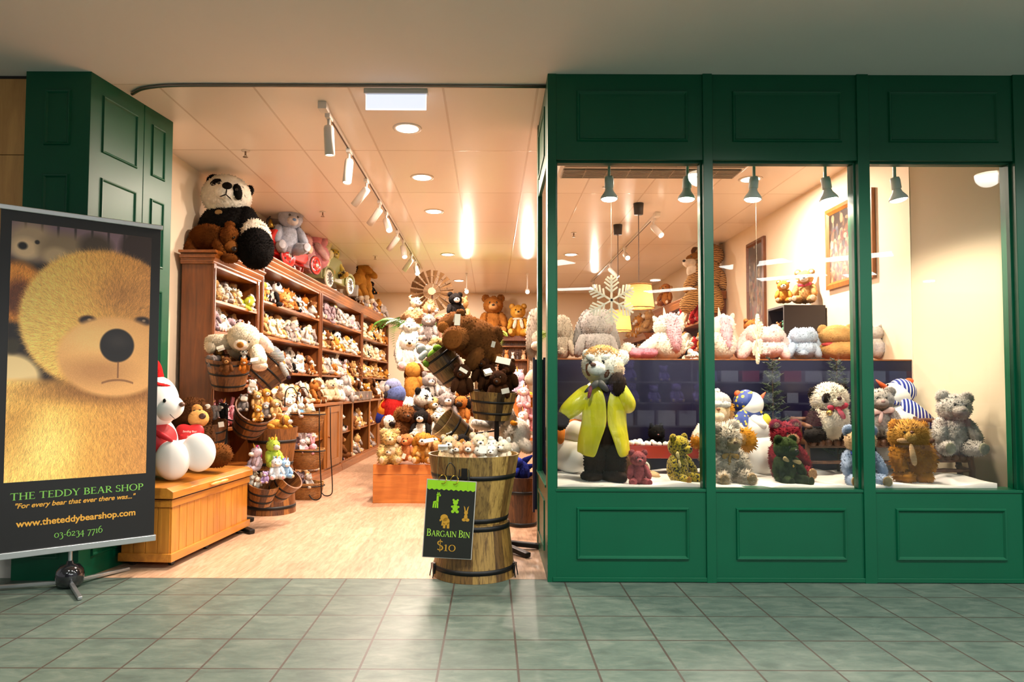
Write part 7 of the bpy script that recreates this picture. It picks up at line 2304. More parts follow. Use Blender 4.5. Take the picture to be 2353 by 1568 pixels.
toy('dog',dict(rl('dog','caramel'),accent=F('#181312'),muzzle=F('#2b2018')),'shepherd plush dog with black mask at the heap side',(-.302,7.25,.778),.3104,R(-20),pose='sit',sub=3,fl=.04)
toy('monkey',rl('monkey','caramel'),'ginger plush monkey half hidden behind the upright bucket',(-.285,7.5,1.003),.2822,R(0),pose='sit',sub=3,fl=.03)
toy('bear',rl('bear','brown'),'brown curly teddy at the heap side near the bucket',(-.234,7.4,.864),.2688,R(0),pose='sit',sub=3,fl=.06)
toy('dog',dict(rl('dog','tan'),main=F('#bd8236'),accent=F('#5a3418')),'tan plush hound clinging to the tower leg',(-.865,7.55,1.047),.4114,R(150),pose='sit',sub=3,fl=.02)
toy('lop',dict(rl('lop','white'),muzzle=F('#cbb48c')),'white lop plush hanging on the tower above the tan hound',(-.974,7.9,1.368),.4202,R(20),pose='sit',sub=3,fl=.04)
toy('bear',rl('bear','white'),'white teddy on the tower rungs under the raccoon',(-.833,8,1.448),.3633,R(0),pose='sit',sub=3,fl=.04)
toy('lamb',rl('lamb','white'),'white curly lamb hung high on the tower',(-.964,8.1,1.632),.3363,R(0),pose='sit',sub=3,fl=.06)
toy('cat',dict(rl('cat','grey'),muzzle=F('#d9d0c6')),'grey plush raccoon sitting under the tower platform',(-.733,8,1.704),.3218,R(0),pose='sit',sub=3,fl=.05)
toy('bear',rl('bear','cream'),'pale plush sitting on the tower platform beside the windmill',(-.919,8.28,1.95),.3223,R(30),pose='sit',sub=3,fl=.06)
toy('lamb',dict(rl('lamb','tan'),main=F('#b98f66',.3)),'shaggy tan plush lying along the tower platform',(-.823,8.22,1.966),.3519,R(90),pose='lie',sub=3,fl=.09)
toy('panda',dict(rl('panda','black'),main=F('#191513')),'black and white plush penguin bear above the huge brown teddy',(-.422,7.9,1.952),.3177,R(20),pose='sit',sub=3,fl=.03)
toy('cat',rl('cat','tan'),'sandy plush fox behind the huge brown teddy',(-.34,8,1.926),.301,R(-10),pose='sit',sub=3,fl=.04)
toy('bear',rl('bear','cream'),'small cream teddy tucked low beside the honey poodle',(-.991,7.02,.411),.2732,R(-20),pose='lie',sub=3,fl=.05)
toy('lamb',rl('lamb','white'),'white plush lamb tucked between the brown spaniel and the retriever',(-.771,7.04,.543),.1918,R(10),pose='sit',sub=3,fl=.05)
toy('dog',rl('dog','golden'),'golden plush dog behind the barrel edge',(-.544,7,.481),.227,R(-15),pose='sit',sub=3,fl=.04)
toy('bear',rl('bear','ginger'),'ginger teddy behind the low bucket',(-.395,7.1,.629),.2671,R(0),pose='sit',sub=3,fl=.03)
# ------------------------------------------------------------------ toys in buckets, barrels and baskets
toy('dog',dict(rl('dog','brown'),main=F('#5f4319'),muzzle=F('#96692c')),'olive brown bear toy with a large nose at the back of the round bucket',(-2.197,5.5,1.358),.1213,R(30),pose='sit',sub=3,fl=.035,skip=('leg','foot_pad'))
toy('bear',rl('bear','brown'),'small brown teddy upright in the middle of the round bucket',(-2.105,5.42,1.266),.1477,R(20),pose='sit',sub=3,fl=.035,skip=('leg','foot_pad'))
toy('elephant',rl('elephant','grey'),'grey plush at the wall side of the round bucket',(-2.226,5.46,1.308),.1204,R(20),pose='sit',sub=3,fl=.035,skip=('leg','foot_pad'))
toy('panda',rl('panda','white'),'little black and white plush under the cream bear arm',(-1.997,5.5,1.362),.1142,R(30),pose='sit',sub=3,fl=.035)
toy('cat',rl('cat','ginger'),'ginger hamster plush at the round bucket rim',(-1.974,5.44,1.28),.12,R(25),pose='sit',sub=3,fl=.035,skip=('leg','foot_pad'))
toy('lion',rl('lion','golden'),'golden plush lion half in the tipped bucket',(-1.871,6,1.341),.1323,R(30),pose='sit',sub=3,fl=.035)
toy('pup',rl('pup','grey'),'grey puppy at the wall side of the tilted bucket',(-2.07,5.72,.968),.1336,R(10),pose='sit',sub=3,fl=.035)
toy('pup',rl('pup','tan'),'tan puppy at the top of the tilted bucket',(-1.96,5.72,.986),.1484,R(30),pose='sit',sub=3,fl=.035)
toy('dog',rl('dog','golden'),'golden puppy at the back of the tilted bucket',(-1.908,5.78,1.003),.1575,R(40),pose='sit',sub=3,fl=.035)
toy('pup',dict(rl('pup','golden'),muzzle=F('#efe4d0')),'sandy puppy at the tilted bucket front rim',(-1.917,5.62,.89),.1312,R(20),pose='sit',sub=3,fl=.035)
toy('monkey',rl('monkey','grey'),'grey and cream monkey plush in the tilted bucket',(-1.859,5.66,.917),.1322,R(10),pose='sit',sub=3,fl=.035)
toy('dog',rl('dog','tan'),'tan floppy plush dog spilling from the tilted bucket',(-1.801,5.68,.923),.1474,R(50),pose='sit',sub=3,fl=.035)
toy('bear',rl('bear','white'),'white plush with a pink nose above the tilted bucket',(-2.045,5.85,1.112),.1214,R(20),pose='sit',sub=3,fl=.035)
toy('dog',rl('dog','golden'),'small golden plush hanging out of the tilted bucket',(-1.72,5.6,.831),.1744,R(80),pose='lie',sub=3,fl=.035)
toy('elephant',rl('elephant','grey'),'grey plush in the bucket with the price card',(-2.259,5.58,.901),.1231,R(10),pose='sit',sub=3,fl=.035,skip=('leg','foot_pad'))
toy('bear',rl('bear','black'),'black plush in the bucket with the price card',(-2.204,5.62,.91),.1312,R(0),pose='sit',sub=3,fl=.035,skip=('leg','foot_pad'))
toy('lamb',rl('lamb','white'),'tiny white lamb in the low bucket by the chest',(-1.972,5.66,.35),.0955,R(20),pose='sit',sub=3,fl=.035,skip=('leg','foot_pad'))
toy('dog',rl('dog','white'),'tiny white spotted dog in the low bucket by the chest',(-1.915,5.64,.339),.0951,R(30),pose='sit',sub=3,fl=.035,skip=('leg','foot_pad'))
toy('bear',rl('bear','cream'),'tiny cream bear in the low bucket by the chest',(-1.889,5.7,.366),.0961,R(10),pose='sit',sub=3,fl=.035,skip=('leg','foot_pad'))
toy('lamb',rl('lamb','cream'),'tiny cream lamb at the back of the low bucket',(-1.975,5.74,.382),.0894,R(0),pose='sit',sub=3,fl=.035,skip=('leg','foot_pad'))
toy('unicorn',dict(rl('unicorn','white'),main=F('#e6cfd8'),accent=F('#d9408a')),'pale pink plush pony with a magenta mane in the low tipped bucket',(-1.952,5.72,.479),.193,R(-35),pose='sit',sub=3,fl=.035)
toy('unicorn',dict(rl('unicorn','lime'),main=F('#bcd24e'),accent=F('#d9a02a')),'lime green plush pony leaning across the brown barrel',(-1.831,5.74,.506),.2309,R(50),pose='sit',sub=3,fl=.035)
toy('unicorn',dict(rl('unicorn','white'),main=F('#dfe6ec'),accent=F('#4aa6d9')),'white plush pony with a bright blue mane in the low tipped bucket',(-1.768,5.66,.415),.1762,R(25),pose='sit',sub=3,fl=.035)
toy('unicorn',dict(rl('unicorn','blue'),main=F('#9cc0e0'),accent=F('#8a6ac2')),'sky blue plush pony at the rim of the low tipped bucket',(-1.709,5.7,.417),.1553,R(40),pose='sit',sub=3,fl=.035)
toy('bear',rl('bear','lilac'),'small lilac plush at the tipped bucket rim',(-1.838,5.6,.388),.0945,R(0),pose='sit',sub=3,fl=.035)
toy('bear',rl('bear','black'),'black plush lying in the upper brown barrel',(-2.047,6.4,.751),.1594,R(40),pose='lie',sub=3,fl=.035)
toy('cat',rl('cat','black'),'black plush cat lying at the aisle side of the upper brown barrel',(-1.941,6.36,.754),.1716,R(60),pose='lie',sub=3,fl=.035)
toy('bear',rl('bear','white'),'white teddy in the top wicker basket',(-2.127,7.14,.855),.2038,R(40),pose='sit',sub=3,fl=.035)
toy('rabbit',dict(rl('rabbit','white'),body=F('#7fb6e0')),'white rabbit in a sky blue coat in the top wicker basket',(-1.979,7.1,.849),.1566,R(60),pose='sit',sub=3,fl=.035)
toy('bear',rl('bear','cream'),'cream teddy at the aisle end of the top wicker basket',(-1.941,7.16,.846),.2229,R(70),pose='lie',sub=3,fl=.035)
toy('dog',rl('dog','white'),'white floppy plush dog at the back of the top wicker basket',(-2.118,7.26,.905),.1601,R(30),pose='sit',sub=3,fl=.035)
toy('elephant',rl('elephant','mauve'),'mauve plush elephant in the middle wicker basket',(-2.073,7.16,.473),.1765,R(30),pose='sit',sub=3,fl=.035)
toy('rabbit',dict(rl('rabbit','white'),main=F('#f2dfe0')),'blush white rabbit in the middle wicker basket',(-1.957,7.12,.477),.157,R(50),pose='sit',sub=3,fl=.035)
toy('rabbit',rl('rabbit','pink'),'pink rabbit at the aisle end of the middle wicker basket',(-1.88,7.12,.469),.1774,R(70),pose='lie',sub=3,fl=.035)
toy('elephant',rl('elephant','mauve'),'mauve plush elephant in the bottom wicker basket',(-2.067,7.16,.111),.1765,R(30),pose='sit',sub=3,fl=.035)
toy('bear',dict(rl('bear','mauve'),muzzle=F('#c9b6bc')),'mauve teddy in the bottom wicker basket',(-1.98,7.14,.115),.1667,R(50),pose='sit',sub=3,fl=.035)
toy('bear',rl('bear','pale grey'),'pale grey teddy at the aisle end of the bottom wicker basket',(-1.888,7.1,.121),.1474,R(60),pose='sit',sub=3,fl=.035)
toy('bear',dict(rl('bear','tan'),main=F('#d9b88c')),'sandy teddy at the left rim of the bargain bin',(-.262,4.33,.678),.1966,R(0),pose='sit',sub=3,fl=.035,skip=('leg','foot_pad'))
toy('lamb',rl('lamb','cream'),'cream lamb low at the left rim of the bargain bin',(-.262,4.33,.661),.1657,R(30),pose='sit',sub=3,fl=.035,skip=('leg','foot_pad'))
toy('pup',dict(rl('pup','golden'),main=F('#e0a878')),'peach puppy with a dark eye at the front of the bargain bin',(-.207,4.33,.662),.177,R(-10),pose='sit',sub=3,fl=.035,skip=('leg','foot_pad'))
toy('bear',dict(rl('bear','tan'),main=F('#dba67e')),'peach teddy in the middle of the bargain bin',(-.141,4.33,.662),.177,R(0),pose='sit',sub=3,fl=.035,skip=('leg','foot_pad'))
toy('monkey',dict(rl('monkey','black'),muzzle=F('#7d8288')),'black and grey plush monkey at the back of the bargain bin',(-.182,4.4,.692),.1884,R(0),pose='sit',sub=3,fl=.035,skip=('leg','foot_pad'))
toy('bear',rl('bear','cream'),'cream teddy behind the peach pair in the bargain bin',(-.075,4.36,.669),.2178,R(10),pose='sit',sub=3,fl=.035,skip=('leg','foot_pad'))
toy('lamb',rl('lamb','white'),'white plush with a paper card at the bargain bin front',(-.069,4.33,.651),.1657,R(0),pose='sit',sub=3,fl=.035,skip=('leg','foot_pad'))
toy('bear',rl('bear','white'),'white teddy right of the paper card in the bargain bin',(.008,4.33,.651),.1657,R(-10),pose='sit',sub=3,fl=.035,skip=('leg','foot_pad'))
toy('lamb',rl('lamb','white'),'white fluffy lamb at the back of the bargain bin',(.002,4.38,.689),.1676,R(0),pose='sit',sub=3,fl=.035,skip=('leg','foot_pad'))
toy('pup',dict(rl('pup','white'),main=F('#ecdcc0')),'white puppy with a black nose at the right rim of the bargain bin',(.09,4.33,.668),.1854,R(-35),pose='sit',sub=3,fl=.035,skip=('leg','foot_pad'))
toy('lamb',rl('lamb','cream'),'cream plush with a pointed ear at the right edge of the bargain bin',(.091,4.36,.675),.1471,R(-20),pose='sit',sub=3,fl=.035,skip=('leg','foot_pad'))
# ------------------------------------------------------------------ pink toys on the small rack in the right aisle
toy('unicorn',dict(rl('unicorn','lilac'),main=F('#d9c2d6')),'lilac plush unicorn standing on the orange rack post',(.304,7.4,1.101),.2496,R(-30),sub=3,fl=.04)
toy('unicorn',dict(rl('unicorn','pink'),main=F('#efc9cc')),'pink plush unicorn with a woolly body on the aisle rack',(.351,7.3,.963),.2178,R(0),sub=3,fl=.04)
toy('rabbit',rl('rabbit','pink'),'pink plush rabbit under the woolly unicorn',(.374,7.3,.838),.2084,R(20),sub=3,fl=.04)
toy('unicorn',dict(rl('unicorn','white'),main=F('#f0d9d4')),'pale plush unicorn low on the aisle rack',(.349,7.25,.702),.2258,R(-20),sub=3,fl=.04)
toy('unicorn',rl('unicorn','pink'),'pink plush pony lowest beside the navy board edge',(.443,7.35,.705),.2098,R(-10),sub=3,fl=.04)
toy('bird',dict(rl('bird','golden'),main=F('#d9a832')),'yellow plush chick beside the pink unicorn',(.438,7.6,.954),.1676,R(0),sub=3,fl=.04)
toy('bear',rl('bear','dark brown'),'dark brown teddy seen through the side window',(.645,7.2,1.073),.2429,R(-10),sub=3,fl=.04)
toy('elephant',rl('elephant','grey'),'dark grey plush elephant seen low through the side window',(.617,7.2,.876),.2149,R(0),sub=3,fl=.04)
# ================================================================== SHELVES FULL OF PLUSH
rs = random.Random(21)
SPC = ['bear', 'bear', 'dog', 'pup', 'rabbit', 'lop', 'cat', 'elephant', 'lion', 'monkey', 'lamb', 'panda']
PAL = {'bear': ['cream', 'tan', 'golden', 'brown', 'white', 'caramel', 'pale grey'], 'dog': ['tan', 'white', 'cream', 'golden', 'brown', 'grey'], 'pup': ['grey', 'tan', 'golden', 'pale grey'],
       'rabbit': ['cream', 'white', 'pale grey', 'mauve', 'pale pink'], 'lop': ['cream', 'white', 'mauve', 'pale grey', 'tan'], 'cat': ['grey', 'ginger', 'tan', 'black', 'white'],
       'elephant': ['mauve', 'grey', 'pale grey'], 'lion': ['golden', 'tan', 'caramel'], 'monkey': ['brown', 'caramel', 'dark brown'], 'lamb': ['cream', 'white', 'tan'], 'panda': ['white'], 'unicorn': ['pink', 'white', 'lilac'], 'bird': ['white', 'golden']}
def fill(y0, y1, z, xf, where, h0, h1, step, group, rowname, face=90, species_list=None, hues=None, kx=0.0, sub=2, jit=22, depth=.0, flip=1):
    """a row of toys along the shelf wall; xf: offset of the row in front of the bookcase face"""
    y = y0 + step * .5
    n = 0
    while y < y1 - step * .35 and n < 30:
        sp = rs.choice(species_list or SPC)
        hue = rs.choice(hues) if hues else rs.choice(PAL[sp])
        h = rs.uniform(h0, h1)
        if sp in ('rabbit',): h *= .78
        x = (skew_x(y) if flip == 1 else 2.83) + xf * flip + rs.uniform(-.012, .012)
        nm = WORD[sp]
        if sp == 'panda': txt = nm
        else: txt = hue + ' ' + nm
        ps = 'lie' if sp not in ('rabbit', 'lion') and rs.random() < .22 else 'sit'
        toy(sp, roles(sp, hue), '%s, %s along the %s, %s' % (txt, ORD[n], rowname, where), (x, y, z + rs.uniform(0, .02)), h * (1.15 if ps == 'lie' else rs.choice((.8, .95, 1, 1.08))), R(face + rs.uniform(-jit, jit) * 1.8), pose=ps, tilt=(rs.uniform(-.12, .3), rs.uniform(-.2, .2)), sub=sub, fl=.045, group=group)
        y += step * rs.uniform(.9, 1.12)
        n += 1
A1, A2, A3, A4 = 'panda bookcase', 'red tractor bookcase', 'green truck bookcase', 'palm-side bookcase'
def shelf(y0, y1, zs, where, hmax, sub=2, step=.15, names=None, sl=None, hu=None):
    for z, nm, s_, h_ in zip(zs, names, sl or [None] * 9, hu or [None] * 9):
        g = 'plush on the %s of the %s' % (nm, where)
        fill(y0, y1, z + .002, -.075, where, hmax * .62, hmax * .78, step, g, nm + ' front row', species_list=s_, hues=h_, sub=sub)
        fill(y0 + .04, y1 - .02, z + .002, -.19, where, hmax * .92, hmax * 1.02, step * 1.45, g, nm + ' back row', species_list=s_, hues=h_, sub=sub)
shelf(5.86, 6.80, (1.925, 1.655, 1.19, .80), A1, .235, 3, .135, ('top shelf', 'second shelf', 'fourth shelf', 'low shelf'),
      [['cat', 'bear', 'dog', 'lamb'], None, ['rabbit', 'bear', 'unicorn'], ['rabbit', 'unicorn', 'bear']], [['cream', 'cream', 'lime', 'tan', 'pale grey'], None, ['pink', 'pale pink', 'white'], ['pink', 'pale pink', 'pink']])
shelf(7.0, 9.04, (2.065, 1.70, 1.33, .957), A2, .30, 2, .165, ('top shelf', 'second shelf', 'third shelf', 'counter top'))
shelf(9.2, 11.6, (2.09, 1.69, 1.33, .957), A3, .32, 2, .185, ('top shelf', 'second shelf', 'third shelf', 'counter top'),
      [['elephant', 'elephant', 'lamb', 'lop'], ['lion', 'dog', 'bear', 'pup', 'panda'], None, None])
shelf(11.78, 14.1, (2.03, 1.67, 1.33, .957), A4, .32, 2, .22, ('top shelf', 'second shelf', 'third shelf', 'counter top'), None, [['tan', 'golden', 'cream', 'caramel'], ['cream', 'white', 'tan'], ['tan', 'golden'], None])
# the counter front: larger toys sitting forward of the hutches
for (a, b, nm, w_) in ((7.15, 9.05, A2, .24), (9.3, 11.1, A3, .26), (11.6, 13.9, A4, .30)):
    fill(a, b, .958, .07, nm, .27, .36, w_, 'larger plush along the counter under the ' + nm, 'counter edge row', sub=3, species_list=['bear', 'dog', 'lop', 'panda', 'bear', 'cat', 'elephant'], jit=35)
# open bays of the low cabinets
for (a, b, zz, nm) in ((7.62, 8.60, .122, 'knobbed cabinet floor'), (7.62, 8.60, .522, 'knobbed cabinet shelf'), (9.6, 10.1, .122, 'divider cabinet first floor bay'), (9.6, 10.1, .522, 'divider cabinet first shelf bay'),
                       (10.3, 11.35, .122, 'divider cabinet long floor bay'), (10.3, 11.35, .522, 'divider cabinet long shelf bay'), (11.6, 12.1, .122, 'divider cabinet last floor bay'), (11.6, 12.1, .522, 'divider cabinet last shelf bay')):
    fill(a, b, zz, .06, nm.split(' cabinet')[0] + ' cabinet', .24, .33, .21, 'plush inside the low cabinets', nm.split('cabinet ')[1] + ' row', sub=2)
# bookcase tops near the palm
fill(11.75, 14.1, 2.552, -.1, A4, .24, .36, .2, 'toys on the last bookcase top', 'cornice row', sub=2)
fill(11.0, 11.62, 2.542, -.05, A3, .2, .26, .2, 'toys on the third bookcase top', 'cornice row', sub=2)
# picture-wall bookcases
for z, nm in ((2.07, 'top shelf'), (1.70, 'second shelf'), (1.33, 'third shelf')):
    fill(9.2, 11.5, z + .002, -.1, 'tiger bookcase', .24, .32, .2, 'plush in the tiger bookcase', nm + ' row', face=-90, sub=2, flip=-1, hues=['white', 'red', 'blue', 'tan', 'golden', 'cream'] if nm != 'third shelf' else None)
fill(12.45, 14.1, 2.162, -.08, 'lower tiger-side bookcase', .38, .5, .3, 'golden teddies on the lower picture-wall bookcase', 'cornice row', face=-90, flip=-1, species_list=['bear', 'bear', 'monkey'], hues=['golden', 'tan', 'caramel'], sub=2)
fill(12.45, 14.1, 1.722, -.1, 'lower tiger-side bookcase', .24, .3, .22, 'plush in the lower picture-wall bookcase', 'upper shelf row', face=-90, flip=-1, hues=['golden', 'tan'], sub=2)

# ---- red pedal tractor
tr_ = empty('pedal_tractor', (skew_x(7.9) - .06, 7.92, 2.532), (0, 0, -.33)); tag(tr_, 'red pedal tractor with spoked wheels on top of the second bookcase', 'toy tractor')
RED = plain('#c4201c', .25, coat=.6)
MB().prism([(-.42, .12), (.22, .10), (.27, .16), (.27, .30), (.20, .34), (-.36, .40), (-.44, .30)], .20, Matrix.Rotation(PI / 2, 4, 'Z') @ Matrix.Translation((0, -.10, 0))).build('body', RED, tr_, .012)
boxo('chassis', RED, -.03, .03, -.40, .46, .08, .12, tr_, .004)
for y, r in ((-.17, .135), (.38, .11)):
    for x in (-.125, .125):
        wh = MB().lathe([(r, -.012), (r, .012), (r * .82, .016), (r * .78, .006), (r * .34, .006), (r * .3, .02), (0, .022), (0, -.02), (r * .78, -.006), (r * .82, -.016)], 30, True, Matrix.Translation((x, y, r)) @ Matrix.Rotation(PI / 2, 4, 'Y')).build('wheel', RED, tr_)
        s = 1 if x > 0 else -1
        MB().ball((x + s * .022, y, r), (.016, .03, .03)).build('hub_cap', plain('#e0dcd4', .2, metal=.8), wh)
        MB().tube([(x, y + (r + .002) * math.cos(t), r + (r + .002) * math.sin(t)) for t in np.linspace(0, 2 * PI, 33)[:-1]], .007, 6, closed=True).build('tyre', plain('#2a2523', .5), wh)
        for k in range(5):
            a = 2 * PI * k / 5
            MB().cyl((x + s * .004, y + r * .56 * math.cos(a), r + r * .56 * math.sin(a)), (x + s * .009, y + r * .56 * math.cos(a), r + r * .56 * math.sin(a)), r * .11, n=12).build('wheel_hole', plain('#3a0d0b', .6), wh)
sans_text('HOBART', .20, tr_, plain('#e8b21e', .4), (.1015, -.09, .25), 0, .03, rot=(PI / 2, 0, PI / 2))
MB().lathe([(0, .10), (.012, .10), (.02, .07), (.045, .0), (.04, .0), (0, .06)], 16, True, Matrix.Translation((0, -.33, .42))).build('bell', plain('#a98a3a', .3, metal=.9), tr_)
MB().tube(curve_pts([(0, -.33, .39), (0, -.40, .48), (0, -.34, .55)], 5), .008, 6).build('bell_bracket', IRON, tr_)
MB().tube([(.10 * math.cos(t) * .7, -.22 + .07 * math.sin(t), .44) for t in np.linspace(0, 2 * PI, 21)[:-1]], .009, 6, closed=True).build('steering_wheel', IRON, tr_)
# ---- green pedal truck
tk = empty('pedal_truck', (skew_x(9.85) - .05, 9.80, 2.543), (0, 0, -.2)); tag(tk, 'olive green pedal truck with white-rimmed wheels across the second and third bookcases', 'toy truck')
OLV = plain('#8f9360', .35, coat=.4)
MB().prism([(-.55, .10), (.50, .10), (.55, .20), (.52, .30), (.18, .34), (.10, .46), (-.5, .50), (-.57, .30)], .24, Matrix.Rotation(PI / 2, 4, 'Z') @ Matrix.Translation((0, -.12, 0))).build('body', OLV, tk, .02)
for y in (-.36, .36):
    MB().tube(curve_pts([(.13, y - .16, .12), (.135, y - .12, .25), (.135, y, .29), (.135, y + .12, .25), (.13, y + .16, .12)], 5), .022, 8).build('mudguard', OLV, tk)
    for x in (-.135, .135):
        wh = MB().cyl((x - .018, y, .125), (x + .018, y, .125), .10, n=28).build('wheel', plain('#d5d2ca', .3, metal=.6), tk, .003)
        MB().tube([(x, y + .108 * math.cos(t), .125 + .108 * math.sin(t)) for t in np.linspace(0, 2 * PI, 33)[:-1]], .018, 8, closed=True).build('tyre', plain('#e8dfca', .5), wh)
        s = 1 if x > 0 else -1
        for k in range(6):
            a = PI * k / 6
            MB().bar((x + s * .020, y - .09 * math.cos(a), .125 - .09 * math.sin(a)), (x + s * .020, y + .09 * math.cos(a), .125 + .09 * math.sin(a)), .006, .012, (1, 0, 0)).build('spoke', plain('#5a564f', .4), wh)
# ---- silver toy car with coil springs
sc_ = empty('toy_car', (skew_x(11.0) + .0, 11.05, 2.543), ROWROT); tag(sc_, 'small silver pedal car front with black and white coil springs by the plush horses', 'toy car')
MB().prism([(-.16, .07), (.16, .05), (.18, .14), (.14, .2), (-.14, .26), (-.18, .14)], .16, Matrix.Rotation(PI / 2, 4, 'Z') @ Matrix.Translation((0, -.10, 0))).build('body', plain('#c9cacb', .3, metal=.5), sc_, .012)
boxo('blue_badge', plain('#33407a', .4), .098, .104, -.05, .05, .17, .205, sc_)
for y in (-.13, .14):
    MB().tube([(.075 + .022 * math.cos(t), y + .022 * math.sin(t), .012 + .0095 * t / 1.6) for t in np.linspace(0, 30, 110)], .006, 5).build('spring', stripes('#1a1a1e', '#e4e0d8', 50, 'Z', .2), sc_)

# ---- price cards and swing tags
TAGM = plain('#e6e0cf', .6)
def card(name, label, loc, rot, w, h, fold=True):
    e = MB()
    e.add([(-w / 2, 0, 0), (w / 2, 0, 0), (w / 2, 0, -h), (-w / 2, 0, -h), (-w / 2, .0012, 0), (w / 2, .0012, 0), (w / 2, .0012, -h), (-w / 2, .0012, -h)],
          [(3, 2, 1, 0), (4, 5, 6, 7), (0, 1, 5, 4), (1, 2, 6, 5), (2, 3, 7, 6), (3, 0, 4, 7)])
    if fold:
        b = -h * .75; c = .03
        e.add([(-w / 2, .004, 0), (w / 2, .004, 0), (w / 2, c, b), (-w / 2, c, b), (-w / 2, .0052, 0), (w / 2, .0052, 0), (w / 2, c + .0012, b), (-w / 2, c + .0012, b)],
              [(3, 2, 1, 0), (4, 5, 6, 7), (0, 1, 5, 4), (1, 2, 6, 5), (2, 3, 7, 6), (3, 0, 4, 7), (4, 5, 1, 0)])
    o = e.build(name, TAGM)
    o.location = loc; o.rotation_euler = rot
    tag(o, label, 'tag', 'swing tags and price cards')
card('swing_tag', 'white folded swing tag on the ear of the huge brown teddy', (-0.231, 4.720, 1.685), (R(10), R(0), R(25)), 0.0422, 0.0784, True)
card('swing_tag', 'small white tag on the flank of the huge brown teddy', (0.021, 4.700, 1.494), (R(0), R(15), R(-20)), 0.0270, 0.0420, False)
card('swing_tag', 'white folded tag behind the dark brown teddies', (0.091, 4.720, 1.383), (R(-25), R(12), R(-10)), 0.1025, 0.0483, True)
card('swing_tag', 'white folded tag lying on the dark brown teddies', (-0.030, 4.660, 1.303), (R(-50), R(-15), R(20)), 0.0536, 0.0476, True)
card('swing_tag', 'slim white tag on the slumped dark brown teddy', (-0.183, 4.700, 1.303), (R(0), R(30), R(10)), 0.0601, 0.0240, False)
card('swing_tag', 'white tag with a printed band hanging on the upright bucket', (0.095, 4.620, 1.170), (R(0), R(-12), R(0)), 0.0531, 0.0354, True)
card('price_card', 'white card lying on the puppies of the tilted bucket', (-1.917, 5.500, 1.204), (R(-35), R(12), R(15)), 0.0492, 0.0351, True)
card('price_card', 'white card at the wall side of the tilted bucket', (-2.003, 5.550, 1.091), (R(-30), R(10), R(10)), 0.0496, 0.0319, True)
card('price_card', 'white price card on the bucket behind the heart bear', (-2.142, 5.420, 0.893), (R(0), R(-10), R(10)), 0.0416, 0.0416, False)
card('price_card', 'white card on the cream bear paw at the round bucket', (-1.840, 5.300, 1.400), (R(-40), R(-10), R(0)), 0.0610, 0.0406, True)
card('swing_tag', 'white tag on the olive bear toy in the round bucket', (-2.153, 5.400, 1.497), (R(-45), R(-20), R(10)), 0.0552, 0.0345, True)
card('price_card', 'lilac edged white card among the bargain bin toys', (-0.291, 4.180, 0.828), (R(-60), R(0), R(5)), 0.0588, 0.0214, True)
card('price_card', 'white card standing at the bargain bin front', (-0.045, 4.120, 0.828), (R(-15), R(5), R(0)), 0.0474, 0.0474, True)
card('swing_tag', 'white tag on the golden retriever plush', (-0.616, 6.800, 0.660), (R(-40), R(-10), R(0)), 0.0956, 0.0435, True)
card('price_card', 'grey-green card beside the low tipped bucket', (-0.320, 4.900, 0.896), (R(0), R(-25), R(0)), 0.0438, 0.0564, False)
card('swing_tag', 'pale tag tied to the tan hound on the tower', (-0.921, 7.300, 1.075), (R(0), R(20), R(0)), 0.0466, 0.0560, True)
card('swing_tag', 'white tag on the wide-eared brown dog', (-0.859, 6.850, 0.504), (R(0), R(20), R(0)), 0.0350, 0.0525, False)
card('price_card', 'small printed card in front of the cream puppy on the counter', (2.828, 5.250, 1.468), (R(0), R(-12), R(0)), 0.0470, 0.0403, True)
# ---- grey tag boxes along the counter, books, small shelf figures
GB = plain('#6e6259', .7)
for i in range(4):
    y = 10.45 + i * .26
    e = boxo('storage_box', GB, -.09, .09, -.11, .11, 0, .13, None, .004)
    e.location = (skew_x(y) + .17, y, .957); e.rotation_euler = ROWROT
    tag(e, 'grey felt storage box, %s along the counter under the green truck bookcase' % ORD[i], 'box', 'grey boxes along the counter')
e = empty('book_rack', (-1.95, 13.85, 0)); tag(e, 'small wooden book rack in the back corner beside the red and blue parrot', 'rack')
for z in (.1, .5, .9): boxo('shelf', CWX, -.28, .28, -.15, .15, z, z + .025, e, .003)
for x in (-.30, .28): boxo('side_panel', CWX, x, x + .022, -.15, .15, 0, 1.12, e, .003)
for i, c in enumerate(('#b32a2a', '#e6dccb', '#c23b3b', '#3a5f8a', '#d9c9a0', '#a92a35')):
    b_ = boxo('book', plain(c, .5), 0, .035, 0, .14, 0, .17 + .01 * (i % 3), None, .003)
    b_.location = (-2.18 + i * .042, 13.75, .926)
    tag(b_, ('red', 'cream', 'scarlet', 'blue', 'beige', 'crimson')[i] + ' book standing in the back corner rack', 'book', 'books in the back corner rack')
FIGC = [('#e3d8c8', 'cream figurine'), ('#c98a4a', 'tan figurine'), ('#efe6dc', 'white figurine'), ('#4a3a34', 'dark figurine'), ('#d9b58a', 'sandy figurine'), ('#e8cfc4', 'blush figurine')]
def figurine(label, loc, h, col, group):
    e = empty('figurine', loc); tag(e, label, 'figurine', group)
    m = plain(col, .4)
    MB().lathe([(0, 0), (.30 * h, 0), (.30 * h, .05 * h), (.2 * h, .12 * h), (.25 * h, .3 * h), (.14 * h, .55 * h), (0, .58 * h)], 14).build('body', m, e)
    MB().ball((0, 0, .72 * h), .19 * h, nu=12, nv=8).build('head', m, e)
    for s in (-1, 1): MB().ball((s * .14 * h, 0, .9 * h), .07 * h, nu=8, nv=6).build('ear', m, e)
for i, x in enumerate((-.24, -.13, .0, .10, .22)):
    figurine('%s, %s along the middle shelf of the back dresser' % (FIGC[i][1], ORD[i]), (.45 + x, 13.95, 1.722), .16 + .05 * (i % 3 == 1), FIGC[i][0], 'figurines on the back dresser')
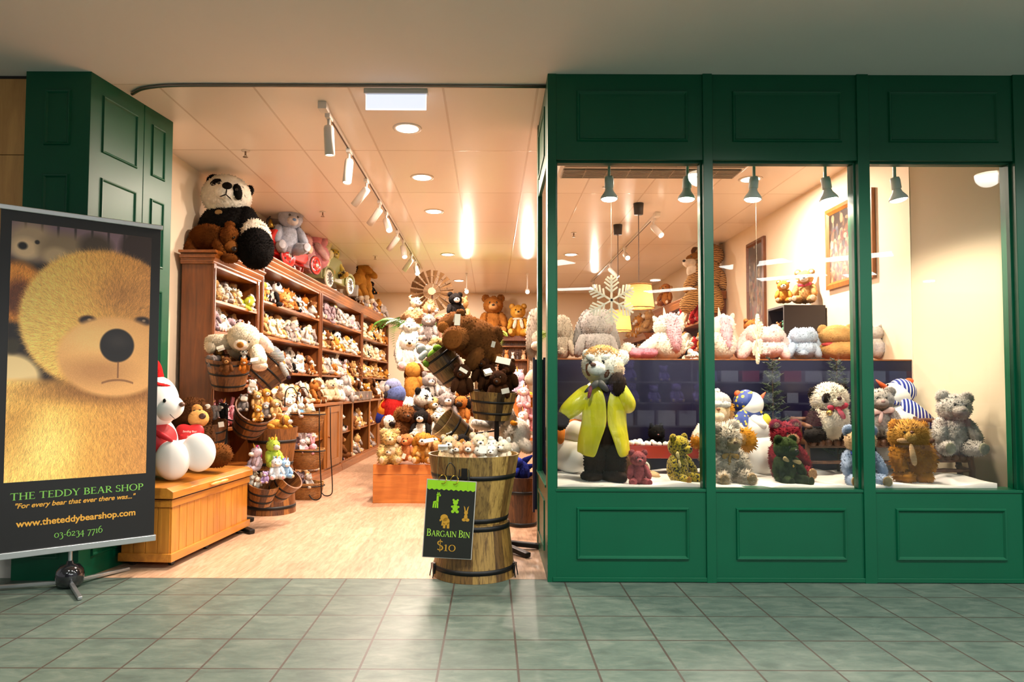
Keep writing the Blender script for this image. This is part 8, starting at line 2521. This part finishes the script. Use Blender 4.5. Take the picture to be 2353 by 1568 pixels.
for i, (x, y, z, c, s) in enumerate(((2.80, 6.47, 1.682, '#4f9a72', 'green-based figurine on the upper shelf of the dark box cabinet'), (2.80, 6.60, 1.682, '#c9824a', 'orange figurine beside the green-based one in the dark box cabinet'),
                                   (2.80, 6.45, 1.402, '#e0b52a', 'yellow figurine low in the dark box cabinet'), (2.82, 6.60, 1.402, '#d8c49a', 'pale figurine low in the dark box cabinet'))):
    figurine(s, (x, y, z), .14, c, 'figurines in the dark box cabinet')
for i in range(5):
    figurine('%s, %s along the lower shelf of the back dresser' % (FIGC[(i + 2) % 6][1], ORD[i]), (.24 + .1 * i, 13.95, 1.362), .17, FIGC[(i + 2) % 6][0], 'figurines on the back dresser')
# ---- small orange rack in the right aisle
e = empty('aisle_rack', (.44, 7.55, 0)); tag(e, 'narrow orange timber rack with pink plush in the right aisle', 'rack')
for x in (-.16, .17):
    for y in (-.12, .25): boxo('post', ORP, x - .02, x + .02, y - .02, y + .02, 0, 1.10, e, .003)
for z in (.62, .85, 1.09): boxo('shelf', ORP, -.18, .19, -.14, .27, z - .03, z, e, .003)
e = empty('cupboard', (2.64, 6.98, 0)); tag(e, 'wooden cupboard behind the dark box cabinet holding up the brown teddy', 'cupboard')
boxo('carcass', CWX, -.17, .18, -.17, .17, 0, 1.575, e, .003)
boxo('top_board', CWY, -.19, .2, -.19, .19, 1.576, 1.602, e, .003)
for x0, x1 in ((-.16, 0), (.01, .17)): boxo('door', CWY, x0, x1, -.184, -.171, .06, 1.55, e, .003)
# ================================================================== THE SHOP ACROSS THE MALL (seen mirrored in the display glass)
slab('wall_opposite', plain('#4a4650', .8), -3.5, 12.0, -5.6, -5.5, 0, CEIL)
e = empty('opposite_shelving', (5.6, -5.3, 0)); tag(e, 'white shelving of the shop across the mall, mirrored in the window glass', 'shelf')
for z in (.40, .86, 1.28): boxo('shelf', plain('#8d8a92', .6), -4.4, 4.6, -.15, .2, z - .03, z, e)
for x in (-4.4, -1.5, 1.5, 4.58): boxo('upright', plain('#8d8a92', .6), x, x + .03, -.2, -.14, 0, 1.9, e)
LAV = dict(roles('bear', 'lilac'), main=F('#8f7fc8'), muzzle=F('#b3a6dc'))
for i, (x, z, h) in enumerate(((2.75, 1.28, .42), (2.35, .86, .36), (2.8, .86, .42), (3.25, .86, .36), (3.7, .86, .40), (4.15, .86, .40), (3.45, 1.28, .32), (1.95, .86, .3))):
    toy('bear', LAV, 'lavender teddy mirrored in the display glass, %s on the shelving across the mall' % ORD[i], (x, -5.15, z + .002), h, PI, sub=2, fl=.03, group='lavender teddies across the mall')
rq = random.Random(8)
k = 0
for z, h in ((.40, .30), (1.28, .22)):
    for x in np.arange(1.4, 9.6, .42):
        if z > 1 and x < 4: continue
        c = rq.choice(('#d6d4de', '#c9c6d4', '#b8c4dc', '#c0546a', '#7f8fb8', '#e2e0e6'))
        o = boxo('gift_box', plain(c, .5), -.17, .17, -.1, .1, 0, h, None, .004)
        o.location = (x, -5.2, z + .001)
        tag(o, 'gift box on the shelving across the mall, mirrored in the display glass', 'box', 'gift boxes across the mall')
for i in range(14):
    x = 5.0 + (i % 7) * .5; z = 1.0 + (i // 7) * .9
    o = boxo('greeting_card', plain(rq.choice(('#e2e0ea', '#9fb4d8', '#cfd6e6', '#b8485e')), .4), -.11, .11, -.004, .004, 0, .2, None)
    o.location = (x, -5.08, z - .139)
    if i >= 7: o.location = (x, -5.49, z)
    tag(o, 'greeting card in the shop across the mall, mirrored in the display glass', 'card', 'greeting cards across the mall')
for x in (3.0, 5.5, 8.0): downlight(x, -3.9, 'round downlight over the shelving across the mall, %s of its row' % ORD[int(x / 2.6) - 1], 130, (1, 1, 1), .1, 150, 'downlights across the mall')
